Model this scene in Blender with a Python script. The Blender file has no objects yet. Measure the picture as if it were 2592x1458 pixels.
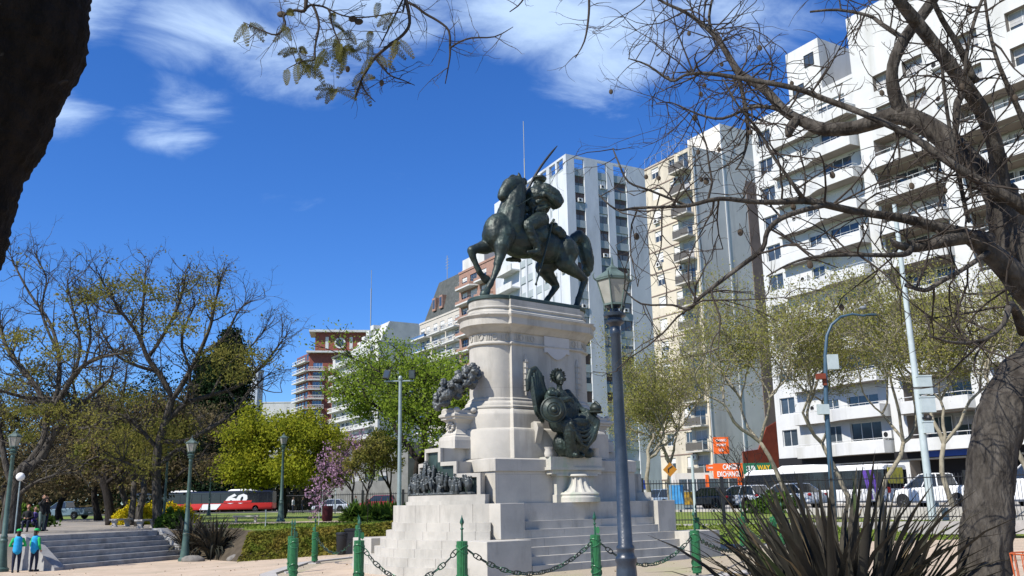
import bpy, math, random
from mathutils import Vector, Matrix, noise as mnoise
R_ = random.Random(7)
sc = bpy.context.scene
COL = sc.collection
rad = math.radians
# ---------------------------------------------------------------- camera, sky, sun, exposure
F = 2290.0; PITCH = rad(13.39); ROLL = 0.02; EYE = 1.8
cam = bpy.data.objects.new('camera', bpy.data.cameras.new('camera'))
COL.objects.link(cam)
cam.data.sensor_width = 36; cam.data.lens = 36 * F / 2592
cam.data.clip_start = 0.1; cam.data.clip_end = 3000
cam.matrix_world = Matrix.Translation((0, 0, EYE)) @ Matrix.Rotation(rad(90) + PITCH, 4, 'X') @ Matrix.Rotation(-ROLL, 4, 'Z')
sc.camera = cam
SUN_AZ = rad(231); SUN_EL = rad(47)          # azimuth clockwise from +Y
sun = bpy.data.objects.new('sun', bpy.data.lights.new('sun', 'SUN'))
COL.objects.link(sun)
sun.data.energy = 4.0; sun.data.angle = rad(0.5); sun.data.color = (1.0, 0.95, 0.87)
sd = Vector((math.sin(SUN_AZ) * math.cos(SUN_EL), math.cos(SUN_AZ) * math.cos(SUN_EL), math.sin(SUN_EL)))
sun.rotation_euler = sd.to_track_quat('Z', 'Y').to_euler()
w = bpy.data.worlds.new('World'); sc.world = w; w.use_nodes = True
nt = w.node_tree; N = nt.nodes; Lk = nt.links; N.clear()
out = N.new('ShaderNodeOutputWorld'); bg = N.new('ShaderNodeBackground'); bg.inputs[1].default_value = 0.06
sky = N.new('ShaderNodeTexSky'); sky.sky_type = 'NISHITA'; sky.sun_disc = False
sky.sun_elevation = SUN_EL; sky.sun_rotation = SUN_AZ; sky.air_density = 1.0; sky.dust_density = 0.0; sky.ozone_density = 3.0
def NN(t, **k):
    n = N.new(t)
    for a, b in k.items(): setattr(n, a, b)
    return n
def link(a, b): Lk.new(a, b)
hs = NN('ShaderNodeHueSaturation'); hs.inputs['Saturation'].default_value = 1.22; hs.inputs['Value'].default_value = 0.98
link(sky.outputs[0], hs.inputs['Color'])
tint = NN('ShaderNodeMix', data_type='RGBA', blend_type='MULTIPLY'); tint.inputs['Factor'].default_value = 1; tint.inputs['B'].default_value = (0.75, 1.05, 1.58, 1); link(hs.outputs[0], tint.inputs['A'])
tc = NN('ShaderNodeTexCoord'); sx = NN('ShaderNodeSeparateXYZ'); link(tc.outputs['Generated'], sx.inputs[0])
zm = NN('ShaderNodeMath', operation='MAXIMUM'); zm.inputs[1].default_value = 0.05; link(sx.outputs[2], zm.inputs[0])
zz = NN('ShaderNodeMath', operation='ADD'); zz.inputs[1].default_value = 0.12; link(zm.outputs[0], zz.inputs[0])
dx = NN('ShaderNodeMath', operation='DIVIDE'); link(sx.outputs[0], dx.inputs[0]); link(zz.outputs[0], dx.inputs[1])
dy = NN('ShaderNodeMath', operation='DIVIDE'); link(sx.outputs[1], dy.inputs[0]); link(zz.outputs[0], dy.inputs[1])
cb = NN('ShaderNodeCombineXYZ'); link(dx.outputs[0], cb.inputs[0]); link(dy.outputs[0], cb.inputs[1])
# cirrus: streaky noise in the plane of the cloud layer
mp = NN('ShaderNodeMapping'); mp.inputs['Rotation'].default_value = (0, 0, rad(-32)); mp.inputs['Scale'].default_value = (1.0, 1.35, 1)
link(cb.outputs[0], mp.inputs[0])
n1 = NN('ShaderNodeTexNoise'); n1.inputs['Scale'].default_value = 3.0; n1.inputs['Detail'].default_value = 9; n1.inputs['Roughness'].default_value = 0.60; n1.inputs['Distortion'].default_value = 0.55
link(mp.outputs[0], n1.inputs['Vector'])
def blob(cx, cy, r, amp):   # a bank of cloud centred at one place of the layer
    s = NN('ShaderNodeVectorMath', operation='SUBTRACT'); s.inputs[1].default_value = (cx, cy, 0); link(cb.outputs[0], s.inputs[0])
    l = NN('ShaderNodeVectorMath', operation='LENGTH'); link(s.outputs[0], l.inputs[0])
    m = NN('ShaderNodeMapRange', interpolation_type='SMOOTHERSTEP'); m.inputs[1].default_value = r; m.inputs[2].default_value = 0; m.inputs[3].default_value = 0; m.inputs[4].default_value = amp
    link(l.outputs[1], m.inputs[0]); return m.outputs[0]
CLOUDS_AND_FILL = [(-0.75, 1.22, 0.38880000000000003, 0.46), (-0.52, 1.42, 0.28080000000000005, 0.44), (-0.42, 1.5, 0.2592, 0.36), (-0.26, 1.34, 0.3672, 0.4), (-0.9, 1.66, 0.2376, 0.38), (-0.73, 1.74, 0.19440000000000002, 0.36), (-0.64, 1.6, 0.21600000000000003, 0.32), (0.05, 1.38, 0.30240000000000006, 0.44), (0.2, 1.5, 0.324, 0.42), (0.4, 1.42, 0.324, 0.32), (-0.1, 0.8, 0.756, 0.44), (-1.4, 1.0, 0.648, 0.3), (0, -2.2, 2.592, 0.44), (2.6, -1.2, 1.9440000000000002, 0.42)]  # last two banks lie unseen behind the camera, added to brighten shaded faces
acc = None
for c in CLOUDS_AND_FILL:
    b_ = blob(*c)
    if acc is None: acc = b_
    else:
        a_ = NN('ShaderNodeMath', operation='MAXIMUM'); link(acc, a_.inputs[0]); link(b_, a_.inputs[1]); acc = a_.outputs[0]
ad = NN('ShaderNodeMath', operation='ADD'); link(n1.outputs[0], ad.inputs[0]); link(acc, ad.inputs[1])
cr = NN('ShaderNodeMapRange', interpolation_type='SMOOTHSTEP'); cr.inputs[1].default_value = 0.62; cr.inputs[2].default_value = 1.08; cr.inputs[4].default_value = 0.85
link(ad.outputs[0], cr.inputs[0])
mx = NN('ShaderNodeMix', data_type='RGBA'); link(cr.outputs[0], mx.inputs['Factor']); link(tint.outputs['Result'], mx.inputs['A']); mx.inputs['B'].default_value = (6.6, 8.6, 11.5, 1)
link(mx.outputs['Result'], bg.inputs[0]); link(bg.outputs[0], out.inputs[0])
sc.view_settings.view_transform = 'Standard'; sc.view_settings.look = 'None'; sc.view_settings.exposure = 0.85; sc.view_settings.gamma = 1
sc.cycles.max_bounces = 5; sc.cycles.diffuse_bounces = 3; sc.cycles.glossy_bounces = 2; sc.cycles.transparent_max_bounces = 4
# ---------------------------------------------------------------- layout: photo position + depth -> point in the world
def ray(x, y):
    a = x - 1296; b = 729 - y; c, s = math.cos(ROLL), math.sin(ROLL)
    xr = a * c + b * s; yr = -a * s + b * c
    cp, sp = math.cos(PITCH), math.sin(PITCH)
    return Vector((xr / F, cp - yr / F * sp, sp + yr / F * cp))
def at(x, y, Y):
    r = ray(x, y); return Vector((0, 0, EYE)) + r * (Y / r.y)
def atd(x, y, d):
    return Vector((0, 0, EYE)) + ray(x, y) * d
# ---------------------------------------------------------------- materials
MATS = {}
def mat(name, col, rough=.8, col2=None, scale=4, bump=0, bscale=None, metal=0, detail=5, lo=.35, hi=.65, spec=.3, stretch=(1, 1, 1), emit=None, coord='Object', trans=0, col3=None, scale3=1, st3=None, joints=None, bdist=.03):
    if name in MATS: return MATS[name]
    m = bpy.data.materials.new(name); m.use_nodes = True; t = m.node_tree; p = t.nodes['Principled BSDF']
    p.inputs['Base Color'].default_value = (*col, 1); p.inputs['Roughness'].default_value = rough; p.inputs['Metallic'].default_value = metal
    p.inputs['Specular IOR Level'].default_value = spec
    if trans: p.inputs['Transmission Weight'].default_value = trans
    if emit: p.inputs['Emission Color'].default_value = (*emit[:3], 1); p.inputs['Emission Strength'].default_value = emit[3]
    if col2 or bump or col3:
        c = t.nodes.new('ShaderNodeTexCoord'); mp = t.nodes.new('ShaderNodeMapping'); mp.inputs['Scale'].default_value = stretch
        t.links.new(c.outputs[coord], mp.inputs[0])
    last = None
    if col2:
        n = t.nodes.new('ShaderNodeTexNoise'); n.inputs['Scale'].default_value = scale; n.inputs['Detail'].default_value = detail; n.inputs['Roughness'].default_value = .6
        t.links.new(mp.outputs[0], n.inputs['Vector'])
        mr = t.nodes.new('ShaderNodeMapRange'); mr.inputs[1].default_value = lo; mr.inputs[2].default_value = hi; t.links.new(n.outputs[0], mr.inputs[0])
        x = t.nodes.new('ShaderNodeMix'); x.data_type = 'RGBA'; x.inputs['A'].default_value = (*col, 1); x.inputs['B'].default_value = (*col2, 1)
        t.links.new(mr.outputs[0], x.inputs['Factor']); last = x.outputs['Result']
    if col3:
        n = t.nodes.new('ShaderNodeTexNoise'); n.inputs['Scale'].default_value = scale3; n.inputs['Detail'].default_value = 6; n.inputs['Roughness'].default_value = .65
        m3 = t.nodes.new('ShaderNodeMapping'); m3.inputs['Scale'].default_value = st3 or stretch; t.links.new(c.outputs[coord], m3.inputs[0])
        t.links.new(m3.outputs[0], n.inputs['Vector'])
        mr = t.nodes.new('ShaderNodeMapRange'); mr.inputs[1].default_value = .49; mr.inputs[2].default_value = .68; t.links.new(n.outputs[0], mr.inputs[0])
        x = t.nodes.new('ShaderNodeMix'); x.data_type = 'RGBA'; x.inputs['B'].default_value = (*col3, 1)
        if last: t.links.new(last, x.inputs['A'])
        else: x.inputs['A'].default_value = (*col, 1)
        t.links.new(mr.outputs[0], x.inputs['Factor']); last = x.outputs['Result']
    if joints:
        sp = t.nodes.new('ShaderNodeSeparateXYZ'); c9 = t.nodes.new('ShaderNodeTexCoord'); t.links.new(c9.outputs['Object'], sp.inputs[0]); ma = t.nodes.new('ShaderNodeMath'); ma.operation = 'MULTIPLY_ADD'; ma.inputs[1].default_value = .8
        t.links.new(sp.outputs[1], ma.inputs[0]); t.links.new(sp.outputs[0], ma.inputs[2]); cc = t.nodes.new('ShaderNodeCombineXYZ'); t.links.new(ma.outputs[0], cc.inputs[0]); t.links.new(sp.outputs[2], cc.inputs[1])
        br = t.nodes.new('ShaderNodeTexBrick'); br.inputs['Scale'].default_value = 1; br.inputs['Brick Width'].default_value = joints[0]; br.inputs['Row Height'].default_value = joints[1]; br.inputs['Mortar Size'].default_value = joints[2]; br.inputs['Mortar Smooth'].default_value = .2
        t.links.new(cc.outputs[0], br.inputs['Vector']); x = t.nodes.new('ShaderNodeMix'); x.data_type = 'RGBA'; x.inputs['B'].default_value = (.20, .19, .17, 1)
        mf = t.nodes.new('ShaderNodeMath'); mf.operation = 'MULTIPLY'; mf.inputs[1].default_value = .6; t.links.new(br.outputs['Fac'], mf.inputs[0]); t.links.new(mf.outputs[0], x.inputs['Factor'])
        t.links.new(last, x.inputs['A']); last = x.outputs['Result']
    if last: t.links.new(last, p.inputs['Base Color'])
    if bump:
        n = t.nodes.new('ShaderNodeTexNoise'); n.inputs['Scale'].default_value = bscale or scale * 4; n.inputs['Detail'].default_value = 6
        t.links.new(mp.outputs[0], n.inputs['Vector'])
        b = t.nodes.new('ShaderNodeBump'); b.inputs['Strength'].default_value = min(1, bump); b.inputs['Distance'].default_value = bdist
        t.links.new(n.outputs[0], b.inputs['Height']); t.links.new(b.outputs[0], p.inputs['Normal'])
    MATS[name] = m; return m
def leafmat(name, col, col2, tl=.35):
    if name in MATS: return MATS[name]
    m = bpy.data.materials.new(name); m.use_nodes = True; t = m.node_tree; t.nodes.clear()
    o = t.nodes.new('ShaderNodeOutputMaterial'); d = t.nodes.new('ShaderNodeBsdfDiffuse'); tr = t.nodes.new('ShaderNodeBsdfTranslucent'); ms = t.nodes.new('ShaderNodeMixShader')
    c = t.nodes.new('ShaderNodeTexCoord'); n = t.nodes.new('ShaderNodeTexNoise'); n.inputs['Scale'].default_value = .9; n.inputs['Detail'].default_value = 5; n.inputs['Roughness'].default_value = .75
    t.links.new(c.outputs['Object'], n.inputs['Vector'])
    mr = t.nodes.new('ShaderNodeMapRange'); mr.inputs[1].default_value = .38; mr.inputs[2].default_value = .62; t.links.new(n.outputs[0], mr.inputs[0])
    x = t.nodes.new('ShaderNodeMix'); x.data_type = 'RGBA'; x.inputs['A'].default_value = (*col, 1); x.inputs['B'].default_value = (*col2, 1)
    t.links.new(mr.outputs[0], x.inputs['Factor'])
    for s in (d, tr): t.links.new(x.outputs['Result'], s.inputs['Color'])
    ms.inputs[0].default_value = tl; t.links.new(d.outputs[0], ms.inputs[1]); t.links.new(tr.outputs[0], ms.inputs[2]); t.links.new(ms.outputs[0], o.inputs[0])
    MATS[name] = m; return m
# ---------------------------------------------------------------- object helpers
def tag(o, label=None, cat=None, group=None, kind=None):
    if label: o['label'] = label
    if cat: o['category'] = cat
    if group: o['group'] = group
    if kind: o['kind'] = kind
    return o
def empty(name, loc=(0, 0, 0), rz=0, label=None, cat=None, group=None):
    o = bpy.data.objects.new(name, None); COL.objects.link(o); o.empty_display_size = .3
    o.location = loc; o.rotation_euler = (0, 0, rz); return tag(o, label, cat, group)
def copy_tree(o, parent=None, loc=None, rz=None, label=None):
    c = o.copy(); COL.objects.link(c); c.parent = parent
    if loc is not None: c.location = loc
    if rz is not None: c.rotation_euler = (0, 0, rz)
    if label: c['label'] = label
    for ch in KIDS.get(o.name, []): copy_tree(ch, c)
    return c
KIDS = {}
class MB:
    def __init__(s): s.v = []; s.f = []; s.m = []; s.mats = []; s.cur = 0
    def use(s, m):
        if m not in s.mats: s.mats.append(m)
        s.cur = s.mats.index(m); return s
    def add(s, vs, fs):
        b = len(s.v); s.v.extend([tuple(v) for v in vs])
        for f in fs: s.f.append(tuple(b + i for i in f)); s.m.append(s.cur)
        return s
    def box(s, x0, y0, z0, x1, y1, z1, M=None):
        vs = [Vector(p) for p in ((x0, y0, z0), (x1, y0, z0), (x1, y1, z0), (x0, y1, z0), (x0, y0, z1), (x1, y0, z1), (x1, y1, z1), (x0, y1, z1))]
        if M: vs = [M @ v for v in vs]
        return s.add(vs, [(0, 3, 2, 1), (4, 5, 6, 7), (0, 1, 5, 4), (1, 2, 6, 5), (2, 3, 7, 6), (3, 0, 4, 7)])
    def prism(s, poly, z0, z1, M=None):
        n = len(poly); vs = [Vector((p[0], p[1], z0)) for p in poly] + [Vector((p[0], p[1], z1)) for p in poly]
        if M: vs = [M @ v for v in vs]
        return s.add(vs, [tuple(reversed(range(n))), tuple(range(n, 2 * n))] + [(i, (i + 1) % n, n + (i + 1) % n, n + i) for i in range(n)])
    def loft(s, rings, cap=True, closed=True):
        n = len(rings[0]); vs = [p for r in rings for p in r]; fs = []
        for k in range(len(rings) - 1):
            for i in range(n if closed else n - 1):
                j = (i + 1) % n; fs.append((k * n + i, k * n + j, (k + 1) * n + j, (k + 1) * n + i))
        if cap: fs.append(tuple(reversed(range(n)))); fs.append(tuple((len(rings) - 1) * n + i for i in range(n)))
        return s.add(vs, fs)
    def lathe(s, prof, n=16, c=(0, 0, 0), M=None, flute=0, nf=0):
        rings = []
        for r, z in prof:
            rr = []
            for i in range(n):
                a = 2 * math.pi * i / n
                q = r * (1 - (flute if (nf and (i * nf * 2 // n) % 2) else 0))
                p = Vector((c[0] + q * math.cos(a), c[1] + q * math.sin(a), c[2] + z)); rr.append(M @ p if M else p)
            rings.append(rr)
        return s.loft(rings)
    def tube(s, pts, rs, n=6, cap=True):
        pts = [Vector(p) for p in pts]
        if not hasattr(rs, '__len__'): rs = [rs] * len(pts)
        rings = []; up = None
        for i, p in enumerate(pts):
            d = (pts[min(i + 1, len(pts) - 1)] - pts[max(i - 1, 0)])
            d = d.normalized() if d.length > 1e-9 else Vector((0, 0, 1))
            if up is None:
                up = Vector((0, 0, 1)) if abs(d.z) < .9 else Vector((1, 0, 0))
            u = (up - d * up.dot(d))
            u = u.normalized() if u.length > 1e-6 else d.orthogonal().normalized()
            up = u; v = d.cross(u)
            rings.append([p + (u * math.cos(2 * math.pi * k / n) + v * math.sin(2 * math.pi * k / n)) * rs[i] for k in range(n)])
        return s.loft(rings, cap)
    def ell(s, c, r, n=10, m=6, M=None):
        r = (r, r, r) if not hasattr(r, '__len__') else r
        vs = [Vector((0, 0, -1))]; 
        for j in range(1, m):
            t = math.pi * j / m
            for i in range(n): a = 2 * math.pi * i / n; vs.append(Vector((math.sin(t) * math.cos(a), math.sin(t) * math.sin(a), -math.cos(t))))
        vs.append(Vector((0, 0, 1))); fs = []
        for i in range(n): fs.append((0, 1 + (i + 1) % n, 1 + i))
        for j in range(m - 2):
            for i in range(n): a = 1 + j * n + i; b = 1 + j * n + (i + 1) % n; fs.append((a, b, b + n, a + n))
        e = len(vs) - 1
        for i in range(n): fs.append((e, e - n + i, e - n + (i + 1) % n))
        c = Vector(c); vs = [Vector((v.x * r[0], v.y * r[1], v.z * r[2])) for v in vs]
        if M: vs = [M @ v for v in vs]
        return s.add([v + c for v in vs], fs)
    def build(s, name, m=None, parent=None, smooth=False, label=None):
        me = bpy.data.meshes.new(name)
        me.from_pydata(s.v, [], s.f); 
        mats = s.mats or [m]
        for x in mats: me.materials.append(x)
        if len(mats) > 1: me.polygons.foreach_set('material_index', s.m)
        if smooth:
            me.polygons.foreach_set('use_smooth', [True] * len(me.polygons))
            if smooth != 'all':
                try: me.set_sharp_from_angle(angle=rad(38))
                except Exception: pass
        me.update()
        o = bpy.data.objects.new(name, me); COL.objects.link(o)
        if parent is not None: o.parent = parent; KIDS.setdefault(parent.name, []).append(o)
        if label: o['label'] = label
        return o
def bake_remesh(o, voxel, smooth_it=3, smooth_f=.5, disp=None):
    r = o.modifiers.new('r', 'REMESH'); r.mode = 'VOXEL'; r.voxel_size = voxel; r.use_smooth_shade = True
    if smooth_it:
        s = o.modifiers.new('s', 'SMOOTH'); s.factor = smooth_f; s.iterations = smooth_it
    dg = bpy.context.evaluated_depsgraph_get(); dg.update()
    me = bpy.data.meshes.new_from_object(o.evaluated_get(dg)); o.modifiers.clear()
    old = o.data
    if not me.materials:
        for m in old.materials: me.materials.append(m)
    o.data = me
    if disp:
        sc_, amp = disp
        nv = [v.normal.copy() for v in me.vertices]
        for v, n_ in zip(me.vertices, nv):
            v.co += n_ * (mnoise.noise(v.co * sc_) + .5 * mnoise.noise(v.co * sc_ * 2.3)) * amp
    me.polygons.foreach_set('use_smooth', [True] * len(me.polygons)); me.update()
    return o
def text_obj(name, txt, size, m, parent, M, extr=.01, bold=0, sx=1.0):
    cu = bpy.data.curves.new(name, 'FONT'); cu.body = txt; cu.size = size; cu.extrude = extr; cu.offset = bold; cu.align_x = 'CENTER'; cu.align_y = 'CENTER'; cu.resolution_u = 2
    o = bpy.data.objects.new(name, cu); COL.objects.link(o)
    dg = bpy.context.evaluated_depsgraph_get(); dg.update()
    me = bpy.data.meshes.new_from_object(o.evaluated_get(dg)); bpy.data.objects.remove(o)
    for v in me.vertices: v.co = M @ Vector((v.co.x * sx, v.co.y, v.co.z))
    me.materials.clear(); me.materials.append(m)
    o = bpy.data.objects.new(name, me); COL.objects.link(o)
    if parent is not None: o.parent = parent; KIDS.setdefault(parent.name, []).append(o)
    return o
def smooth01(x): x = max(0, min(1, x)); return x * x * (3 - 2 * x)
# ---------------------------------------------------------------- common materials
STONE = mat('pale_stone', (.44, .415, .365), .8, (.37, .352, .312), 1.6, .2, 30, col3=(.29, .275, .24), scale3=1.5, st3=(1, 1, .22), joints=(1.15, 2.6, .005))
STONE2 = mat('step_stone', (.455, .43, .38), .8, (.375, .357, .315), 1.2, .2, 30, col3=(.31, .295, .26), scale3=1.7, st3=(1, 1, .4))
STAIN = mat('green_stained_stone', (.44, .42, .37), .8, (.37, .36, .315), 1.4, .2, 30, col3=(.27, .33, .25), scale3=2.2, st3=(1, 1, .25))
JOINT = mat('mortar_joint', (.12, .11, .10), .9)
BRONZE = mat('dark_bronze', (.018, .026, .022), .5, (.045, .075, .062), 2.2, .3, 12, metal=.3, lo=.45, hi=.78, spec=.5)
BRONZE2 = mat('grey_bronze', (.05, .055, .055), .5, (.11, .12, .12), 5, .3, 14, metal=.3, spec=.5)
VERD = mat('verdigris_plate', (.018, .032, .028), .5, (.04, .07, .06), 3, metal=.2, spec=.5)
GREENPAINT = mat('green_paint', (.028, .16, .055), .38, (.02, .11, .045), 9, .1, 40, spec=.5)
GREENDARK = mat('dark_green_paint', (.012, .06, .035), .4, (.02, .10, .05), 8, spec=.5)
CHAIN = mat('chain_iron', (.02, .03, .025), .45, (.03, .10, .055), 6, metal=.4, spec=.5, lo=.5, hi=.6)
# ---------------------------------------------------------------- ground
TL = [(-60, 37.2), (-20.25, 37.8), (-17.25, 45.2), (-13.0, 45.6), (-13.0, 47.6), (-60, 47.6)]      # paved terrace at the top of the left steps
TR = [(-13.0, 44.2), (-11.8, 41.8), (3.0, 42.0), (3.0, 47.6), (-13.0, 47.6)]                          # lawn terrace above the hedge
def inpoly(x, y, P):
    c = False; n = len(P)
    for i in range(n):
        x1, y1 = P[i]; x2, y2 = P[(i + 1) % n]
        if (y1 > y) != (y2 > y) and x < (x2 - x1) * (y - y1) / (y2 - y1) + x1: c = not c
    return c
def hg(x, y):
    """bare terrain: a sunken square round the monument, rising to street level"""
    plaza = -0.42 * smooth01((-x - 3) / 11)
    l = plaza + (.86 - plaza) * smooth01((y - 46) / 1.4) + .4 * smooth01((y - 47) / 80)
    if x < 3: return l
    r = .10 * smooth01((x - 3) / 5) * (1 - smooth01((y - 36.6) / 3)) + .74 * smooth01((y - 36.7) / 3.2) + .40 * smooth01((y - 41.5) / 10)
    k = smooth01((x - 3) / 2.5); return l * (1 - k) + r * k
def h(x, y):
    """walking surface, terraces included"""
    if x < 3 and (inpoly(x, y, TL) or inpoly(x, y, TR)): return .88
    return hg(x, y)
def sheet(name, mt, xs, ys, dz=0, inside=None, kind='structure', hf=None):
    mb = MB(); idx = {}; hf = hf or hg
    def vid(i, j):
        if (i, j) not in idx:
            idx[(i, j)] = len(mb.v); mb.v.append((xs[i], ys[j], hf(xs[i], ys[j]) + dz))
        return idx[(i, j)]
    for i in range(len(xs) - 1):
        for j in range(len(ys) - 1):
            cx = (xs[i] + xs[i + 1]) / 2; cy = (ys[j] + ys[j + 1]) / 2
            if inside and not inside(cx, cy): continue
            mb.f.append((vid(i, j), vid(i + 1, j), vid(i + 1, j + 1), vid(i, j + 1))); mb.m.append(0)
    o = mb.build(name, mt, smooth='all'); tag(o, kind=kind); return o
def fr(a, b, s):
    n = max(1, int(round((b - a) / s))); return [a + (b - a) * i / n for i in range(n + 1)]
LAWN = mat('lawn_grass', (.10, .16, .025), .95, (.16, .20, .04), 3, .6, 60, col3=(.20, .19, .07), scale3=.35)
SAND = mat('sandy_gravel', (.50, .40, .30), .95, (.43, .335, .245), 1.3, .5, 120, col3=(.36, .30, .22), scale3=.5)
GRAVEL = mat('fine_gravel', (.42, .36, .27), .95, (.30, .25, .18), 45, .6, 90, col3=(.33, .31, .18), scale3=.6)
CONC = mat('concrete', (.40, .38, .35), .85, (.32, .30, .28), 2.5, .3, 40)
ASPH = mat('asphalt', (.075, .075, .078), .9, (.10, .10, .10), 1.5, .3, 60)
PAVE = mat('pavement', (.42, .40, .37), .9, (.34, .32, .29), 3, .2, 40)
xs = fr(-1500, -120, 230)[:-1] + fr(-120, -40, 8)[:-1] + fr(-40, 40, .8)[:-1] + fr(40, 120, 8)[:-1] + fr(120, 1500, 230)
ys = fr(-300, -10, 60)[:-1] + fr(-10, 30, 2)[:-1] + fr(30, 60, .5)[:-1] + fr(60, 160, 6)[:-1] + fr(160, 2600, 240)
sheet('ground', LAWN, xs, ys, -.03)
def in_sand(x, y):
    if y > 46.2: return False
    if x < 3: return not inpoly(x, y, TL) and not inpoly(x, y, TR)
    return y < 36.6
sheet('sand_path', SAND, fr(-60, 34, .8), fr(-8, 30, 2)[:-1] + fr(30, 47, .5), .0, in_sand)
M0 = Vector((.51, 28.77, 0)); AZ = rad(51.2); RZ = rad(90 - 51.2)
UX = Vector((math.sin(AZ), math.cos(AZ), 0)); VY = Vector((-math.cos(AZ), math.sin(AZ), 0))
# inner gravel court inside the line of posts
COURT = [(-6.3, 24.2), (-3.6, 20.0), (-1.0, 18.45), (2.0, 20.4), (4.6, 21.9), (9.6, 27.5), (9.9, 33.4), (6.6, 36.3), (0, 38.2), (-4.6, 37.2), (-7.6, 33.6), (-7.4, 28)]
cmb = MB(); 
cmb.add([(x, y, hg(x, y) + .028 + (.0)) for x, y in COURT] + [(.5, 28.8, .04)], [(i, (i + 1) % 12, 12) for i in range(12)])
tag(cmb.build('court_gravel', GRAVEL), kind='structure')
# kerb strips under the posts
kb = MB()
for i in range(12):
    a = Vector((*COURT[i], 0)); b = Vector((*COURT[(i + 1) % 12], 0)); d = (b - a).normalized(); n = Vector((d.y, -d.x, 0))
    a2 = a - d * .12; b2 = b + d * .12
    L_ = [a2 - n * .22, b2 - n * .22, b2 + n * .22, a2 + n * .22]
    z = [hg(p.x, p.y) for p in L_]; e = .055 + .002 * i
    kb.add([(p.x, p.y, z[q] - .1) for q, p in enumerate(L_)] + [(p.x, p.y, z[q] + e) for q, p in enumerate(L_)], [(4, 5, 6, 7), (0, 1, 5, 4), (1, 2, 6, 5), (2, 3, 7, 6), (3, 0, 4, 7)])
tag(kb.build('kerb', CONC), kind='structure')
# street running from near right to far left in front of the buildings, with kerbs and lane marks
SD = Vector((-.518, .855, 0)); SN = Vector((.855, .518, 0))       # along the street / away from the park
S0 = Vector((16.9, 49.8, 0))
def street_poly(n0, n1, a, b, z):
    P = [S0 + SN * n0 + SD * a, S0 + SN * n1 + SD * a, S0 + SN * n1 + SD * b, S0 + SN * n0 + SD * b]
    return [(p.x, p.y, z) for p in P]
def slab(name, mt, n0, n1, a, b, z, zt):
    mb = MB(); q = street_poly(n0, n1, a, b, z); q2 = [(x, y, zt) for x, y, _ in q]
    mb.add(q + q2, [(4, 5, 6, 7), (0, 1, 5, 4), (1, 2, 6, 5), (2, 3, 7, 6), (3, 0, 4, 7)]); return tag(mb.build(name, mt), kind='structure')
slab('road', ASPH, 0, 17, -60, 260, .7, 1.14)
slab('near_pavement', PAVE, -3.2, 0, -60, 100, .5, 1.24)
slab('far_pavement', PAVE, 17, 24, -60, 260, .6, 1.27)
lm = MB()
for k in range(40):
    for nn in (4.2, 8.4, 12.6):
        q = street_poly(nn, nn + .14, -40 + k * 6, -37.5 + k * 6, 1.145); lm.add(q, [(0, 1, 2, 3)])
tag(lm.build('road_markings', mat('road_paint', (.7, .7, .68), .8)), kind='structure')
# avenue on the far left behind the park
av = MB(); av.box(-140, 128, .6, -18, 150, 1.36); tag(av.build('avenue', ASPH), kind='structure')
PAVER = mat('terrace_paving', (.27, .245, .21), .9, (.21, .19, .165), 1.2, .3, 20, col3=(.17, .155, .135), scale3=.4)
tb_ = MB(); tb_.prism(TL, -.6, .88); tag(tb_.build('terrace', PAVER), kind='structure')
tb_ = MB(); tb_.prism(TR, -.6, .88); tag(tb_.build('lawn_terrace', LAWN), kind='structure')
SOIL = mat('dark_soil', (.075, .06, .04), .95, (.045, .035, .022), 3, .6, 30)
tb_ = MB(); tb_.add([(-17.0, 44.2, -.45), (-14.3, 43.2, -.45), (-11.9, 40.0, -.42), (3.2, 40.4, -.1), (-17.0, 45.3, .87), (-13.3, 45.0, .885), (-11.8, 41.9, .885), (3.2, 42.1, .885)], [(0, 1, 5, 4), (1, 2, 6, 5), (2, 3, 7, 6)]); tag(tb_.build('planted_bank', SOIL), kind='structure')
sheet('park_walk', PAVER, fr(-64, -10, 1.5), fr(47.6, 92, 2), .02, lambda x, y: -.78 * y < x < -.378 * y)
pp = sheet('park_path', SAND, fr(-34, 2.5, 1.2), fr(57, 62, 1), .02)
# ---------------------------------------------------------------- monument
MON = empty('monument', M0, RZ, 'pale stone monument with stepped base and moulded pedestal carrying the bronze horseman', 'monument')
def stadium(r, z, xr=1.45, cx=1.4, ress=.11, n=14):
    w = r + ress; xe = xr + (r - .8) * .75; P = []
    yc = math.sqrt(max(.01, r * r - max(0, xe - cx) ** 2)); a0 = math.asin(min(1, yc / r)) if xe > cx else math.pi / 2
    P += [(-xe, -w), (xe, -w)]
    for i in range(n + 1):
        a = -a0 + 2 * a0 * i / n; P.append((cx + r * math.cos(a), r * math.sin(a)))
    P += [(xe, w), (-xe, w)]
    for i in range(n + 1):
        a = math.pi - a0 + 2 * a0 * i / n; P.append((-cx + r * math.cos(a), r * math.sin(a)))
    return [(x, y, z) for x, y in P]
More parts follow.
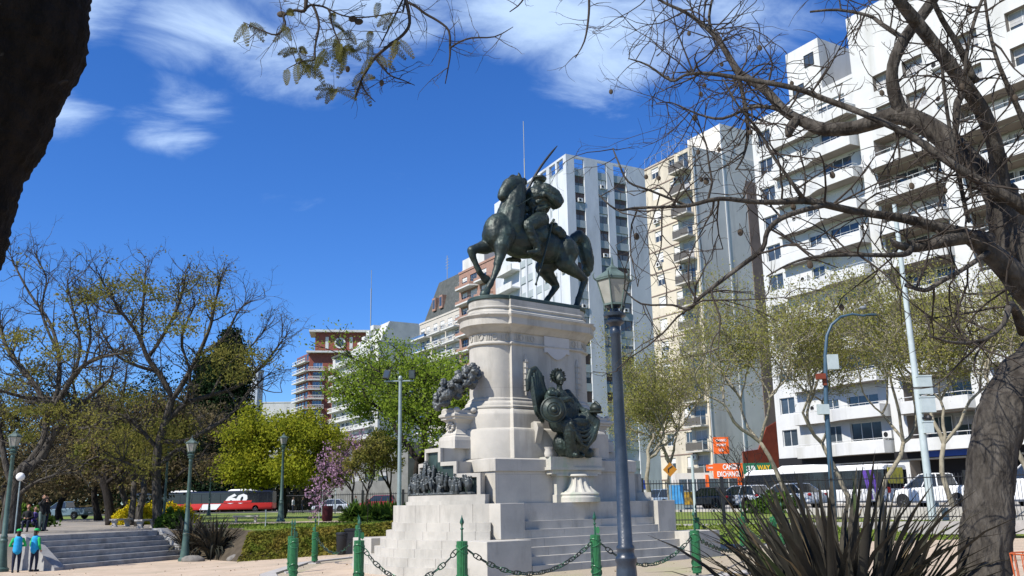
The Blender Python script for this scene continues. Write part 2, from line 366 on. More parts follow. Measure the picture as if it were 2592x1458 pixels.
# local frame: x = s - 2.85 ; y = t - 3.4 (rounded ends at x = -1.4 and +1.4)
OX = .10
MONL = empty('x', (0, 0, 0)); bpy.data.objects.remove(MONL)
def loftprof(name, prof, m=STONE, xr=1.45, cx=1.4, smooth=True):
    mb = MB(); mb.loft([stadium(r, z, xr, cx) for r, z in prof]); return mb.build(name, m, MON, smooth=smooth)
loftprof('pedestal_base', [(1.33, 3.08), (1.33, 3.86), (1.28, 3.93), (1.20, 3.95), (1.16, 3.97), (1.16, 4.36), (1.14, 4.42), (1.05, 4.50), (1.00, 4.55), (1.03, 4.58), (1.03, 4.62), (.94, 4.66), (.94, 4.72), (.90, 4.78), (.86, 4.80), (.86, 4.86), (.82, 4.90)])
loftprof('pedestal_shaft', [(.79, 4.88), (.79, 6.52)])
loftprof('frieze', [(.82, 6.50), (.86, 6.53), (.86, 6.57), (.82, 6.60), (.80, 6.62), (.80, 6.86), (.84, 6.88)])
loftprof('cornice', [(.80, 6.87), (.86, 6.90), (.92, 6.99), (1.02, 7.07), (1.08, 7.10), (1.08, 7.30), (1.12, 7.34), (1.16, 7.38), (1.16, 7.41), (1.0, 7.44), (.92, 7.48), (.92, 7.52), (.84, 7.57), (.82, 7.62), (.86, 7.66), (.86, 7.69), (.82, 7.72), (.80, 7.72), (.80, 7.93)])
# carved frieze: rings and upright bars
fz = MB()
def on_edge(q, r, proud=0):      # q = distance along the near outline, 0 at the middle of the near straight side
    w = r + .11 + proud
    if abs(q) < 1.36: return Vector((q, -w, 0)), Vector((0, -1, 0))
    s_ = -1 if q < 0 else 1; a = (abs(q) - 1.4) / r
    if a < 0: a = 0
    n_ = Vector((s_ * math.sin(a), -math.cos(a), 0)); return Vector((s_ * 1.4, 0, 0)) + n_ * (r + proud), n_
for q in [x * .062 for x in range(-46, 40)]:
    k = int(round(q / .062)) % 7
    if -.45 < q < 1.1: continue
    c, n_ = on_edge(q, .80, .002); t_ = Vector((-n_.y, n_.x, 0))
    if k in (0, 1, 2):
        M_ = Matrix((( t_.x, n_.x, 0, c.x), (t_.y, n_.y, 0, c.y), (0, 0, 1, 6.74), (0, 0, 0, 1)))
        fz.box(-.014, 0, -.09, .014, .022, .09, M_)
    elif k == 4:
        pts = [c + n_ * .012 + t_ * (.075 * math.cos(a)) + Vector((0, 0, 6.74 + .085 * math.sin(a))) for a in [i * math.pi / 7 for i in range(14)]]
        pts.append(pts[0]); fz.tube(pts, .014, 5)
fz.build('frieze_carving', STONE, MON)
# plaque on the long side, fasces relief, rear slab
def rbox(name, x0, y0, z0, x1, y1, z1, m=STONE, label=None): return MB().box(x0, y0, z0, x1, y1, z1).build(name, m, MON, label=label)
pq = MB(); prof = [(-.52, 6.88), (.52, 6.88), (.52, 6.36), (.40, 6.38), (.30, 6.30), (.14, 6.20), (0, 6.16), (-.14, 6.20), (-.30, 6.30), (-.40, 6.38), (-.52, 6.36)]
pq.add([(x + .35, -.905, z) for x, z in prof] + [(x + .35, -.96, z) for x, z in prof], [tuple(range(11, 22)), tuple(reversed(range(11)))] + [(i, 11 + i, 11 + (i + 1) % 11, (i + 1) % 11) for i in range(11)])
pq.build('plaque', mat('plaque_stone', (.46, .45, .43), .7, (.42, .41, .40), 2), MON, label='blank scroll-bottomed plaque')
for x_ in (-.92, 1.22):
    fs = MB()
    M_ = Matrix.Translation((x_, -.915, 0))
    fs.lathe([(.035, 4.98), (.05, 5.1), (.075, 5.12), (.075, 6.05), (.055, 6.12), (.03, 6.25)], 12, M=M_, flute=.18, nf=6)
    for k in range(5):
        z = 5.25 + k * .18; pts = [(x_ + .085 * math.cos(a), -.915 - .085 * math.sin(a), z + .05 * a / 3.14) for a in [i * math.pi / 6 for i in range(7)]]
        fs.tube(pts, .014, 4)
    fs.build('carved_fasces', STONE, MON, smooth=True)
# slab and body below the pedestal
def octo(hx, hy, c): return [(-hx + c, -hy), (hx - c, -hy), (hx, -hy + c), (hx, hy - c), (hx - c, hy), (-hx + c, hy), (-hx, hy - c), (-hx, -hy + c)]
sl = MB()
hx, hy = 2.82, 1.78
sl.loft([[(x, y, z) for x, y in octo(hx - o, hy - o, .02)] for o, z in [(0, 2.69), (0, 3.02), (.12, 3.06), (.45, 3.08)]])
sl.build('ledge_slab', STONE, MON)
bd = MB(); bd.box(-2.77, -1.72, 1.79, 2.77, 1.72, 2.688); bd.build('podium_body', STONE, MON)
# podium and the curved flights at both ends, straight flights on the long sides
XC = -1.15     # local x of the centre of the curved flights
def arc_pts(cx, R, a0, a1, n): return [(cx + R * math.cos(a0 + (a1 - a0) * i / n), R * math.sin(a0 + (a1 - a0) * i / n)) for i in range(n + 1)]
def ring_block(mb, cx, R0, R1, a0, a1, z0, z1, n=4):
    o = arc_pts(cx, R1, a0, a1, n); i_ = arc_pts(cx, R0, a1, a0, n); mb.prism(o + i_, z0, z1)
core = MB().use(JOINT)
for sgn in (-1, 1):
    cx = XC * (1 if sgn < 0 else -1); base = math.pi if sgn < 0 else 0
    R0 = 4.18 
    for k in range(6):
        st_ = MB(); R = R0 - .17 * k; z0, z1 = .22 * k - (.1 if k == 0 else 0), .22 * (k + 1)
        off = R_.uniform(-.08, .08); nb = 7; A = rad(46)
        for j in range(nb + 1):
            a0 = max(-A, -A + (2 * A) * (j - .5 + off) / nb); a1 = min(A, -A + (2 * A) * (j + .5 + off) / nb)
            if a1 - a0 < .03: continue
            ring_block(st_, cx, R - .45, R, base + a0 + .0012, base + a1 - .0012, z0, z1)
        st_.build('step', STONE2, MON)
        core.prism(arc_pts(cx, R - .012, base - A, base + A, 30), z0, z1 - .012)
    wl = MB(); Rw = 4.18 - 1.04; nb = 6; A = rad(55)
    for j in range(nb):
        ring_block(wl, cx, Rw - .4, Rw, base - A + 2 * A * j / nb + .0014, base - A + 2 * A * (j + 1) / nb - .0014, 1.32, 1.80)
    wl.build('podium_wall', STONE2, MON)
    core.prism(arc_pts(cx, Rw - .012, base - A, base + A, 30), 1.3, 1.79)
for sg in (-1, 1):      # straight flights and walls
    for k in range(6):
        st_ = MB(); y0 = -3.4 + .18 * k; x = -2.9; z0, z1 = .22 * k - (.1 if k == 0 else 0), .22 * (k + 1)
        x += R_.uniform(.3, .9); xl = -2.9
        while xl < 3.2:
            x = min(3.22, x); st_.box(xl + .003, sg * y0, z0, x - .003, sg * (y0 + .5), z1); xl = x; x += R_.uniform(1.1, 1.8)
        st_.build('step', STONE2, MON)
        core.box(-2.9, sg * (y0 + .014), z0, 3.2, sg * (y0 + .9), z1 - .014)
    wl = MB(); xl = -2.6
    while xl < 3.1:
        x = min(3.1, xl + R_.uniform(.9, 1.5)); wl.box(xl + .002, sg * -2.32, 1.32, x - .002, sg * -1.6, 1.80); xl = x
    wl.build('podium_wall', STONE2, MON)
    core.box(-2.6, sg * -2.308, 1.2, 3.1, sg * -1.6, 1.79)
core.build('joint_core', JOINT, MON)
MB().box(-3.3, -1.7, 1.2, 3.3, 1.7, 1.797).build('podium_floor', STONE, MON)
for x0, x1 in ((-4.36, -2.92), (3.21, 4.66)):
    for sg in (-1, 1):
        mb = MB(); mb.box(x0, sg * 3.41, -.1, x1, sg * 2.3, .878); o = mb.build('pier', STONE2, MON)
        b = o.modifiers.new('b', 'BEVEL'); b.width = .012; b.segments = 2
for x0, x1 in ((-3.37, -2.54), (2.70, 3.48)):
    for sg in (-1, 1):
        mb = MB(); mb.box(x0, sg * 2.70, .88, x1, sg * 1.65, 1.806); o = mb.build('pier', STONE2, MON)
        b = o.modifiers.new('b', 'BEVEL'); b.width = .012; b.segments = 2
# curved relief wall at each rounded end, with stepped top, base moulding, and the square block above it
FR = STONE2
for sgn in (-1, 1):
    cx = XC * (1 if sgn < 0 else -1); base = math.pi if sgn < 0 else 0; d = 1
    mb = MB()
    for i in range(1): 
        ring_block(mb, cx, 1.6, 2.92, base - rad(42), base + rad(42), 1.80, 1.90, 24); ring_block(mb, cx, 1.6, 2.86, base - rad(42), base + rad(42), 1.90, 2.06, 24)
    mb.build('base_moulding', FR, MON)
    for a0, a1, z1 in ((-9, 9, 3.38), (-22, -9, 2.98), (9, 22, 2.98), (-38, -22, 2.64), (22, 38, 2.64)):
        mb = MB(); ring_block(mb, cx, 1.0 if abs(a0) + abs(a1) < 20 else (1.7 if abs(a0) + abs(a1) < 40 else 2.1), 2.50, base + rad(a0), base + rad(a1), 2.06, z1, 8)
        # raised frame round the sunk panel
        w_ = 2.3
        ring_block(mb, cx, 2.45, 2.60, base + rad(a0), base + rad(a1), z1 - .11, z1 + .002, 8)
        s2 = 1 if a0 >= 0 else -1
        if a0 * a1 < 0:
            for q in (a0, a1 - w_ if False else a1): 
                ring_block(mb, cx, 2.45, 2.60, base + rad(q - (w_ if q > 0 else 0)), base + rad(q + (0 if q > 0 else w_)), 2.98, z1 - .11, 2)
        else:
            e = a1 if a0 > 0 else a0
            zl = {2.98: 2.64, 2.64: 2.06}[z1]
            ring_block(mb, cx, 2.45, 2.60, base + rad(min(e, e - s2 * w_)), base + rad(max(e, e - s2 * w_)), zl, z1 - .11, 2)
        mb.build('relief_wall', FR, MON)
    # square block carrying the garland
    X = -3.25 * (-sgn) if False else (-3.25 if sgn < 0 else 3.25 - 1.15)
    gb = MB()
    def sq(z, e, x0=-3.22, x1=-2.12, hw=.42):
        return [(x0 - e, -hw - e, z), (x1 + e, -hw - e, z), (x1 + e, hw + e, z), (x0 - e, hw + e, z)]
    rr = [sq(z, e) for e, z in [(.0, 3.38), (.0, 3.62), (-.02, 3.72), (-.08, 3.76), (-.08, 3.80), (-.14, 3.84), (-.20, 3.95), (-.19, 4.12), (-.12, 4.20), (-.05, 4.24), (-.05, 4.28), (.0, 4.32), (.0, 4.38), (-.06, 4.42), (-.06, 4.50)]]
    if sgn > 0: rr = [[(-x, -y, z) for x, y, z in r] for r in rr]
    gb.loft(rr); gb.build('garland_block', STONE, MON)
    sc_ = MB(); fx = -3.10 if sgn < 0 else 3.10
    for yy in (-.3, 0, .3):        # scrolls along the top edge
        sc_.ell((fx - .03 * (-sgn) * -1, yy, 4.50), (.10, .11, .09), 10, 6); sc_.ell((fx * .98 + (.5 if sgn < 0 else -.5), yy * 1.35, 4.50), (.11, .08, .08), 10, 6)
        sc_.ell((fx * .98 + (.9 if sgn < 0 else -.9), yy * 1.35, 4.50), (.08, .09, .08), 10, 6)
    for a in range(9):           # carved rosette on the end face
        an = a * .7; sc_.ell((fx - (.0), .17 * math.cos(an) * .9, 4.02 + .11 * math.sin(an)), (.05, .05, .045), 8, 5)
    sc_.build('carved_scrolls', STONE, MON, smooth=True)
# seat throne with scrolled arms and fluted basin on the long side
for sg in (-1, 1):
    mb = MB(); Y = sg
    mb.box(-.72, Y * -1.72, 1.80, .88, Y * -1.95, 2.02); mb.box(-.66, Y * -1.72, 2.02, .82, Y * -1.90, 2.55); mb.box(-.74, Y * -1.72, 2.55, .90, Y * -2.0, 2.60)
    mb.box(-1.0, Y * -1.5, 2.72, 1.15, Y * -2.05, 2.80); mb.box(-.92, Y * -1.5, 2.60, 1.06, Y * -1.98, 2.72); mb.box(-.95, Y * -1.5, 2.80, 1.1, Y * -2.0, 3.10)
    mb.build('fountain_backing', STAIN, MON)
    mb = MB(); mb.lathe([(.64, 1.80), (.64, 1.93), (.60, 1.98), (.62, 2.03), (.56, 2.08)], 32, (.08, Y * -2.0, 0))
    mb.lathe([(.56, 2.08), (.42, 2.20), (.33, 2.35), (.29, 2.52)], 48, (.08, Y * -2.0, 0), flute=.16, nf=12)
    mb.lathe([(.31, 2.52), (.35, 2.55), (.31, 2.60)], 32, (.08, Y * -2.0, 0))
    mb.build('fluted_basin', STAIN, MON, smooth=True)
    for xx in (-.95, .95):     # scrolled consoles (arms of the seat)
        mb = MB()
        pr = [(-.95, 3.08), (-1.42, 3.08), (-1.42, 3.45), (-1.52, 3.72), (-1.60, 3.95), (-1.55, 4.10), (-1.42, 4.16), (-1.28, 4.12), (-.85, 4.06), (-.85, 3.08)]
        n = len(pr); vs = [(xx - .11, y * (1 if sg > 0 else -1) * (1), z) for y, z in pr] + [(xx + .11, y * (1 if sg > 0 else -1), z) for y, z in pr]
        mb.add(vs, [tuple(range(n)), tuple(reversed(range(n, 2 * n)))] + [(i, n + i, n + (i + 1) % n, (i + 1) % n) for i in range(n)])
        mb.build('scrolled_arm', STONE, MON, smooth=True)
    for xx in (-.9, .98): MB().lathe([(.11, 3.10), (.13, 3.2), (.10, 3.3), (.13, 3.38)], 12, (xx, Y * -1.85, 0)).build('finial', STONE, MON, smooth=True)
    MB().box(.55, Y * -1.5, 3.08, 1.9, Y * -1.0, 3.85).build('side_block', STONE, MON)
# ---------------------------------------------------------------- bronze sculpture
def ml(px, py, t):      # photo position on the monument's plane t = const -> local x, y, z
    r = ray(px, py); o = Vector((0, 0, EYE)) - M0; ly = t - 3.4
    k = (ly - o.dot(VY)) / r.dot(VY); p = o + r * k
    return Vector((p.dot(UX), ly, p.z))
def capsule(mb, p0, p1, r0, r1, n=12):
    p0 = Vector(p0); p1 = Vector(p1); mb.tube([p0, p1], [r0, r1], n); mb.ell(p0, r0, n, 8); mb.ell(p1, r1, n, 8)
def chain_caps(mb, pts, n=12):
    for a, b in zip(pts, pts[1:]): capsule(mb, a[:3], b[:3], a[3], b[3], n)
HZ = 7.93; FBR = mat('black_bronze', (.010, .013, .013), .5, spec=.4)
HORSE = empty('equestrian_statue', M0 + Vector((0, 0, HZ)), RZ, 'dark bronze rider with raised sabre on a prancing horse, on top of the monument', 'statue')
def A(a, b, hh, r=None):
    p = (.10 - a, -b, hh - HZ); return p if r is None else (*p, r)
mb = MB(); mb.loft([stadium(r, z - HZ, 1.42, 1.38, .04) for r, z in [(.84, 7.931), (.86, 7.95), (.86, 8.03), (.84, 8.055)]]); mb.build('plinth', VERD, HORSE, smooth=True)
def hcaps(mb, pts, n=12): chain_caps(mb, [(x, y, z, r * 1.09 + .004) for x, y, z, r in pts], n)
b = MB()
for c, r in [((1.18, 0, 10.32), (.60, .46, .64)), ((1.35, .18, 10.2), (.40, .26, .45)), ((1.35, -.18, 10.2), (.40, .26, .45)), ((.35, 0, 10.24), (.95, .52, .60)), ((-.7, 0, 10.18), (.85, .48, .56)), ((-1.38, 0, 10.15), (.60, .50, .58)), ((-1.35, .24, 10.1), (.5, .3, .5)), ((-1.35, -.24, 10.1), (.5, .3, .5)), ((.1, 0, 10.55), (.7, .36, .4))]:
    b.ell(A(*c), tuple(v * 1.05 for v in r), 20, 12)
hcaps(b, [A(.85, 0, 10.55, .50), A(.74, 0, 11.0, .44), A(.60, 0, 11.5, .37), A(.46, 0, 11.95, .30), A(.42, 0, 12.12, .25)])
hcaps(b, [A(.46, 0, 12.14, .27), A(.76, 0, 12.03, .245), A(.97, 0, 11.80, .185), A(1.08, 0, 11.60, .155)])
b.ell(A(.64, 0, 11.86), (.27, .18, .27), 12, 8); b.ell(A(1.06, 0, 11.55), (.1, .11, .08)); b.ell(A(.98, 0, 11.52), (.08, .08, .07))
for s in (-1, 1):
    hcaps(b, [A(.42, .13 * s, 12.28, .06), A(.46, .15 * s, 12.42, .045), A(.50, .15 * s, 12.50, .02)]); b.ell(A(.78, .17 * s, 12.08), (.06, .04, .05)); b.ell(A(1.10, .07 * s, 11.64), (.04, .04, .04))
for k in range(9):     # mane
    q = k / 8; b.ell(A(.16 + .14 * q + .10 * math.sin(k * 2.1), .10 * (-1) ** k * .6, 11.0 + 1.28 * q), (.15, .09, .14), 8, 6)
b.tube([A(.74, .22, 12.2), A(.82, .24, 12.0), A(.74, .2, 11.74)], .022, 5); b.tube([A(.98, .19, 11.86), A(1.04, .12, 11.95), A(1.06, 0, 11.97)], .022, 5); b.ell(A(.62, 0, 12.36), (.13, .08, .10)); b.ell(A(.74, .02, 12.28), (.08, .07, .1))
hcaps(b, [A(1.22, .22, 10.15, .36), A(1.38, .30, 9.78, .24), A(1.46, .31, 9.45, .155), A(1.56, .31, 9.16, .125), A(1.58, .31, 9.05, .11), A(1.76, .31, 8.66, .078), A(1.86, .31, 8.46, .092), A(1.97, .31, 8.30, .08)])
hcaps(b, [A(1.97, .31, 8.30, .09), A(2.06, .31, 8.15, .13), A(2.10, .31, 8.10, .14)])
hcaps(b, [A(1.28, -.22, 10.1, .34), A(1.58, -.30, 9.86, .22), A(1.9, -.31, 9.76, .15), A(2.13, -.31, 9.66, .125), A(2.10, -.31, 9.52, .11), A(1.96, -.31, 9.22, .078), A(1.84, -.31, 9.02, .09), A(1.74, -.31, 8.92, .08), A(1.62, -.31, 8.82, .115), A(1.56, -.31, 8.78, .13)])
hcaps(b, [A(-1.36, .26, 10.05, .44), A(-1.26, .34, 9.62, .29), A(-1.55, .34, 9.46, .22), A(-1.92, .33, 9.30, .15), A(-2.18, .32, 9.18, .115), A(-2.12, .31, 9.02, .10), A(-1.96, .31, 8.70, .08), A(-1.86, .31, 8.46, .095), A(-1.80, .31, 8.30, .08), A(-1.74, .31, 8.14, .13), A(-1.72, .31, 8.10, .14)])
hcaps(b, [A(-1.28, -.25, 10.0, .42), A(-.92, -.31, 9.55, .29), A(-1.08, -.32, 9.32, .21), A(-1.32, -.32, 9.10, .14), A(-1.44, -.32, 8.97, .11), A(-1.32, -.32, 8.82, .095), A(-1.12, -.32, 8.58, .078), A(-.99, -.32, 8.42, .09), A(-.93, -.32, 8.28, .08), A(-.84, -.32, 8.13, .12), A(-.82, -.32, 8.10, .13)])
hcaps(b, [A(-1.85, 0, 10.38, .14), A(-2.05, 0, 10.70, .16), A(-2.28, 0, 10.80, .20), A(-2.48, 0, 10.62, .23), A(-2.54, .02, 10.3, .24), A(-2.60, .05, 10.0, .22), A(-2.66, .02, 9.72, .17), A(-2.60, .0, 9.5, .10)])
for k in range(7): hcaps(b, [A(-2.42 - .04 * k, .12 * math.sin(k * 2), 10.5 - .05 * k, .09), A(-2.5 - .05 * (k % 3), .14 * math.sin(k * 2 + .5), 9.9 - .04 * k, .08), A(-2.55 + .05 * (k % 4) - .08, .12 * math.sin(k * 2 + 1), 9.45 + .05 * k, .03)], 8)
o = b.build('horse', BRONZE, HORSE); bake_remesh(o, .026, 2, .5, (6, .012))
b = MB()
b.ell(A(-.35, 0, 10.72), (.62, .50, .30), 16, 10); chain_caps(b, [A(-.35, 0, 11.0, .34), A(-.33, 0, 11.25, .33), A(-.38, 0, 11.6, .37), A(-.46, 0, 11.95, .36), A(-.5, 0, 12.1, .27)])
b.ell(A(-.36, 0, 11.86), (.42, .48, .38), 14, 10); b.ell(A(-.50, 0, 11.66), (.40, .46, .44), 14, 10); b.ell(A(-.22, -.1, 11.6), (.32, .4, .42), 14, 10)
b.ell(A(-.50, 0, 12.33), (.16, .15, .2), 12, 8); chain_caps(b, [A(-.5, 0, 12.1, .16), A(-.5, 0, 12.3, .15)]); b.ell(A(-.36, 0, 12.22), (.11, .12, .14)); b.ell(A(-.325, 0, 12.38), (.04, .035, .05))
b.ell(A(-.54, 0, 12.56), (.25, .25, .10), 14, 8); b.ell(A(-.55, 0, 12.48), (.21, .21, .08), 14, 8)
chain_caps(b, [A(-.52, .34, 12.06, .23), A(-.74, .50, 11.88, .22), A(-.90, .52, 11.70, .20), A(-.82, .56, 11.58, .18), A(-.58, .62, 11.66, .14), A(-.38, .56, 11.78, .10), A(-.28, .52, 11.80, .10)])
b.ell(A(-.78, .46, 11.62), (.22, .2, .24)); b.ell(A(-.66, .40, 11.9), (.24, .18, .24))
chain_caps(b, [A(-.36, -.34, 12.06, .23), A(-.12, -.46, 11.80, .20), A(-.0, -.44, 11.58, .17), A(.02, -.3, 11.6, .12), A(.12, -.14, 11.66, .10)])
for k in range(5):    # curled fingers of the sword hand and of the rein hand
    chain_caps(b, [A(.10 + .005 * k, -.16, 11.72 - .036 * k, .032), A(.18, -.10, 11.71 - .036 * k, .026), A(.17, -.05, 11.71 - .035 * k, .022)], 6)
    chain_caps(b, [A(-.24, .54, 11.86 - .036 * k, .03), A(-.17, .50, 11.85 - .035 * k, .024), A(-.19, .45, 11.85 - .035 * k, .02)], 6)
for k in range(12): chain_caps(b, [A(-.1 - .06 * (k % 4), .30 - .05 * (k % 5), 11.25 + .06 * k, .07), A(-.62 + .05 * k % .3, .42, 11.5 + .045 * k, .05)], 8)
for s in (-1, 1):
    chain_caps(b, [A(-.34, .24 * s, 10.98, .30), A(.02, .42 * s, 10.82, .26), A(.42, .50 * s, 10.60, .20), A(.44, .51 * s, 10.48, .185), A(.28, .52 * s, 10.15, .165), A(.10, .54 * s, 9.86, .115), A(.10, .54 * s, 9.74, .10), A(.30, .54 * s, 9.70, .085), A(.50, .53 * s, 9.66, .065)])
    chain_caps(b, [A(.10, .54 * s, 9.78, .12), A(-.02, .54 * s, 9.70, .07)]); b.ell(A(.12, .54 * s, 9.98), (.17, .14, .07))
o = b.build('rider', BRONZE, HORSE); bake_remesh(o, .018, 1, .5, (9, .014))
b = MB()      # saddle cloth and rolled pack
b.ell(A(-.95, .32, 10.68), (.34, .24, .18), 12, 8); b.ell(A(-1.1, .34, 10.58), (.24, .2, .2), 12, 8); b.ell(A(-.95, -.32, 10.68), (.34, .24, .18), 12, 8); chain_caps(b, [A(-.80, -.42, 10.82, .12), A(-.80, .42, 10.82, .12)])
b.ell(A(-.2, .36, 10.5), (.42, .20, .40), 12, 8); b.ell(A(-.2, -.36, 10.5), (.42, .20, .40), 12, 8)
o = b.build('saddle', BRONZE, HORSE); bake_remesh(o, .03, 2, .5, (6, .03))
b = MB(); p0 = Vector(A(.20, -.10, 11.54)); p1 = Vector(A(-1.50, -.10, 14.02)); pts = []
for i in range(11):
    q = i / 10; p = p0.lerp(p1, q); p += Vector((.10 * math.sin(q * math.pi), 0, -.06 * math.sin(q * math.pi))) * -1; pts.append(p)
b.tube(pts, [.056] * 3 + [.054, .052, .050, .048, .046, .044, .038, .014], 6); b.ell(pts[1], (.11, .09, .05)); b.build('sabre', FBR, HORSE, smooth=True)
b = MB(); b.tube([A(-.70, .5, 11.0), A(-.60, .5, 10.84), A(-.42, .54, 10.3), A(-.2, .56, 9.75), A(.0, .57, 9.2), A(.20, .56, 8.68)], [.05, .04, .036, .034, .032, .028], 8); b.ell(A(-.62, .5, 10.86), (.09, .06, .03)); b.ell(A(.21, .56, 8.64), (.05, .03, .05)); b.build('scabbard', BRONZE, HORSE, smooth=True)
b = MB(); b.tube([A(1.0, .12, 11.68), A(.98, .25, 11.3), A(.8, .45, 11.2), A(.3, .5, 11.55), A(-.22, .52, 11.80)], .016, 5); b.tube([A(1.03, .13, 11.66), A(.80, .18, 11.92), A(.5, .2, 12.2)], .02, 5); b.tube([A(1.06, .12, 11.72), A(1.08, 0, 11.76), A(1.06, -.12, 11.72)], .02, 5)
for s in (-1, 1): b.tube([A(.16, .52 * s, 10.6), A(.22, .56 * s, 10.1), A(.28, .56 * s, 9.72), A(.30, .56 * s, 9.62), A(.3, .48 * s, 9.61)], .014, 5)
b.build('reins', BRONZE, HORSE)
# winged seated woman
ANG = empty('seated_bronze_figure', M0 + Vector((0, 0, 3.1)), RZ, 'dark bronze winged woman in laurel wreath, seated with shield and helmet on the pedestal side', 'statue')
def Bp(x, y, z, r=None): return (x, y, z - 3.1) if r is None else (x, y, z - 3.1, r)
b = MB()
b.ell(Bp(-.30, -1.78, 4.15), (.42, .36, .34), 16, 10); chain_caps(b, [Bp(-.32, -1.80, 4.3, .28), Bp(-.36, -1.82, 4.6, .25), Bp(-.38, -1.82, 4.85, .27)], 14); b.ell(Bp(-.38, -1.82, 4.88), (.34, .22, .22), 14, 8)
b.ell(Bp(-.5, -1.98, 4.82), (.12, .12, .12)); b.ell(Bp(-.25, -1.98, 4.82), (.12, .12, .12))
chain_caps(b, [Bp(-.40, -1.86, 5.0, .10), Bp(-.42, -1.88, 5.2, .085)]); b.ell(Bp(-.43, -1.90, 5.40), (.145, .16, .20), 14, 10)
b.ell(Bp(-.43, -1.80, 5.46), (.19, .18, .18), 12, 8)
b.ell(Bp(-.46, -2.065, 5.39), (.026, .035, .05), 8, 6); b.ell(Bp(-.46, -2.045, 5.30), (.05, .025, .018), 8, 6); b.ell(Bp(-.46, -2.02, 5.24), (.06, .05, .04), 8, 6)
chain_caps(b, [Bp(-.68, -1.82, 5.0, .15), Bp(-.92, -1.95, 4.82, .13), Bp(-1.04, -2.08, 4.72, .12), Bp(-.8, -2.22, 4.70, .10), Bp(-.52, -2.28, 4.74, .085), Bp(-.40, -2.28, 4.78, .07)])
chain_caps(b, [Bp(-.06, -1.82, 4.98, .15), Bp(.14, -1.92, 4.72, .13), Bp(.24, -2.02, 4.52, .115), Bp(.36, -2.20, 4.42, .09), Bp(.44, -2.28, 4.40, .07)])
for k in range(5):
    chain_caps(b, [Bp(-.42, -2.30, 4.83 - .03 * k, .024), Bp(-.33, -2.34, 4.80 - .03 * k, .02), Bp(-.29, -2.33, 4.75 - .03 * k, .018)], 6)
    chain_caps(b, [Bp(.42 + .03 * k, -2.30, 4.40, .024), Bp(.46 + .03 * k, -2.38, 4.38, .02), Bp(.47 + .03 * k, -2.40, 4.32, .018)], 6)
chain_caps(b, [Bp(-.5, -1.85, 4.08, .28), Bp(-.54, -2.28, 4.02, .22), Bp(-.52, -2.34, 3.8, .19), Bp(-.34, -2.24, 3.35, .16), Bp(-.28, -2.24, 3.2, .12)])
chain_caps(b, [Bp(-.10, -1.85, 4.08, .28), Bp(.36, -2.22, 4.20, .23), Bp(.50, -2.32, 4.10, .21), Bp(.42, -2.26, 3.7, .19), Bp(.12, -2.14, 3.35, .16), Bp(.05, -2.12, 3.2, .14)])
chain_caps(b, [Bp(-.3, -2.3, 3.14, .07), Bp(-.32, -2.42, 3.13, .05)]); chain_caps(b, [Bp(.02, -2.2, 3.16, .08), Bp(.03, -2.34, 3.13, .05)])
for k in range(9):       # hanging folds of the skirt
    q = k / 8; x0 = -.52 + 1.02 * q; sag = math.sin(q * math.pi)
    chain_caps(b, [Bp(x0, -2.32 + .02 * (k % 2), 4.05 + .12 * q - .2 * sag, .12), Bp(x0 * .75, -2.24 + .06 * (k % 2), 3.62, .13), Bp(x0 * .45 - .08, -2.12 + .05 * (k % 2), 3.18, .12)], 8)
for k in range(4):       # curved folds across the lap
    pts = []
    for i in range(9):
        q = i / 8; pts.append(Bp(-.55 + 1.1 * q, -2.40 - .03 * k, 4.02 + .14 * q - (.28 + .14 * k) * math.sin(q * math.pi), .055))
    chain_caps(b, pts, 8)
for k in range(10): chain_caps(b, [Bp(-.75 + .09 * k, -1.98, 5.0 - .02 * k, .05), Bp(-.55 + .07 * k, -2.10, 4.5, .05), Bp(-.5 + .06 * k, -2.1, 4.2, .06)], 8)
for k in range(6): b.ell(Bp(-1.0 + .08 * k, -2.12 - .02 * (k % 2), 4.92 - .03 * (k % 3)), (.11, .08, .10), 8, 6)
b.ell(Bp(-.05, -1.75, 3.5), (.5, .35, .45), 12, 8); b.ell(Bp(-.03, -2.12, 3.86), (.50, .26, .30), 14, 9); b.ell(Bp(-.06, -2.06, 3.5), (.36, .24, .42), 14, 9); b.ell(Bp(-.02, -2.25, 4.08), (.42, .2, .16), 14, 9)
b.ell(Bp(.42, -2.14, 3.22), (.18, .16, .16), 10, 8)
o = b.build('figure', BRONZE, ANG); bake_remesh(o, .014, 1, .5, (10, .012))
b = MB(); Md = Matrix.Translation(Bp(-1.02, -2.26, 4.42)) @ Matrix.Rotation(rad(-30), 4, 'Z') @ Matrix.Rotation(rad(90), 4, 'X') @ Matrix.Scale(1, 4)
b.lathe([(.02, -.04), (.36, -.03), (.39, 0), (.36, .03), (.33, .02), (.31, .05), (.21, .12), (.18, .105), (.12, .13), (.09, .12), (.05, .17), (.005, .19)], 36, M=Md); b.build('shield', BRONZE, ANG, smooth=True)
b = MB(); b.ell(Bp(.52, -2.42, 4.52), (.17, .19, .15), 14, 10); b.lathe([(.17, -.06), (.22, -.10), (.21, -.12), (.16, -.08)], 18, Bp(.52, -2.42, 4.5)); chain_caps(b, [Bp(.52, -2.28, 4.62, .04), Bp(.52, -2.44, 4.70, .045), Bp(.52, -2.58, 4.60, .03)], 8); b.build('helmet', BRONZE, ANG, smooth=True)
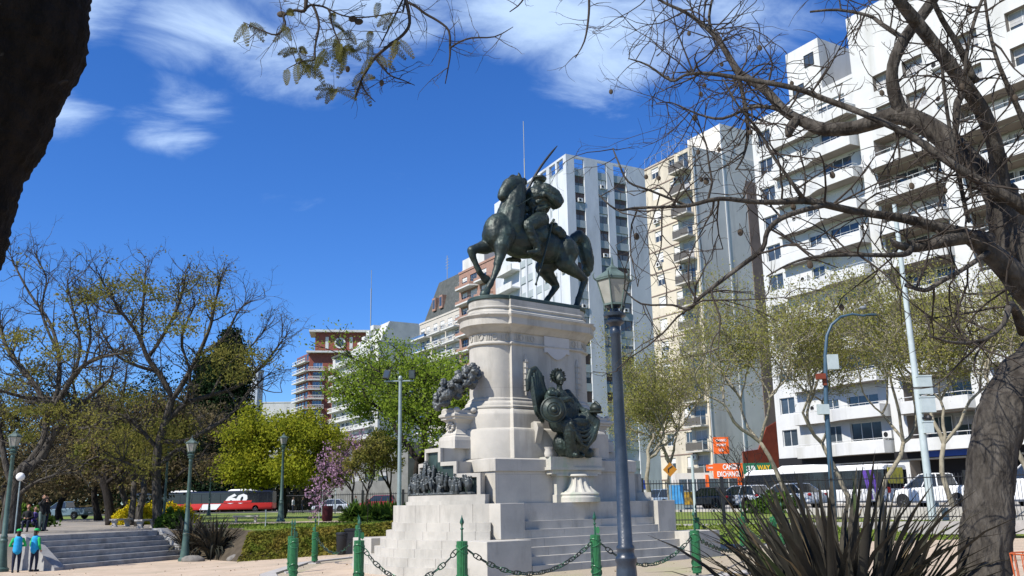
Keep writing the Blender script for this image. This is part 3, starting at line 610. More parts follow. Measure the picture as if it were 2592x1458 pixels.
# wing: overlapping long feathers along a curved leading edge
b = MB()
E_ = [(-.78, 4.55), (-1.08, 5.02), (-1.30, 5.40), (-1.26, 5.66), (-1.12, 5.76), (-.98, 5.66)]
chain_caps(b, [Bp(-.72, -1.70, 4.7, .10), Bp(-.9, -1.66, 5.1, .12), Bp(-1.02, -1.64, 5.5, .12), Bp(-1.14, -1.62, 5.68, .10), Bp(-1.32, -1.62, 5.60, .09), Bp(-1.42, -1.62, 5.35, .08), Bp(-1.44, -1.62, 5.05, .06)])
for k in range(13):
    q = k / 12; x0 = -.86 - .50 * q; z0 = 5.45 + .15 * math.sin(q * 3) - .35 * max(0, q - .7)
    x1 = -1.02 - .42 * q + .10 * q; z1 = 4.00 + .15 * q + .2 * abs(q - .3)
    for sg in (0,):
        a0 = Vector(Bp(x0, -1.64 - .05 * (k % 2), z0)); a1 = Vector(Bp(x1 * .94 + .02, -1.72 - .05 * (k % 2), z1 + .12 * (k % 2))); b.tube([a0, a0.lerp(a1, .4), a0.lerp(a1, .85), a1], [.045, .05, .042, .010], 6)
o = b.build('wing', BRONZE, ANG); bake_remesh(o, .014, 0, .4, (7, .006))
b = MB()
for k in range(40):
    q = (k % 20) / 19; a = math.pi * (-.12 + 1.24 * q); row = k // 20; c = Vector(Bp(-.43, -1.88 + .10 * row, 5.44)); e = Vector((math.cos(a), 0, math.sin(a))); d = (e + Vector((0, -.35 + .5 * row, .15)) + Vector((math.sin(k * 2.3) * .35, 0, math.cos(k * 1.7) * .35))).normalized()
    s_ = c + Vector((e.x * .175, 0, e.z * .20)); b.tube([s_, s_ + d * .05, s_ + d * .105], [.018, .032, .004], 5)
b.ell(Bp(-.43, -1.82, 5.50), (.19, .17, .17), 18, 12)
b.build('laurel_wreath', BRONZE, ANG, smooth=True)
# garland of bronze foliage climbing from the corner block to the shaft (and its twin at the far end)
def garland(sgn, label):
    t = empty('bronze_garland', M0 + Vector((0, 0, 4.45)), RZ, label, 'sculpture')
    path = [ml(1108, 1022, 3.35), ml(1122, 1005, 3.3), ml(1135, 985, 3.3), ml(1150, 990, 3.25), ml(1170, 965, 3.2), ml(1185, 950, 3.15), ml(1197, 935, 3.1), ml(1188, 968, 3.1)]
    rs = [.15, .22, .28, .24, .26, .30, .26, .2]
    b = MB(); rr = random.Random(3)
    for i in range(len(path) - 1):
        for k in range(30):
            q = rr.random(); p = path[i].lerp(path[i + 1], q); r = (rs[i] + (rs[i + 1] - rs[i]) * q) * 1.12
            d = Vector((rr.gauss(0, 1), rr.gauss(0, 1), rr.gauss(0, 1))).normalized() * r * rr.uniform(.3, 1.0)
            p = p + d; p = Vector((p.x * (1 if sgn < 0 else -1), p.y * (1 if sgn < 0 else -1), p.z - 4.45)); s_ = rr.choice([.045, .055, .07, .09, .13])
            b.ell(p, (s_, s_ * rr.uniform(.6, 1), s_ * rr.uniform(.7, 1.2)), 8, 6)
    o = b.build('foliage', BRONZE2, t); bake_remesh(o, .020, 0, .5, (14, .03))
garland(-1, 'grey bronze garland of leaves and fruit rising from the left stone block')
# relief of marching figures on the curved wall
def relief(sgn, label):
    t = empty('bronze_relief', M0 + Vector((0, 0, 2.0)), RZ, label, 'relief')
    cx = XC * (1 if sgn < 0 else -1); base = math.pi if sgn < 0 else 0; rr = random.Random(5)
    def c(a, R, z): return (cx + R * math.cos(base + rad(a)), R * math.sin(base + rad(a)), z - 2.0)
    pb = MB()
    for a0, a1, z1 in ((-7, 6.8, 3.27), (-19.6, -7, 2.87), (6.8, 19.6, 2.87), (-35.6, -19.6, 2.53), (19.6, 35.6, 2.53)):
        ring_block(pb, cx, 2.45, 2.525, base + rad(a0), base + rad(a1), .07, z1 - 2.0, 8)
    pb.build('panel', VERD, t)
    b = MB()
    for k in range(120):
        a = rr.uniform(-44, 33); top = 2.62 - .006 * abs(a + 6) + (.28 if -12 < a < 4 else 0); z = rr.uniform(2.12, top); R = 2.56 + rr.uniform(0, .22) * (1.3 - (z - 2.1) / .7)
        hgt = .24; ph = rr.uniform(-.4, .4)
        q = [c(a, R, z - hgt * .5), c(a + ph, R + .02, z - .02), c(a + ph * 2, R + .03, z + .10)]
        capsule(b, q[0], q[1], .03, .055, 7); capsule(b, q[1], q[2], .055, .05, 7); b.ell((q[2][0], q[2][1], q[2][2] + .075), .038, 7, 5)
        capsule(b, q[2], c(a + rr.uniform(-4, 4), R + .05, z + rr.uniform(-.05, .18)), .025, .015, 6)
    for k in range(12):
        a = rr.uniform(-10, 5); capsule(b, c(a, 2.56, 2.6), c(a + rr.uniform(-3, 3), 2.56, rr.uniform(2.8, 3.12)), .02, .008, 5)
    for k in range(40):
        a = rr.uniform(-40, 34); b.ell(c(a, 2.62 + rr.uniform(0, .15), 2.09), (.12, .12, .05), 8, 5)
    o = b.build('figures', mat('relief_bronze', (.03, .038, .04), .45, (.09, .10, .10), 7, .2, 20, metal=.3, spec=.5), t); bake_remesh(o, .013, 0)
relief(-1, 'dark bronze relief of a marching crowd above the left flight of steps')
# ---------------------------------------------------------------- fasces posts, chains
def make_post():
    t = empty('fasces_post', (0, 0, 0), 0)
    b = MB(); b.box(-.16, -.16, -.05, .16, .16, .055); b.build('base_stone', CONC, t)
    b = MB().use(GREENDARK); b.tube([(0, 0, .05), (0, 0, .12)], .035, 8); b.use(GREENPAINT)
    rings = []
    for r, z in [(.085, .10), (.105, .105), (.108, .5), (.112, 1.0), (.112, 1.08), (.095, 1.085)]:
        rg = []
        for i in range(60):
            a = 2 * math.pi * i / 60; q = r * (1 - (.10 if i % 3 == 0 else 0)); rg.append((q * math.cos(a), q * math.sin(a), z))
        rings.append(rg)
    b.loft(rings)
    b.build('rod_bundle', GREENPAINT, t, smooth=True)
    for grp in (((.92, 1), (.92, -1)), ((.35, 1), (.35, -1), (.22, 1))):
      b = MB()
      for z0, s in grp:
        pts = [(.116 * math.cos(a), .116 * math.sin(a), z0 + s * .085 * math.sin(a + .5)) for a in [i * math.pi / 12 for i in range(25)]]; b.tube(pts, .011, 5)
      b.build('lashing', GREENPAINT, t, smooth=True)
    b = MB(); b.tube([(0, 0, 1.07), (0, 0, 1.22), (0, 0, 1.30), (0, 0, 1.315), (0, 0, 1.33), (0, 0, 1.35)], [.022, .02, .018, .035, .035, .016], 8)
    b.lathe([(.014, 1.35), (.02, 1.40), (.045, 1.44), (.038, 1.48), (.015, 1.54), (.001, 1.60)], 4); b.build('spear', GREENDARK, t)
    b = MB(); b.box(-.012, -.01, 1.07, .03, .012, 1.26)
    pr = [(.02, 1.14), (.07, 1.10), (.10, 1.13), (.108, 1.19), (.09, 1.25), (.06, 1.26), (.02, 1.22)]; n = len(pr)
    b.add([(x, -.012, z) for x, z in pr] + [(x, .012, z) for x, z in pr], [tuple(range(n)), tuple(reversed(range(n, 2 * n)))] + [(i, n + i, n + (i + 1) % n, (i + 1) % n) for i in range(n)])
    b.build('axe_head', GREENPAINT, t); return t
post0 = make_post()
POSTS = [(908, 20.4, .3, 'front left one, its foot cut by the picture edge'), (1170, 18.8, 1.6, 'one in front of the near stone corner pier'), (1509, 20.9, -.2, 'one just left of the big lamp post'), (1762, 22.35, .2, 'one just right of the big lamp post'),
    (743, 25.0, .9, 'nearer one of the overlapping pair at left'), (737, 28.4, 2, 'farther one of the overlapping pair at left'), (797, 33.0, 2.8, 'lone one between the left pair and the steps'), (906, 30.5, 2.8, 'far one directly behind the front left post'),
    (1880, 33.0, .4, 'far one at the grass edge left of the spiky plant'), (1960, 32.0, .2, 'left of two far ones touching the spiky plant'), (1982, 33.5, .5, 'right of two far ones touching the spiky plant'), (1765, 34.5, 2.0, 'far one behind the post right of the lamp')]
PP = []
for i, (px, Y, a, lb) in enumerate(POSTS):
    x = (px - 1296) / 2354 * Y
    # foot position: correct the column for camera roll/tilt using the ground point
    for _ in range(6):
        q = Vector((x, Y, h(x, Y) + .5)); d = q - Vector((0, 0, EYE)); cp, sp = math.cos(PITCH), math.sin(PITCH)
        yy = d.y * cp + d.z * sp; zc = -d.y * sp + d.z * cp; xr = d.x / yy * F; yr = zc / yy * F
        xs_ = 1296 + xr * math.cos(ROLL) - yr * math.sin(ROLL); x += (px - xs_) / 2354 * Y
    o = post0 if i == 0 else copy_tree(post0); o.location = (x, Y, h(x, Y)); o.rotation_euler = (0, 0, a)
    tag(o, 'green iron fasces post: ' + lb, 'post', 'green fasces posts around the monument'); PP.append(Vector((x, Y, h(x, Y))))
def chain(a, b, sag, lb):
    a = a + Vector((0, 0, .92)); b = b + Vector((0, 0, .92)); d0 = (b - a); d0.z = 0; d0.normalize(); a = a + d0 * .12; b = b - d0 * .12
    def P(q): p = a.lerp(b, q); return Vector((p.x, p.y, p.z - sag * 4 * q * (1 - q)))
    n = max(6, int(((b - a).length * (1 + 2.6 * (sag / (b - a).length) ** 2)) / .175)); mb = MB()
    for k in range(n):
        q = (k + .5) / n; p = P(q); d = (P(min(1, q + .02)) - P(max(0, q - .02))).normalized()
        u = d.cross(Vector((0, 0, 1))).normalized(); v = u.cross(d); s_ = v if k % 2 else u
        s_ = (v * math.cos(.5) + u * math.sin(.5)) if k % 2 else (u * math.cos(.5) - v * math.sin(.5))
        pts = []
        for i in range(13):
            an = 2 * math.pi * i / 12; pts.append(p + d * (.108 * math.copysign(abs(math.cos(an)) ** .8, math.cos(an))) + s_ * (.046 * math.copysign(abs(math.sin(an)) ** .8, math.sin(an))))
        mb.tube(pts, .0125, 5, cap=False); mb.tube([p - s_ * .042, p + s_ * .042], .0115, 5)
    o = mb.build('chain', CHAIN); tag(o, lb, 'chain', 'chains hanging between the green posts')
CH = [(0, 1, .62, 'slack iron chain hanging in front of the curved left steps'), (1, 2, .56, 'slack iron chain crossing in front of the near corner pier and straight flight'), (2, 3, .55, 'slack iron chain passing behind the big lamp post'), (3, 9, .6, 'iron chain running right from the post beside the lamp toward the spiky plant'), (6, 7, .55, 'far iron chain sagging before the hedge left of the steps'), (8, 9, .5, 'far iron chain between the posts on the right grass edge'), (11, 8, .5, 'iron chain dropping behind the right stone pier')]
for a, b_, s_, lb in CH: chain(PP[a], PP[b_], s_, lb)
# ---------------------------------------------------------------- cast iron lamps
LBLUE = mat('blue_black_paint', (.016, .026, .042), .35, (.05, .065, .085), 2.5, .12, 30, spec=.5, lo=.45, hi=.8)
LGREEN = mat('grey_green_paint', (.06, .11, .095), .5, (.035, .07, .06), 4, spec=.4)
LROOF = mat('weathered_copper', (.10, .14, .125), .6, (.06, .09, .08), 6)
LGLASS = mat('milky_lamp_glass', (.34, .34, .295), .35, (.25, .25, .215), 5, spec=.5)
def make_lamp(name, pm):
    t = empty(name, (0, 0, 0), 0)
    b = MB(); b.lathe([(.26, 0), (.26, .10), (.20, .16), (.185, .30), (.15, .60), (.13, .95), (.125, 1.02), (.14, 1.05), (.14, 1.09), (.115, 1.12), (.11, 1.18), (.118, 1.20), (.118, 1.23), (.096, 1.26), (.078, 2.6), (.066, 3.98), (.075, 4.0), (.075, 4.05), (.066, 4.07), (.066, 4.11), (.09, 4.14), (.125, 4.16), (.13, 4.18), (.10, 4.20), (.095, 4.23), (.15, 4.25), (.155, 4.28), (.11, 4.30), (.06, 4.33), (.055, 4.36), (.13, 4.39)], 24)
    b.build('pole', pm, t, smooth=True)
    def hexr(r, z): return [(r * math.cos(math.pi / 3 * i + .2), r * math.sin(math.pi / 3 * i + .2), z) for i in range(6)]
    b = MB(); b.loft([hexr(.135, 4.42), hexr(.222, 4.74)]); b.build('glass', LGLASS, t)
    b = MB()
    b.loft([hexr(.10, 4.385), hexr(.15, 4.40), hexr(.15, 4.425)]); b.loft([hexr(.225, 4.735), hexr(.245, 4.75), hexr(.245, 4.775)])
    for i in range(6):
        p0 = Vector(hexr(.142, 4.42)[i]); p1 = Vector(hexr(.230, 4.745)[i]); b.tube([p0, p1], .010, 4)
        a = math.pi / 3 * i + .2; e = Vector((math.cos(a), math.sin(a), 0))
        b.tube([p1, Vector((0, 0, 4.78)) + e * .275, Vector((0, 0, 4.83)) + e * .285, Vector((0, 0, 4.86)) + e * .265], [.012, .011, .009, .003], 4)
        b.tube([p0 - Vector((0, 0, .02)), Vector((0, 0, 4.35)) + e * .13, Vector((0, 0, 4.31)) + e * .10], [.012, .012, .004], 4)
    b.build('lantern_frame', LROOF, t)
    b = MB(); b.loft([hexr(.25, 4.775), hexr(.235, 4.80), hexr(.09, 4.90), hexr(.085, 4.93), hexr(.05, 4.95), hexr(.02, 4.98), hexr(.012, 5.05), hexr(.002, 5.12)]); b.build('lantern_roof', LROOF, t)
    return t
def place(px, Y, hh=.0, zoff=0):
    x = (px - 1296) / 2354 * Y
    for _ in range(6):
        q = Vector((x, Y, h(x, Y) + hh)); d = q - Vector((0, 0, EYE)); cp, sp = math.cos(PITCH), math.sin(PITCH)
        yy = d.y * cp + d.z * sp; zc = -d.y * sp + d.z * cp; xr = d.x / yy * F; yr = zc / yy * F
        x += (px - (1296 + xr * math.cos(ROLL) - yr * math.sin(ROLL))) / 2354 * Y
    return Vector((x, Y, h(x, Y) + zoff))
nl = make_lamp('street_lamp', LBLUE); nl.location = place(1553, 12.1, 4.6); tag(nl, 'tall blue-black cast iron lamp post with six-sided lantern in front of the monument', 'street lamp')
fl = make_lamp('street_lamp', LGREEN)
FLS = [(469, 42, 1.09, 0, 'grey-green lamp post with glass lantern beside the end of the left steps'), (5, 37, 1.1, 0, 'grey-green lamp post at the very left edge of the picture'), (711, 62, 1.16, 1.2, 'grey-green lamp post on the lawn in front of the yellow-green tree'), (529, 100, .95, .5, 'small far lamp post in front of the red bus')]
for i, (px, Y, s_, a, lb) in enumerate(FLS):
    o = fl if i == 0 else copy_tree(fl); o.location = place(px, Y, .5); o.scale = (s_, s_, s_); o.rotation_euler = (0, 0, a); tag(o, lb, 'street lamp')
# ---------------------------------------------------------------- buildings along the street
GLASS = mat('window_glass', (.03, .04, .05), .08, (.06, .08, .10), .4, spec=.8)
GLASSB = mat('blue_glass', (.05, .10, .20), .08, (.10, .17, .30), .5, spec=.8)
SHUT_W = mat('white_shutter', (.66, .65, .62), .6, (.56, .55, .52), 9)
SHUT_B = mat('brown_shutter', (.12, .075, .06), .6, (.09, .06, .05), 6)
SHUT_G = mat('grey_shutter', (.40, .40, .40), .6, (.32, .32, .32), 6)
FRAMEW = mat('white_frame', (.62, .63, .62), .5); FRAMED = mat('dark_frame', (.03, .035, .035), .5); FRAMEG = mat('green_frame', (.08, .16, .13), .5)
RAIL = mat('metal_rail', (.30, .31, .30), .5); WRAIL = mat('white_rail', (.62, .62, .60), .5)
WHITEW = mat('white_render', (.57, .575, .56), .85, (.50, .505, .49), .5, .1, 20, col3=(.42, .42, .39), scale3=.5, st3=(1, 1, .12))
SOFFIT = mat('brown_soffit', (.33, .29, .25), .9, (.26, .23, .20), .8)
CREAM = mat('cream_render', (.58, .52, .40), .85, (.50, .45, .36), .4, .1, 20, col3=(.40, .36, .29), scale3=.5, st3=(1, 1, .12))
GREYW = mat('grey_party_wall', (.64, .61, .55), .9, (.56, .535, .48), .3, .15, 10, col3=(.44, .42, .38), scale3=.35, st3=(1, 1, .15))
TOWERW = mat('blue_white_render', (.56, .58, .60), .85, (.47, .50, .53), .4, .1, 15, col3=(.38, .40, .42), scale3=.18, stretch=(1, 1, .35))
SPAND = mat('spandrel_grey', (.33, .37, .38), .8, (.27, .31, .32), .7)
BRICK = mat('red_brick', (.26, .085, .06), .9, (.19, .06, .045), 2, .2, 30)
BRICK2 = mat('salmon_brick', (.33, .20, .155), .9, (.25, .15, .115), 2, .2, 30)
REDP = mat('red_painted_wall', (.30, .055, .025), .85, (.22, .04, .02), 1.5)
BROWNP = mat('brown_painted_wall', (.22, .16, .13), .9, (.16, .12, .10), .6)
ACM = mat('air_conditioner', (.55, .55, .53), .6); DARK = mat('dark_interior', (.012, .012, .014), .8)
WCACHE = {}
def win_mesh(w_, h_, var, frame, shut, depth=.0):
    key = (round(w_, 2), round(h_, 2), var, frame.name, shut.name)
    if key in WCACHE: return WCACHE[key]
    b = MB(); t = .05
    b.use(GLASS); b.add([(0, .02, 0), (w_, .02, 0), (w_, .02, h_), (0, .02, h_)], [(0, 1, 2, 3)])
    b.use(frame)
    b.box(0, -.03, 0, w_, .03, t); b.box(0, -.03, h_ - t, w_, .03, h_); b.box(0, -.03, t, t, .03, h_ - t); b.box(w_ - t, -.03, t, w_, .03, h_ - t)
    for k in range(1, max(2, int(w_ / .8))): x = w_ * k / max(2, int(w_ / .8)); b.box(x - .025, -.02, t, x + .025, .025, h_ - t)
    if var:
        cov = {1: .45, 2: .96, 3: .7, 4: .25}[var]; b.use(shut); z0 = h_ * (1 - cov); b.box(t, -.012, z0, w_ - t, .012, h_ - t)
        k = z0
        while k < h_ - t: b.box(t, -.02, k, w_ - t, -.01, k + .02); k += .22
    me = b.build('window', None); m = me.data; bpy.data.objects.remove(me); WCACHE[key] = m; return m
NW = {}
def add_window(parent, M, x, z, w_, h_, y, frame, shut, wts=(3, 3, 2, 2, 2), name='window', rr=None):
    rr = rr or R_
    NW[parent.name] = NW.get(parent.name, 0) + 1
    if NW[parent.name] > 98: return
    var = rr.choices(range(5), wts)[0]; o = bpy.data.objects.new(name, win_mesh(w_, h_, var, frame, shut)); COL.objects.link(o)
    o.parent = parent; o.matrix_local = M @ Matrix.Translation((x, y, z))
def wall_open(mb, M, x0, x1, z0, z1, ops, d=.2, wallm=None, revm=None):
    xs = sorted(set([x0, x1] + [v for o in ops for v in o[:2]])); zs = sorted(set([z0, z1] + [v for o in ops for v in o[2:4]]))
    xs = [v for v in xs if x0 <= v <= x1]; zs = [v for v in zs if z0 <= v <= z1]
    def isop(cx, cz): return any(o[0] < cx < o[1] and o[2] < cz < o[3] for o in ops)
    if wallm: mb.use(wallm)
    for j in range(len(zs) - 1):
        i = 0
        while i < len(xs) - 1:
            if isop((xs[i] + xs[i + 1]) / 2, (zs[j] + zs[j + 1]) / 2): i += 1; continue
            k = i
            while k < len(xs) - 1 and not isop((xs[k] + xs[k + 1]) / 2, (zs[j] + zs[j + 1]) / 2): k += 1
            mb.add([M @ Vector(p) for p in ((xs[i], 0, zs[j]), (xs[k], 0, zs[j]), (xs[k], 0, zs[j + 1]), (xs[i], 0, zs[j + 1]))], [(0, 1, 2, 3)]); i = k
    if revm: mb.use(revm)
    for o in ops:
        a, b_, c, e = o[:4]
        P = [Vector(p) for p in ((a, 0, c), (b_, 0, c), (b_, 0, e), (a, 0, e), (a, d, c), (b_, d, c), (b_, d, e), (a, d, e))]
        mb.add([M @ p for p in P], [(0, 4, 5, 1), (1, 5, 6, 2), (2, 6, 7, 3), (3, 7, 4, 0)])
def shell(name, parent, M, W, D, H, m, front=False):
    b = MB(); P = [M @ Vector(p) for p in ((0, .0, 0), (W, .0, 0), (W, D, 0), (0, D, 0), (0, .0, H), (W, .0, H), (W, D, H), (0, D, H))]
    fs = [(4, 5, 6, 7), (1, 2, 6, 5), (2, 3, 7, 6), (3, 0, 4, 7)]
    if front: fs.append((0, 1, 5, 4))
    b.add(P, fs); return b.build(name, m, parent)
def rail_mesh(b, M, pts, z0, z1, m, step=.45, top=.03):
    b.use(m)
    for p, q in zip(pts, pts[1:]):
        p = Vector((*p, 0)); q = Vector((*q, 0)); n = max(1, int((q - p).length / step))
        b.tube([M @ (p + Vector((0, 0, z1))), M @ (q + Vector((0, 0, z1)))], top, 4); b.tube([M @ (p + Vector((0, 0, z0))), M @ (q + Vector((0, 0, z0)))], top * .7, 4)
        for k in range(n + 1):
            c = p.lerp(q, k / n); b.tube([M @ (c + Vector((0, 0, z0))), M @ (c + Vector((0, 0, z1)))], top * .6, 4)
def ac_unit(parent, M, x, y, z):
    key = 'AC'
    if key not in WCACHE:
        b = MB().use(ACM); b.box(-.42, -.32, 0, .42, 0, .6); b.use(DARK); b.lathe([(.2, 0), (.2, .01)], 12, M=Matrix.Translation((-.1, -.325, .3)) @ Matrix.Rotation(rad(90), 4, 'X')); b.use(RAIL); b.box(-.4, -.3, -.06, -.34, 0, 0); b.box(.34, -.3, -.06, .4, 0, 0)
        o = b.build('air_conditioner', None); WCACHE[key] = o.data; bpy.data.objects.remove(o)
    o = bpy.data.objects.new('air_conditioner', WCACHE[key]); COL.objects.link(o); o.parent = parent; o.matrix_local = M @ Matrix.Translation((x, y, z))
I4 = Matrix.Identity(4)
RZF = math.atan2(-.855, .518)
BZ = 1.2
# --- B1: long white apartment block on the right
b1 = empty('apartment_block', (23.5, 82.0, BZ), RZF, 'long white apartment block with banded balconies on the right, behind the bare foreground tree', 'building')
fh = 2.83; NF = 11; W1 = 48
wb = MB(); ops = []; G0 = 4.0
secs = []
def flo(k): return G0 + k * fh
for k in range(NF):
    z = flo(k)
    ops += [(.6, 2.3, z + 1.0, z + 2.45)]                                    # corner strip windows
    ops += [(5.6, 7.0, z + .95, z + 2.4), (7.9, 10.9, z + .05 + .9, z + 2.45)]
    if k < 9:
        ops += [(13.6, 19.2, z + .02, z + fh - .28), (21.0, 28.4, z + .02, z + fh - .28), (30.2, 36.5, z + .02, z + fh - .28), (38.4, 45.5, z + .02, z + fh - .28)]
    else: ops += [(14.2, 15.6, z + 1, z + 2.4), (17.0, 18.8, z + 1, z + 2.4), (21.6, 23.4, z + .9, z + 2.4), (25.6, 27.6, z + .9, z + 2.4), (30.6, 32.6, z + .9, z + 2.4), (34.2, 36, z + .9, z + 2.4)]
# shop fronts
shops = [(.8, 5.6, .1, 3.2), (6.4, 12, .1, 3.2), (13.4, 19.4, .1, 3.2), (21, 28, .1, 3.2), (30, 37, .1, 3.2)]
deep = [o for o in ops if o[1] - o[0] > 4]; shal = [o for o in ops if o[1] - o[0] <= 4]
H1a = G0 + 11 * fh + .6
wall_open(wb, I4, 0, 12.3, 0, H1a, [o for o in shal if o[0] < 12] + [s for s in shops if s[0] < 12.3], .25, WHITEW, WHITEW)
H1b = G0 + 12 * fh + 3.0
Mr = Matrix.Translation((0, -.5, 0))
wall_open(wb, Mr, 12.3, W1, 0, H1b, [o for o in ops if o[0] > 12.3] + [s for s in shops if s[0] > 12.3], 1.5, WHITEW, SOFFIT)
wb.use(WHITEW); wb.box(12.29, -.5, 0, 12.31, .3, H1b - .01)
wb.build('wall', None, b1)
b = MB().use(WHITEW); b.box(0, .3, 0, 12.3, 16, H1a - .02); b.box(12.3, 1.1, 0, W1, 16, H1b - .02); b.build('building_core', None, b1)
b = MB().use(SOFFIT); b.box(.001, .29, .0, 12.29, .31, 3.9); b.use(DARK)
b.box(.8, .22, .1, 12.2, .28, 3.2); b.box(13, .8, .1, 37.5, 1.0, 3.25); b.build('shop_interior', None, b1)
b = MB().use(WHITEW)
b.box(4.5, .6, H1a - .02, 8.3, 9, H1a + 5.7); b.box(8.2, 6, H1a - .02, 12.2, 12, H1a + 3.2); b.box(19.8, 1.5, H1b - .02, 36, 9, H1b + 4.6); b.box(-.02, -.05, H1a - .02, 12.3, .2, H1a + .35); b.build('roof_box', None, b1)
for (x, z, w_, h_) in ((6.6, H1a + 3.4, 1.1, 1.2), (5.0, H1a + .9, 1.3, 1.2)): add_window(b1, I4, x, z, w_, h_, .57, FRAMED, SHUT_G, (1, 0, 0, 0, 0))
bal = MB()
def wavy(q, x0, x1, d0, d1): return 0
for k in range(NF):
    z = flo(k)
    # left part: long solid parapet with a swelling at its right half
    bb = MB().use(WHITEW); pts = [(2.6, 0), (2.75, -.75), (6.8, -.75)] + [(6.8 + 5.2 * i / 8, -.75 - .65 * math.sin(min(1, i / 3) * math.pi / 2)) for i in range(1, 9)] + [(12.05, -.9), (12.1, 0)]
    bb.prism(pts, z - .14, z + .0); outer = pts; inner = [(x + (.1 if i == 0 else (-.1 if i == len(pts) - 1 else 0)), y + (.12 if y < 0 else 0)) for i, (x, y) in enumerate(pts)]
    ph = .82 if k not in (4,) else .5
    for i in range(len(pts) - 1):
        bb.prism([outer[i], outer[i + 1], inner[i + 1], inner[i]], z, z + ph)
    rail_mesh(bb, I4, [(p[0], p[1] + .05) for p in pts[1:-1]], z + ph, z + ph + .18, WRAIL, .9, .022)
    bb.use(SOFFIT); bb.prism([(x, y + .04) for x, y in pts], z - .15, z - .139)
    bb.build('balcony', None, b1)
    add_window(b1, I4, .6, z + 1.0, 1.7, 1.45, .16, FRAMEW, SHUT_W, (4, 3, 0, 1, 2)); add_window(b1, I4, 5.6, z + .95, 1.4, 1.45, .16, FRAMEW, SHUT_W); add_window(b1, I4, 7.9, z + .95, 3.0, 1.5, .16, FRAMEW, SHUT_W)
    if k % 2: ac_unit(b1, I4, 4.3 + (k % 3) * .3, -.05, z + .9)
    if k % 3 == 0: ac_unit(b1, I4, 11.6, -.05, z + 1.0)
    # right loggias
    if k < 9:
        for (x0, x1) in ((13.4, 19.3), (20.8, 28.5), (30, 36.6), (38.2, 45.6)):
            bb = MB().use(WHITEW); pj = -1.5 
            P = [(x0 - .05, -.5)] + [(x0 + .7 - .75 * math.cos(i * math.pi / 10), -.5 - 1.0 * math.sin(i * math.pi / 10)) for i in range(1, 6)] + [(x1 - .3, -1.5), (x1, -1.3), (x1 + .05, -.5)]
            bb.prism(P, z - .2, z); Pi = [(x, min(-.5, y + .13)) for x, y in P]
            for i in range(len(P) - 1): bb.prism([P[i], P[i + 1], Pi[i + 1], Pi[i]], z, z + .70)
            rail_mesh(bb, I4, [(p[0], p[1] + .06) for p in P[1:]], z + .70, z + 1.0, WRAIL, 1.3, .028)
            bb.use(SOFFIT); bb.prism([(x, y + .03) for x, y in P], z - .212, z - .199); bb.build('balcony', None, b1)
            if x0 < 30:
                add_window(b1, Mr, x0 + .8, z + .1, 2.2, 2.3, 1.45, FRAMEW, SHUT_W, (5, 2, 1, 1, 2)); add_window(b1, Mr, x0 + 3.3, z + .8, 1.9, 1.5, 1.45, FRAMEW, SHUT_G, (5, 2, 1, 1, 2))
            if (k + int(x0)) % 3 == 0: ac_unit(b1, Mr, x1 - .8, 1.2, z + 1.5)
    else:
        for (x, w_) in ((14.2, 1.4), (17, 1.8), (21.6, 1.8), (25.6, 2.0)): add_window(b1, Mr, x, z + .92, w_, 1.5, .5, FRAMEW, SHUT_G, (2, 3, 1, 3, 1))
        ac_unit(b1, Mr, 20.0, -.02, z + .5); ac_unit(b1, Mr, 28.6, -.02, z + .5)
b = MB().use(DARK); b.box(0, -.12, 3.3, 12.3, -.02, 4.0); b.box(12.3, -.7, 3.3, 37, -.52, 3.9); b.use(mat('shop_blue', (.03, .08, .35), .5)); b.box(15.0, -.78, 3.35, 18.4, -.71, 3.85); b.use(mat('shop_red', (.35, .03, .02), .5)); b.box(23, -.78, 3.35, 26, -.71, 3.85); b.build('shop_fascia', None, b1)
# --- B2: cream building with the grey party wall
b2 = empty('apartment_building', (22.3 - .518 * 9.0, 104 + .855 * 9.0, BZ), RZF, 'tall cream building with small railed balconies and a blank grey side wall', 'building')
W2 = 9.0; fh2 = 2.83; NF2 = 14; g2 = 3.2; H2 = g2 + NF2 * fh2; wb = MB(); ops = []
for k in range(NF2):
    z = g2 + k * fh2; ops += [(1.3, 2.7, z + .9, z + 2.3), (4.7, 5.8, z + .9, z + 2.3), (6.4, 8.3, z + .06, z + 2.35)]
wall_open(wb, I4, 0, W2, 0, H2, ops + [(.5, 8.3, .1, 2.8)], .2, CREAM, CREAM); wb.use(BROWNP)
for k in range(NF2 + 1): z = g2 + k * fh2; wb.box(-.02, -.05, z - .30, 5.9, 0.02, z - .16)
wb.build('wall', None, b2)
b = MB().use(GREYW); b.box(.0, .22, 0, W2, 19, H2 - .02); b.use(GREYW); b.box(2.5, 5.5, H2 - .02, W2 - .3, 16, H2 + 4.2); b.use(FRAMEW); b.box(W2, 5.0, 1, W2 + .06, 5.22, H2 + 4); b.box(W2 - .0, .10, 1, W2 + .05, .25, H2 - .1)
b.use(BROWNP); b.box(W2, 8.8, 5.0, W2 + .05, 10.6, H2 - 3); b.build('party_wall', None, b2)
b = MB().use(REDP); xx = W2 + .03
pr = [(4.6, 3.4), (10.7, 3.4), (10.7, 9.6), (8.8, 8.8), (7.2, 6.2), (4.6, 5.9)]; n = len(pr)
b.add([(xx, y, z) for y, z in pr] + [(xx + .08, y, z) for y, z in pr], [tuple(reversed(range(n))), tuple(range(n, 2 * n))] + [(i, (i + 1) % n, n + (i + 1) % n, n + i) for i in range(n)]); b.build('red_wall_paint', None, b2)
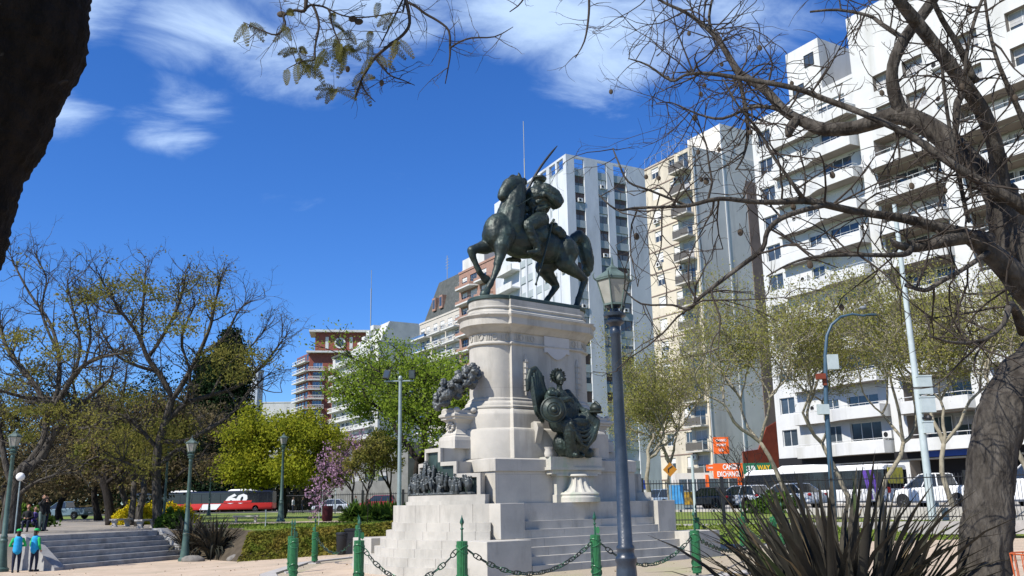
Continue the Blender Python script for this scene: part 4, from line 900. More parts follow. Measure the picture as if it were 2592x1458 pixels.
for k in range(NF2):
    z = g2 + k * fh2
    add_window(b2, I4, 1.3, z + .9, 1.4, 1.4, .12, FRAMEW, SHUT_W, (1, 3, 4, 3, 1)); add_window(b2, I4, 4.7, z + .9, 1.1, 1.4, .12, FRAMEW, SHUT_W, (2, 3, 4, 3, 1)); add_window(b2, I4, 6.4, z + .06, 1.9, 2.29, .12, FRAMEW, SHUT_G, (2, 3, 2, 2, 2))
    bb = MB().use(mat('balcony_slab', (.44, .42, .38), .9)); bb.box(5.9, -1.25, z - .16, 8.75, .0, z)
    rail_mesh(bb, I4, [(5.95, -.02), (5.95, -1.2), (8.7, -1.2), (8.7, -.02)], z + .08, z + 1.0, RAIL, .9, .03); bb.use(mat('smoked_panel', (.10, .09, .075), .3)); bb.box(5.96, -1.215, z + .1, 8.69, -1.20, z + .9); bb.box(5.94, -1.19, z + .1, 5.955, -.03, z + .9)
    bb.build('balcony', None, b2)
    if k % 3 != 1: ac_unit(b2, I4, 2.0 if k % 2 else 6.2, -.02 if k % 2 else -.02, z + (.45 if k % 2 else 1.9))
b = MB(); rail_mesh(b, I4, [(0, .1), (W2, .1)], H2 + .1, H2 + 1.3, RAIL, 1.1, .035); rail_mesh(b, I4, [(5.0, .15), (5.0, -1.2), (8.8, -1.2), (8.8, .15)], H2 + .1, H2 + 1.3, RAIL, 1.0, .035); b.build('roof_railing', None, b2)
# signs on the party wall and shops at its foot
SO = MATS.get('orange_sign') or mat('orange_sign', (.75, .13, .02), .5); SGN = mat('green_sign', (.02, .13, .07), .5); SWH = mat('sign_white', (.8, .8, .78), .5); SYE = mat('sign_yellow', (.75, .45, .03), .5)
def sign(name, lb, px0, px1, py0, py1, Y, m, lines, cat='sign', th=.25, rz=None, ext=None):
    p0 = at(px0, py1, Y); p1 = at(px1, py0, Y); w_ = abs(p1.x - p0.x); h_ = abs(p1.z - p0.z)
    t = empty(name, ((p0.x + p1.x) / 2, Y, (p0.z + p1.z) / 2), rz or 0, lb, cat); b = MB(); b.box(-w_ / 2, 0, -h_ / 2, w_ / 2, th, h_ / 2); b.build('sign_board', m, t)
    for (txt, fx, fz, sz, tm, sx) in lines:
        M_ = Matrix.Translation((fx * w_, -.012, fz * h_)) @ Matrix.Rotation(rad(90), 4, 'X'); text_obj('lettering', txt, sz * h_, tm, t, M_, .012, .012 * h_ * sz * 2, sx)
    return t
sign('shop_sign', 'orange currency exchange shop sign left of the green sandwich shop sign', 1808, 1880, 1172, 1211, 88, SO, [('CAMBIO', .1, .24, .50, SWH, .62), ('EXCHANGE', 0, -.24, .50, SWH, .60)])
sign('shop_sign', 'green sandwich shop sign with white and yellow letters above the white bus', 1883, 1952, 1171, 1200, 86, SGN, [('SUB', -.24, .0, .62, SWH, .8), ('WAY', .22, .03, .62, SYE, .8)])
sign('shop_sign', 'orange square sign high on the grey party wall', 1808, 1843, 1106, 1149, 88, SO, [('CHANGE', 0, .30, .2, SWH, .8), ('MONEY', 0, 0.02, .2, SWH, .8), ('USD', 0, -.28, .22, SWH, .8)])
sign('shop_sign', 'small orange sign at the left of the exchange shop', 1789, 1809, 1176, 1192, 88.5, SO, [('CAMBIO', 0, 0, .38, SWH, .7)])
sh = empty('shop_kiosk', at(1880, 1262, 92) * 1.0, 0, 'low shopfront with blue windows under the orange and green signs', 'shop'); sh.location.z = BZ
b = MB().use(GREYW); b.box(-6.5, 0, 0, 4.5, 3, 3.2); b.use(GLASS); b.box(-6.2, -.05, .3, -3.6, 0.01, 2.6); b.box(-3.2, -.05, .3, -.4, 0.01, 2.6); b.box(.2, -.05, .3, 4.2, 0.01, 2.6); b.use(SO); b.box(-3.55, -.1, .0, -3.25, 0.01, 3.0); b.box(-.35, -.1, 0, .15, .01, 3.0); b.use(FRAMEW)
for x in (-5.4, -4.5, -2.3, -1.3, 1.2, 2.2, 3.2): b.box(x, -.08, .3, x + .06, -.05, 2.6)
b.build('shop_front', None, sh)
# --- B3: corner tower
b3 = empty('corner_tower', (8.6, 130, BZ), 0, 'white corner tower with dark window columns behind the bronze horseman', 'building')
H3 = 52.5; fh3 = 2.76; NF3 = 18; z03 = H3 - 2.6 - NF3 * fh3
Ma = Matrix.Rotation(math.atan2(.485, .875), 4, 'Z'); W3a = 16.2
Mb_ = Matrix.Rotation(math.atan2(-.898, .44), 4, 'Z') @ Matrix.Translation((-26, 0, 0)); W3b = 26
wb = MB()
cA = [(1.5, 3.3), (5.8, 7.5), (8.8, 11.2)]; cB = [(26 - 2.9, 26 - .9), (26 - 5.4, 26 - 3.4), (26 - 8.4, 26 - 6.4), (26 - 10.9, 26 - 8.9), (26 - 13.9, 26 - 11.9), (26 - 16.4, 26 - 14.4)]
for M_, Wd, cols in ((Ma, W3a, cA), (Mb_, W3b, cB)):
    wall_open(wb, M_, 0, Wd, 0, H3, [(a, b_, 3.5, H3 - .35) for a, b_ in cols], .45, TOWERW, TOWERW)
    wb.use(SPAND)
    for a, b_ in cols:
        for k in range(NF3 + 1):
            z = z03 + k * fh3; 
            if z > 3.5: wb.add([M_ @ Vector(p) for p in ((a, .14, z - .55), (b_, .14, z - .55), (b_, .14, z + .62), (a, .14, z + .62), (a, .4, z - .55), (b_, .4, z - .55), (b_, .4, z + .62), (a, .4, z + .62))], [(0, 1, 2, 3), (3, 2, 6, 7), (0, 4, 5, 1)])
wb.build('wall', None, b3)
b = MB().use(TOWERW); b.add([Ma @ Vector((0.1, .42, 0)), Ma @ Vector((W3a, .42, 0)), Ma @ Vector((W3a, 9, 0)), Mb_ @ Vector((0, 12, 0)), Mb_ @ Vector((0, .42, 0)), Ma @ Vector((0.1, .42, H3 - 2.4)), Ma @ Vector((W3a, .42, H3 - 2.4)), Ma @ Vector((W3a, 9, H3 - 2.4)), Mb_ @ Vector((0, 12, H3 - 2.4)), Mb_ @ Vector((0, .42, H3 - 2.4))], [(5, 6, 7, 8, 9), (0, 1, 6, 5), (1, 2, 7, 6), (4, 0, 5, 9)]); b.build('building_core', None, b3)
for M_, cols in ((Ma, cA), (Mb_, cB[:4])):
    for a, b_ in cols:
        for k in range(5 if False else 0, NF3):
            z = z03 + k * fh3 + .62
            if z < 14: continue
            add_window(b3, M_, a + .05, z, b_ - a - .1, fh3 - 1.17, .30, FRAMEG if R_.random() < .35 else FRAMED, R_.choice([SHUT_B, SHUT_B, SHUT_G, SHUT_W]), (2, 3, 4, 3, 1))
            if R_.random() < .10: ac_unit(b3, M_, (a + b_) / 2, .18, z + .1)
b = MB()
for M_, Wd in ((Ma, W3a), (Mb_, W3b)): rail_mesh(b, M_, [(0, .2), (Wd, .2)], H3 - 1.8, H3 - 1.2, RAIL, 1.2, .04)
b.build('roof_railing', None, b3)
b = MB().use(RAIL); b.tube([(-6.2, 8, 50), (-6.2, 8, 55)], .10, 5); b.tube([(-6.2, 8, 55), (-6.2, 8, 61.5)], .06, 5); b.build('roof_mast', None, b3)
# far balcony of the tower's left flank
bb = MB().use(WHITEW)
for z in (26, 29, 32, 35, 38): bb.box(3.5, -1.6, z, 9.5, .0, z + .25, Mb_); bb.box(3.5, -1.6, z + .25, 9.5, -1.45, z + 1.1, Mb_)
bb.build('balcony', None, b3)
# --- B4: brick block with bowed white-edged balconies
def block(name, lb, x, y, W, D, H, rz, wallm, fh, cols, frame=FRAMED, shut=SHUT_W, balc=None, sidecols=None, z0=4, d=.15, top=None, wts=(3, 3, 2, 2, 2)):
    t = empty(name, (x, y, BZ), rz, lb, 'building'); wb = MB(); ops = []; n = int((H - z0) / fh)
    for k in range(n):
        z = z0 + k * fh
        for a, b_ in cols: ops.append((a, b_, z + .7, z + fh - .55))
    wall_open(wb, I4, 0, W, 0, H, ops, d, wallm, wallm)
    so = []
    Ms = Matrix.Translation((W, 0, 0)) @ Matrix.Rotation(rad(90), 4, 'Z'); 
    if sidecols:
        for k in range(n):
            for a, b_ in sidecols: so.append((a, b_, z0 + k * fh + .7, z0 + k * fh + fh - .55))
    wall_open(wb, Ms, 0, D, 0, H, so, d, wallm, wallm)
    wb.use(wallm); wb.box(0, .16, 0, W - .16, D, H - .05); wb.box(-.1, -.12, H - .05, W + .1, .25, H + .35); wb.box(W - .25, .26, H - .05, W + .1, D, H + .34)
    wb.build('wall', None, t)
    for k in range(n):
        z = z0 + k * fh
        for a, b_ in cols: add_window(t, I4, a, z + .7, b_ - a, fh - 1.25, d - .05, frame, shut, wts)
        for a, b_ in (sidecols or []): add_window(t, Ms, a, z + .7, b_ - a, fh - 1.25, d - .05, frame, shut, wts)
        for bl in (balc or []):
            if z + 1 > H: continue
            kind, a, b_, pr, pm, sm = bl; bb = MB()
            P = {'bow': [(a, 0), (a + .7, -pr), (b_ - .7, -pr), (b_, 0)], 'sq': [(a, 0), (a, -pr), (b_, -pr), (b_, 0)]}[kind]
            bb.use(sm).prism(P, z - .22, z + .05); Pi = [(x_, y_ + (.1 if y_ < 0 else 0)) for x_, y_ in P]
            if pm is not None:
                bb.use(pm)
                for i in range(3): bb.prism([P[i], P[i + 1], Pi[i + 1], Pi[i]], z + .05, z + .55)
                rail_mesh(bb, I4, [(p[0], p[1] + .04) for p in P], z + .55, z + 1.05, RAIL, 1.0, .03)
            else:
                bb.use(WHITEW); rail_mesh(bb, I4, P, z + .15, z + 1.05, WRAIL, .5, .05)
                for i in range(3): 
                    p, q = Vector((*P[i], 0)), Vector((*P[i + 1], 0))
                    bb.prism([P[i], P[i + 1], Pi[i + 1], Pi[i]], z + .35, z + .42); bb.prism([P[i], P[i + 1], Pi[i + 1], Pi[i]], z + .9, z + 1.05)
            bb.build('balcony', None, t)
    return t
b4 = block('apartment_building', 'brick apartment building with bowed white-edged balconies, left of the corner tower', -10.1, 168.3, 15.8, 12, 43.5, RZF, BRICK2, 3.0, [(1.2, 3.2), (4.4, 7.0), (8.6, 10.6)], FRAMED, SHUT_W, [('bow', .6, 7.6, 1.6, BRICK2, WHITEW), ('bow', 7.9, 13.0, 1.6, BRICK2, WHITEW)])
b = MB().use(WHITEW); b.box(.5, .5, 43.4, 9, 6, 46.2); b.build('roof_box', None, b4)
b5 = block('apartment_building', 'pale building with dark mansard roof and glazed corner balconies', -21.2, 202.5, 20.5, 13, 40.5, RZF, mat('buff_wall', (.50, .46, .40), .85, (.42, .39, .34), .6), 3.0, [(.6, 2.6), (3.4, 5.2), (7, 9), (10.4, 12.4), (14, 16), (17.4, 19)], FRAMEW, SHUT_W, [('sq', -1.6, 5.4, 1.5, GLASSB, WHITEW), ('sq', 6.4, 12.8, 1.4, None, WHITEW), ('sq', 13.4, 19.5, 1.4, None, WHITEW)])
MANS = mat('slate_mansard', (.055, .062, .058), .8, (.09, .095, .09), 1.5)
b = MB().use(MANS); b.add([(2, 0, 40.4), (20.4, 0, 40.4), (20.4, 12, 40.4), (2, 12, 40.4), (5.5, 2.2, 49.5), (20.4, 2.2, 49.5), (20.4, 9, 49.5), (5.5, 9, 49.5)], [(0, 1, 5, 4), (3, 0, 4, 7), (4, 5, 6, 7)]); b.use(mat('grey_sheeting', (.40, .42, .44), .7, (.32, .34, .36), 1.2)); b.add([(20.42, 0, 40.4), (20.42, 12, 40.4), (20.42, 9, 49.6), (20.42, 2.2, 49.6)], [(0, 1, 2, 3)]); b.add([(14, .6, 40.5), (20.45, .6, 40.5), (20.45, 2.0, 49.7), (17.0, 2.0, 49.7)], [(0, 1, 2, 3)])
for x in (6.2, 9.6): b.use(BRICK2); b.box(x, .1, 42.5, x + 1.6, 2.4, 45.4); b.use(GLASS); b.box(x + .25, .05, 43, x + 1.35, .11, 45)
b.build('roof', None, b5)
b = MB().use(RAIL); b.tube([(6, 4, 49), (6, 4, 56)], .08, 5); 
for k in range(4): b.box(5.2, 3.97, 53 + k * .7, 6.8, 4.03, 53.06 + k * .7)
b.build('antenna', None, b5)
b6 = block('apartment_building', 'grey gabled building with stepped white terraces behind the light green tree', -51, 253.2, 33, 15, 41, RZF, mat('pale_grey_wall', (.50, .50, .47), .85, (.42, .42, .40), .4, col3=(.34, .35, .33), scale3=.15), 3.0, [(1.5 + 3.2 * i, 3.7 + 3.2 * i) for i in range(9)], FRAMEW, SHUT_W, [('sq', .4, 16, 1.4, None, WHITEW), ('sq', 16.3, 31, 1.4, None, WHITEW)], z0=11)
b = MB().use(MATS['pale_grey_wall']); b.add([(11, .3, 40.9), (33, .3, 40.9), (33, 14, 40.9), (11, 14, 40.9), (24, 3, 46.5), (33, 3, 46.5), (33, 11, 46.5), (24, 11, 46.5)], [(0, 1, 5, 4), (1, 2, 6, 5), (3, 0, 4, 7), (4, 5, 6, 7)]); b.use(WHITEW)
for k in range(4): b.box(17 + k * 3, .6 + .0, 42 + k * 1.0, 19 + k * 3, 2.0 + k * .5, 43.2 + k * 1.0)
b.use(MANS); b.box(2, -1.2, 40.9, 14, .2, 41.4); b.build('roof', None, b6)
b6b = block('apartment_building', 'low beige block between the grey gable and the mansard roof', -33, 246, 12, 12, 44.2, rad(10), mat('beige_wall', (.50, .46, .38), .9, (.42, .38, .32), .5), 3.0, [(1.5, 3.2), (5, 8.4)], FRAMED, SHUT_W, z0=8)
b = MB().use(RAIL); b.tube([(0, 0, 0), (0, 0, 24)], .16, 4); b.tube([(0, 0, 24), (0, 0, 30)], .08, 4); am = b.build('radio_mast', None); am.location = (-44, 275, 44); tag(am, 'thin radio mast rising against the sky above the grey gabled building', 'mast')
# --- B7: red brick tower with white balconies
b7 = block('brick_tower', 'distant red brick tower with rows of white balconies and a round window on its penthouse', -66, 290, 18.5, 14, 49.5, rad(9), BRICK, 3.05, [(1.2, 4.2), (9.6, 12.4), (13.6, 16.8)], FRAMEW, GLASSB, [('sq', -.3, 4.9, 1.3, None, WHITEW), ('sq', 9.2, 18.3, 1.0, None, WHITEW)], z0=7)
Ml = Matrix.Rotation(math.atan2(-.855, .518) - rad(9), 4, 'Z') @ Matrix.Translation((-13, 0, 0)); b = MB().use(WHITEW)
for k in range(14):
    z = 7 + k * 3.05; b.box(-.2, -1.5, z - .2, 13, 0, z + .1, Ml); b.box(-.2, -1.5, z + .3, 13, -1.4, z + .42, Ml); b.box(-.2, -1.5, z + .85, 13, -1.4, z + 1.05, Ml)
b.use(BRICK); b.box(0, .0, 0, 13, 2, 49.4, Ml); b.use(GLASS)
for k in range(14):
    for q in range(4): b.box(.8 + q * 3.1, -.05, 7.6 + k * 3.05, 2.8 + q * 3.1, .02, 9.4 + k * 3.05, Ml)
b.build('side_balconies', None, b7)
b = MB().use(BRICK); b.box(1.5, 2, 49.4, 30, 12, 56.5); b.use(WHITEW); b.box(-.5, .5, 56.5, 31, 12, 57.2); b.box(-1, -1.5, 49.3, 19.5, 1, 49.9); b.lathe([(1.8, 0), (1.8, .3), (1.3, .3), (1.3, 0)], 20, M=Matrix.Translation((9.5, 1.98, 53)) @ Matrix.Rotation(rad(90), 4, 'X')); b.use(GLASS); b.lathe([(1.3, .0), (1.3, .1)], 20, M=Matrix.Translation((9.5, 1.98, 53)) @ Matrix.Rotation(rad(90), 4, 'X'))
b.use(WHITEW); b.box(4.8, 1.9, 51, 5.8, 2, 55); b.box(12.6, 1.9, 51, 13.6, 2, 55); b.build('penthouse', None, b7)
b8 = block('apartment_building', 'small far white building left of the red brick tower', -92, 330, 16, 12, 38, rad(5), WHITEW, 3.1, [(9, 10), (12, 13)], FRAMED, SHUT_W, z0=12)
b9 = block('apartment_building', 'pale bluish high-rise glimpsed through the bare trees at left', -92, 262, 17, 12, 41, rad(8), mat('bluish_wall', (.46, .50, .55), .8, (.38, .42, .48), .8), 3.0, [(1 + 3 * i, 3.2 + 3 * i) for i in range(5)], FRAMEW, SHUT_W, [('sq', .3, 8, 1.2, None, WHITEW)], z0=10)
b10 = block('apartment_building', 'long low building glimpsed under the trees behind the hedge', -62, 218, 50, 12, 13, RZF + rad(22), mat('greyish_wall', (.20, .20, .19), .9, (.14, .14, .135), .6), 3.1, [(1.5 + 4 * i, 3.9 + 4 * i) for i in range(11)], FRAMED, SHUT_G, z0=5)
# ---------------------------------------------------------------- vegetation
import numpy as np
BARK = mat('grey_bark', (.095, .085, .072), .95, (.028, .024, .02), 9, 1, 12, stretch=(1, 1, .3), spec=.15, bdist=.09)
BARKD = mat('dark_bark', (.034, .029, .025), .95, (.015, .013, .012), 9, 1, 16, stretch=(1, 1, .4), spec=.15)
BARKL = mat('pale_plane_bark', (.30, .27, .20), .9, (.17, .15, .11), 3, .4, 12, spec=.15)
TWIG = mat('twig', (.06, .05, .042), .95, (.04, .033, .028), 8, spec=.1)
LF_OLIVE = leafmat('olive_leaf', (.24, .21, .055), (.13, .145, .035), .45); LF_YG = leafmat('yellow_green_leaf', (.33, .33, .03), (.20, .24, .025), .45); LF_LG = leafmat('light_green_leaf', (.26, .34, .045), (.16, .24, .03), .5)
LF_PINK = leafmat('pink_blossom', (.46, .30, .42), (.34, .20, .31)); LF_PL = leafmat('plane_leaf', (.38, .35, .11), (.23, .25, .07), .5); LF_DK = leafmat('dark_needles', (.018, .035, .014), (.010, .018, .010), .15)
LF_BR = leafmat('brown_twiggery', (.14, .105, .06), (.08, .075, .035), .25); LF_HG = leafmat('hedge_leaf', (.10, .13, .02), (.20, .16, .035), .3); LF_FL = leafmat('yellow_flowers', (.62, .48, .02), (.42, .38, .02), .3); LF_GR = leafmat('strap_green', (.08, .14, .02), (.05, .09, .02), .3)
PHO = leafmat('bronze_strap_leaf', (.065, .058, .046), (.03, .033, .025), .1)
def leaf_mesh(name, C, size, m, parent, rng, aspect=1.6, flat=0.0, jit=.5):
    """C: (n,3) centres; one small folded diamond per leaf"""
    n = len(C); 
    if n == 0: return None
    C = np.asarray(C, dtype=np.float64); u = rng.normal(size=(n, 3)); u[:, 2] *= (1 - flat * .6); u /= np.linalg.norm(u, axis=1)[:, None]
    v = rng.normal(size=(n, 3)); v -= (v * u).sum(1)[:, None] * u; v /= np.linalg.norm(v, axis=1)[:, None]
    s = size * rng.uniform(1 - jit, 1 + jit, size=(n, 1)); a = u * s * aspect * .5; b = v * s * .5
    V = np.stack([C - a, C + b, C + a, C - b], axis=1).reshape(-1, 3)
    me = bpy.data.meshes.new(name); me.vertices.add(4 * n); me.vertices.foreach_set('co', V.astype(np.float32).ravel()); me.loops.add(4 * n); me.loops.foreach_set('vertex_index', np.arange(4 * n, dtype=np.int32))
    me.polygons.add(n); me.polygons.foreach_set('loop_start', np.arange(0, 4 * n, 4, dtype=np.int32)); me.polygons.foreach_set('loop_total', np.full(n, 4, dtype=np.int32)); me.update(calc_edges=True); me.validate()
    me.materials.append(m); o = bpy.data.objects.new(name, me); COL.objects.link(o)
    if parent is not None: o.parent = parent; KIDS.setdefault(parent.name, []).append(o)
    return o
def skeleton(rr, levels=5, spread=.75, n0=3, up=.25, wander=.18, lenf=.74, trunk=.28, kids=(2, 3)):
    """branches as lists of (point, radius); tips"""
    B = []; tips = []
    def go(p, d, L, r, lv):
        pts = [(p, r)]; n = 5
        for i in range(n):
            d = (d + Vector((rr.gauss(0, wander), rr.gauss(0, wander), rr.gauss(0, wander) + up * .25))).normalized(); p = p + d * (L / n); pts.append((p, r * (1 - .32 * (i + 1) / n)))
            if lv >= 2 and rr.random() < .3: 
                dd = (d + Vector((rr.gauss(0, .8), rr.gauss(0, .8), rr.gauss(0, .5)))).normalized()
                if lv >= levels - 1: tips.append(p + dd * L * .3)
                else: go(p, dd, L * .55, r * .45, lv + 1)
        B.append((lv, pts))
        if lv >= levels: tips.append(p); return
        k = rr.randint(*kids) if lv else n0; a0 = rr.uniform(0, 6.28)
        for j in range(k):
            a = a0 + 6.28 * j / k + rr.uniform(-.4, .4); ax = d.orthogonal().normalized(); ay = d.cross(ax)
            dd = (d + (ax * math.cos(a) + ay * math.sin(a)) * spread * rr.uniform(.6, 1.3)).normalized(); dd.z += up * .3; dd.normalize()
            go(p, dd, L * lenf * rr.uniform(.8, 1.15), r * .68 * (.9 if j else 1.05), lv + 1)
    go(Vector((0, 0, 0)), Vector((rr.uniform(-.1, .1), rr.uniform(-.1, .1), 1)).normalized(), trunk, .045, 0)
    return B, tips
def make_tree(name, label, px, Y, Ht, Wd, leaf, bark, seed, nleaf=6000, lsize=.09, clump=.5, cover=1.0, levels=5, tr=.28, spread=.75, up=.25, lean=(0, 0), group=None, rtr=None, zoff=0, minr=.012, vert=None, leaf2=None, lower=0, zmin=0):
    rr = random.Random(seed); rng = np.random.default_rng(seed)
    base = place(px, Y, 0) if vert is None else vert; B, tips = skeleton(rr, levels, spread, trunk=tr, up=up)
    P = np.array([list(t) for t in tips]); lo = P.min(0); hi = P.max(0); sxy = Wd / max(hi[0] - lo[0], hi[1] - lo[1]); sz = (Ht - .0) / hi[2]
    cx, cy = (lo[0] + hi[0]) / 2, (lo[1] + hi[1]) / 2
    def tf(p):
        q = p[2] * sz / Ht
        return Vector(((p[0] - cx * min(1, q)) * sxy + lean[0] * q, (p[1] - cy * min(1, q)) * sxy + lean[1] * q, p[2] * sz))
    t = empty(name, base + Vector((0, 0, zoff - .1)), 0, label, 'tree', group)
    rs = (rtr or Ht * .028) / .045
    tb = MB(); br = MB()
    for lv, pts in B:
        k = tb if lv == 0 else br; nn = 10 if lv == 0 else (7 if lv == 1 else (5 if lv < 4 else 3))
        rad_ = [max(minr, r * rs) for _, r in pts]
        if lv == 0: rad_[0] *= 1.35
        k.tube([tf(p) for p, _ in pts], rad_, nn, cap=(lv == 0))
    tb.build('trunk', bark, t, smooth='all'); br.build('branches', bark, t, smooth='all')
    if leaf is not None and nleaf:
        T = np.array([list(tf(p)) for p in tips]); keep = rng.random(len(T)) < cover; T = T[keep]
        if lower: T = np.vstack([T, T * [1, 1, .55] + [0, 0, 0]])
        if zmin: T = T[T[:, 2] > zmin]
        idx = rng.integers(0, len(T), nleaf); off = rng.normal(size=(nleaf, 3)); off *= (clump * rng.random((nleaf, 1)) ** .5) / np.linalg.norm(off, axis=1)[:, None]; off[:, 2] *= .7
        leaf_mesh('foliage', T[idx] + off, lsize, leaf, t, rng)
    return t
def hz(y, Y):    # height of a picture row above the ground at depth Y
    e = PITCH + math.atan((729 - y) / F); return EYE + Y * math.tan(e)
# left park

FO = Vector((0, 0, 0))
def limb(mb, pts, n=8, sub=3):
    """pts: (px, py, radius px, depth) -> smooth tube"""
    W_ = [(at(x, y, Y) - FO, r * Y / F) for x, y, r, Y in pts]; out = []; rad_ = []; k = len(W_)
    for i in range(k - 1):
        p0 = W_[max(0, i - 1)][0]; p1 = W_[i][0]; p2 = W_[i + 1][0]; p3 = W_[min(k - 1, i + 2)][0]
        for j in range(sub):
            t = j / sub; out.append(.5 * ((2 * p1) + (p2 - p0) * t + (2 * p0 - 5 * p1 + 4 * p2 - p3) * t * t + (3 * p1 - p0 - 3 * p2 + p3) * t ** 3)); rad_.append(W_[i][1] * (1 - t) + W_[i + 1][1] * t)
    out.append(W_[-1][0]); rad_.append(W_[-1][1])
    rad_ = [r * (1 + .10 * mnoise.noise(p * 3)) for p, r in zip(out, rad_)]
    mb.tube(out, rad_, n); return out, rad_
def twig(mb, p, d, L, r, lv, rr, maxlv=2, curl=.35, grav=.0):
    n = 5; pts = [p]; bend = Vector((rr.gauss(0, 1), rr.gauss(0, .6), rr.gauss(0, 1))).normalized() * curl
    for i in range(n):
        d = (d + bend * .35 + Vector((rr.gauss(0, .16), rr.gauss(0, .16), rr.gauss(0, .16) + grav))).normalized(); p = p + d * (L / n); pts.append(p)
        if lv < maxlv and rr.random() < (.62 if lv == 0 else .45):
            dd = (d + Vector((rr.gauss(0, .8), rr.gauss(0, .5), rr.gauss(0, .8)))).normalized(); twig(mb, p, dd, L * rr.uniform(.35, .65), r * .6, lv + 1, rr, maxlv, curl, grav)
    mb.tube(pts, [r * (1 - .6 * i / n) for i in range(n + 1)], 4 if lv == 0 else 3, cap=False); return pts[-1]

def traced_tree(label, px, Y, Yl, limbs, clumps, seed, leafm, bark, L0=1.5, dens=2.4, nper=620):
    """a park tree whose main limbs follow the photograph; twigs and leaf sprays grow from them"""
    global FO
    t = empty('jacaranda_tree', place(px, Y, 0), 0, label, 'tree'); FO = t.location.copy(); rr = random.Random(seed); rng = np.random.default_rng(seed); tk_ = MB(); lb = MB(); tw_ = MB(); ends = []
    for i, L in enumerate(limbs):
        k = len(L); dY = rr.uniform(-1, 1) * Yl if i else 0
        pts = [(x * 1.069, 582 + y * 1.069, r, Y + (dY * j / (k - 1))) for j, (x, y, r) in enumerate(L)]
        P_, Rr = limb(tk_ if i == 0 else lb, pts, 10 if i == 0 else 7, 4)
        if i == 0: continue
        tot = sum((P_[j + 1] - P_[j]).length for j in range(len(P_) - 1)); n = int(tot * dens)
        for _ in range(n):
            j = min(len(P_) - 2, int(rr.random() ** .6 * (len(P_) - 1))); ax = (P_[j + 1] - P_[j]).normalized(); d = Vector((rr.gauss(0, 1), rr.gauss(0, 1), rr.gauss(.55, .7))); d = (d.normalized() + ax * .7).normalized()
            ends.append(twig(tw_, P_[j], d, L0 * rr.uniform(.6, 1.5), max(.022, min(.045, Rr[j] * .5)), 0, rr, 3, .45, .06))
        for q in range(3): ends.append(twig(tw_, P_[-1], ((P_[-1] - P_[-3]).normalized() + Vector((rr.gauss(0, .5), rr.gauss(0, .5), .2))).normalized(), L0 * rr.uniform(.6, 1.1), .028, 0, rr, 3, .45, .05))
    tk_.build('trunk', bark, t, smooth='all'); lb.build('limbs', bark, t, smooth='all'); tw_.build('branches', bark, t)
    C = []
    for (x, y, w_, h_) in clumps:
        n = int(nper * w_ * h_ / 900); yy = Y + rr.uniform(-1, 1) * Yl
        sub = [(rr.gauss(0, w_ * .62), rr.gauss(0, h_ * .62)) for _ in range(max(3, n // 22))]
        for (a, b_) in sub:
            c = at((x + a) * 1.069, 582 + (y + b_) * 1.069, yy + rr.gauss(0, 1.2)) - FO; o = rng.normal(size=(22, 3)) * [.30, .30, .13]; C.append(np.array(list(c)) + o)
    for e in ends:
        if rr.random() < .24: C.append(np.array(list(e)) + rng.normal(size=(10, 3)) * [.25, .25, .12])
    leaf_mesh('foliage', np.vstack(C), .07, leafm, t, rng, 2.2); return t
traced_tree('tall spreading jacaranda, its straight trunk beside the top of the left steps', 399, 50, 3.2, [
 [(374, 705, 13), (372, 640, 11.5), (370, 570, 11), (375, 510, 10.5), (387, 470, 10), (400, 425, 9.5), (409, 396, 9)],
 [(409, 400, 7.5), (380, 345, 7), (350, 305, 6), (328, 250, 5), (292, 200, 4), (255, 145, 3), (236, 108, 2)], [(409, 400, 7), (432, 365, 6.5), (468, 300, 5.5), (497, 230, 4.5), (508, 180, 3.5), (520, 125, 2)],
 [(393, 455, 7), (440, 412, 6.5), (500, 392, 5.5), (560, 372, 4.5), (600, 342, 4), (640, 300, 3), (668, 262, 2)], [(384, 500, 6), (440, 500, 6), (500, 468, 5.5), (545, 438, 4.5), (590, 385, 3), (625, 350, 2)],
 [(350, 305, 5), (395, 235, 4.5), (425, 170, 3.5), (440, 105, 2)], [(335, 265, 4), (338, 190, 3.5), (345, 100, 2)], [(372, 335, 5), (320, 320, 4), (275, 295, 3), (240, 240, 2)], [(468, 300, 4), (530, 255, 3.5), (560, 200, 2.5), (580, 175, 1.5)], [(500, 392, 4), (540, 320, 3), (590, 280, 2.5), (625, 240, 1.5)],
 [(375, 520, 6), (330, 470, 4.5), (290, 440, 3.5), (250, 430, 2)], [(292, 200, 3), (240, 190, 2.5), (200, 150, 1.5)], [(440, 412, 4), (450, 340, 3.5), (430, 260, 3), (460, 180, 2)], [(375, 560, 5), (420, 520, 4), (450, 540, 3)], [(372, 580, 4), (320, 560, 3.5), (270, 540, 2.5)]],
 [(215, 155, 45, 22), (300, 130, 60, 30), (390, 150, 60, 25), (480, 120, 50, 22), (500, 175, 40, 20), (290, 290, 30, 18), (330, 210, 50, 22), (520, 290, 50, 22), (600, 300, 40, 25), (300, 480, 60, 35), (360, 500, 60, 45), (400, 480, 30, 40), (270, 520, 40, 30), (340, 560, 45, 30), (430, 230, 50, 25), (550, 340, 45, 22), (240, 380, 50, 25), (310, 400, 30, 20)], 4, LF_OLIVE, BARK)
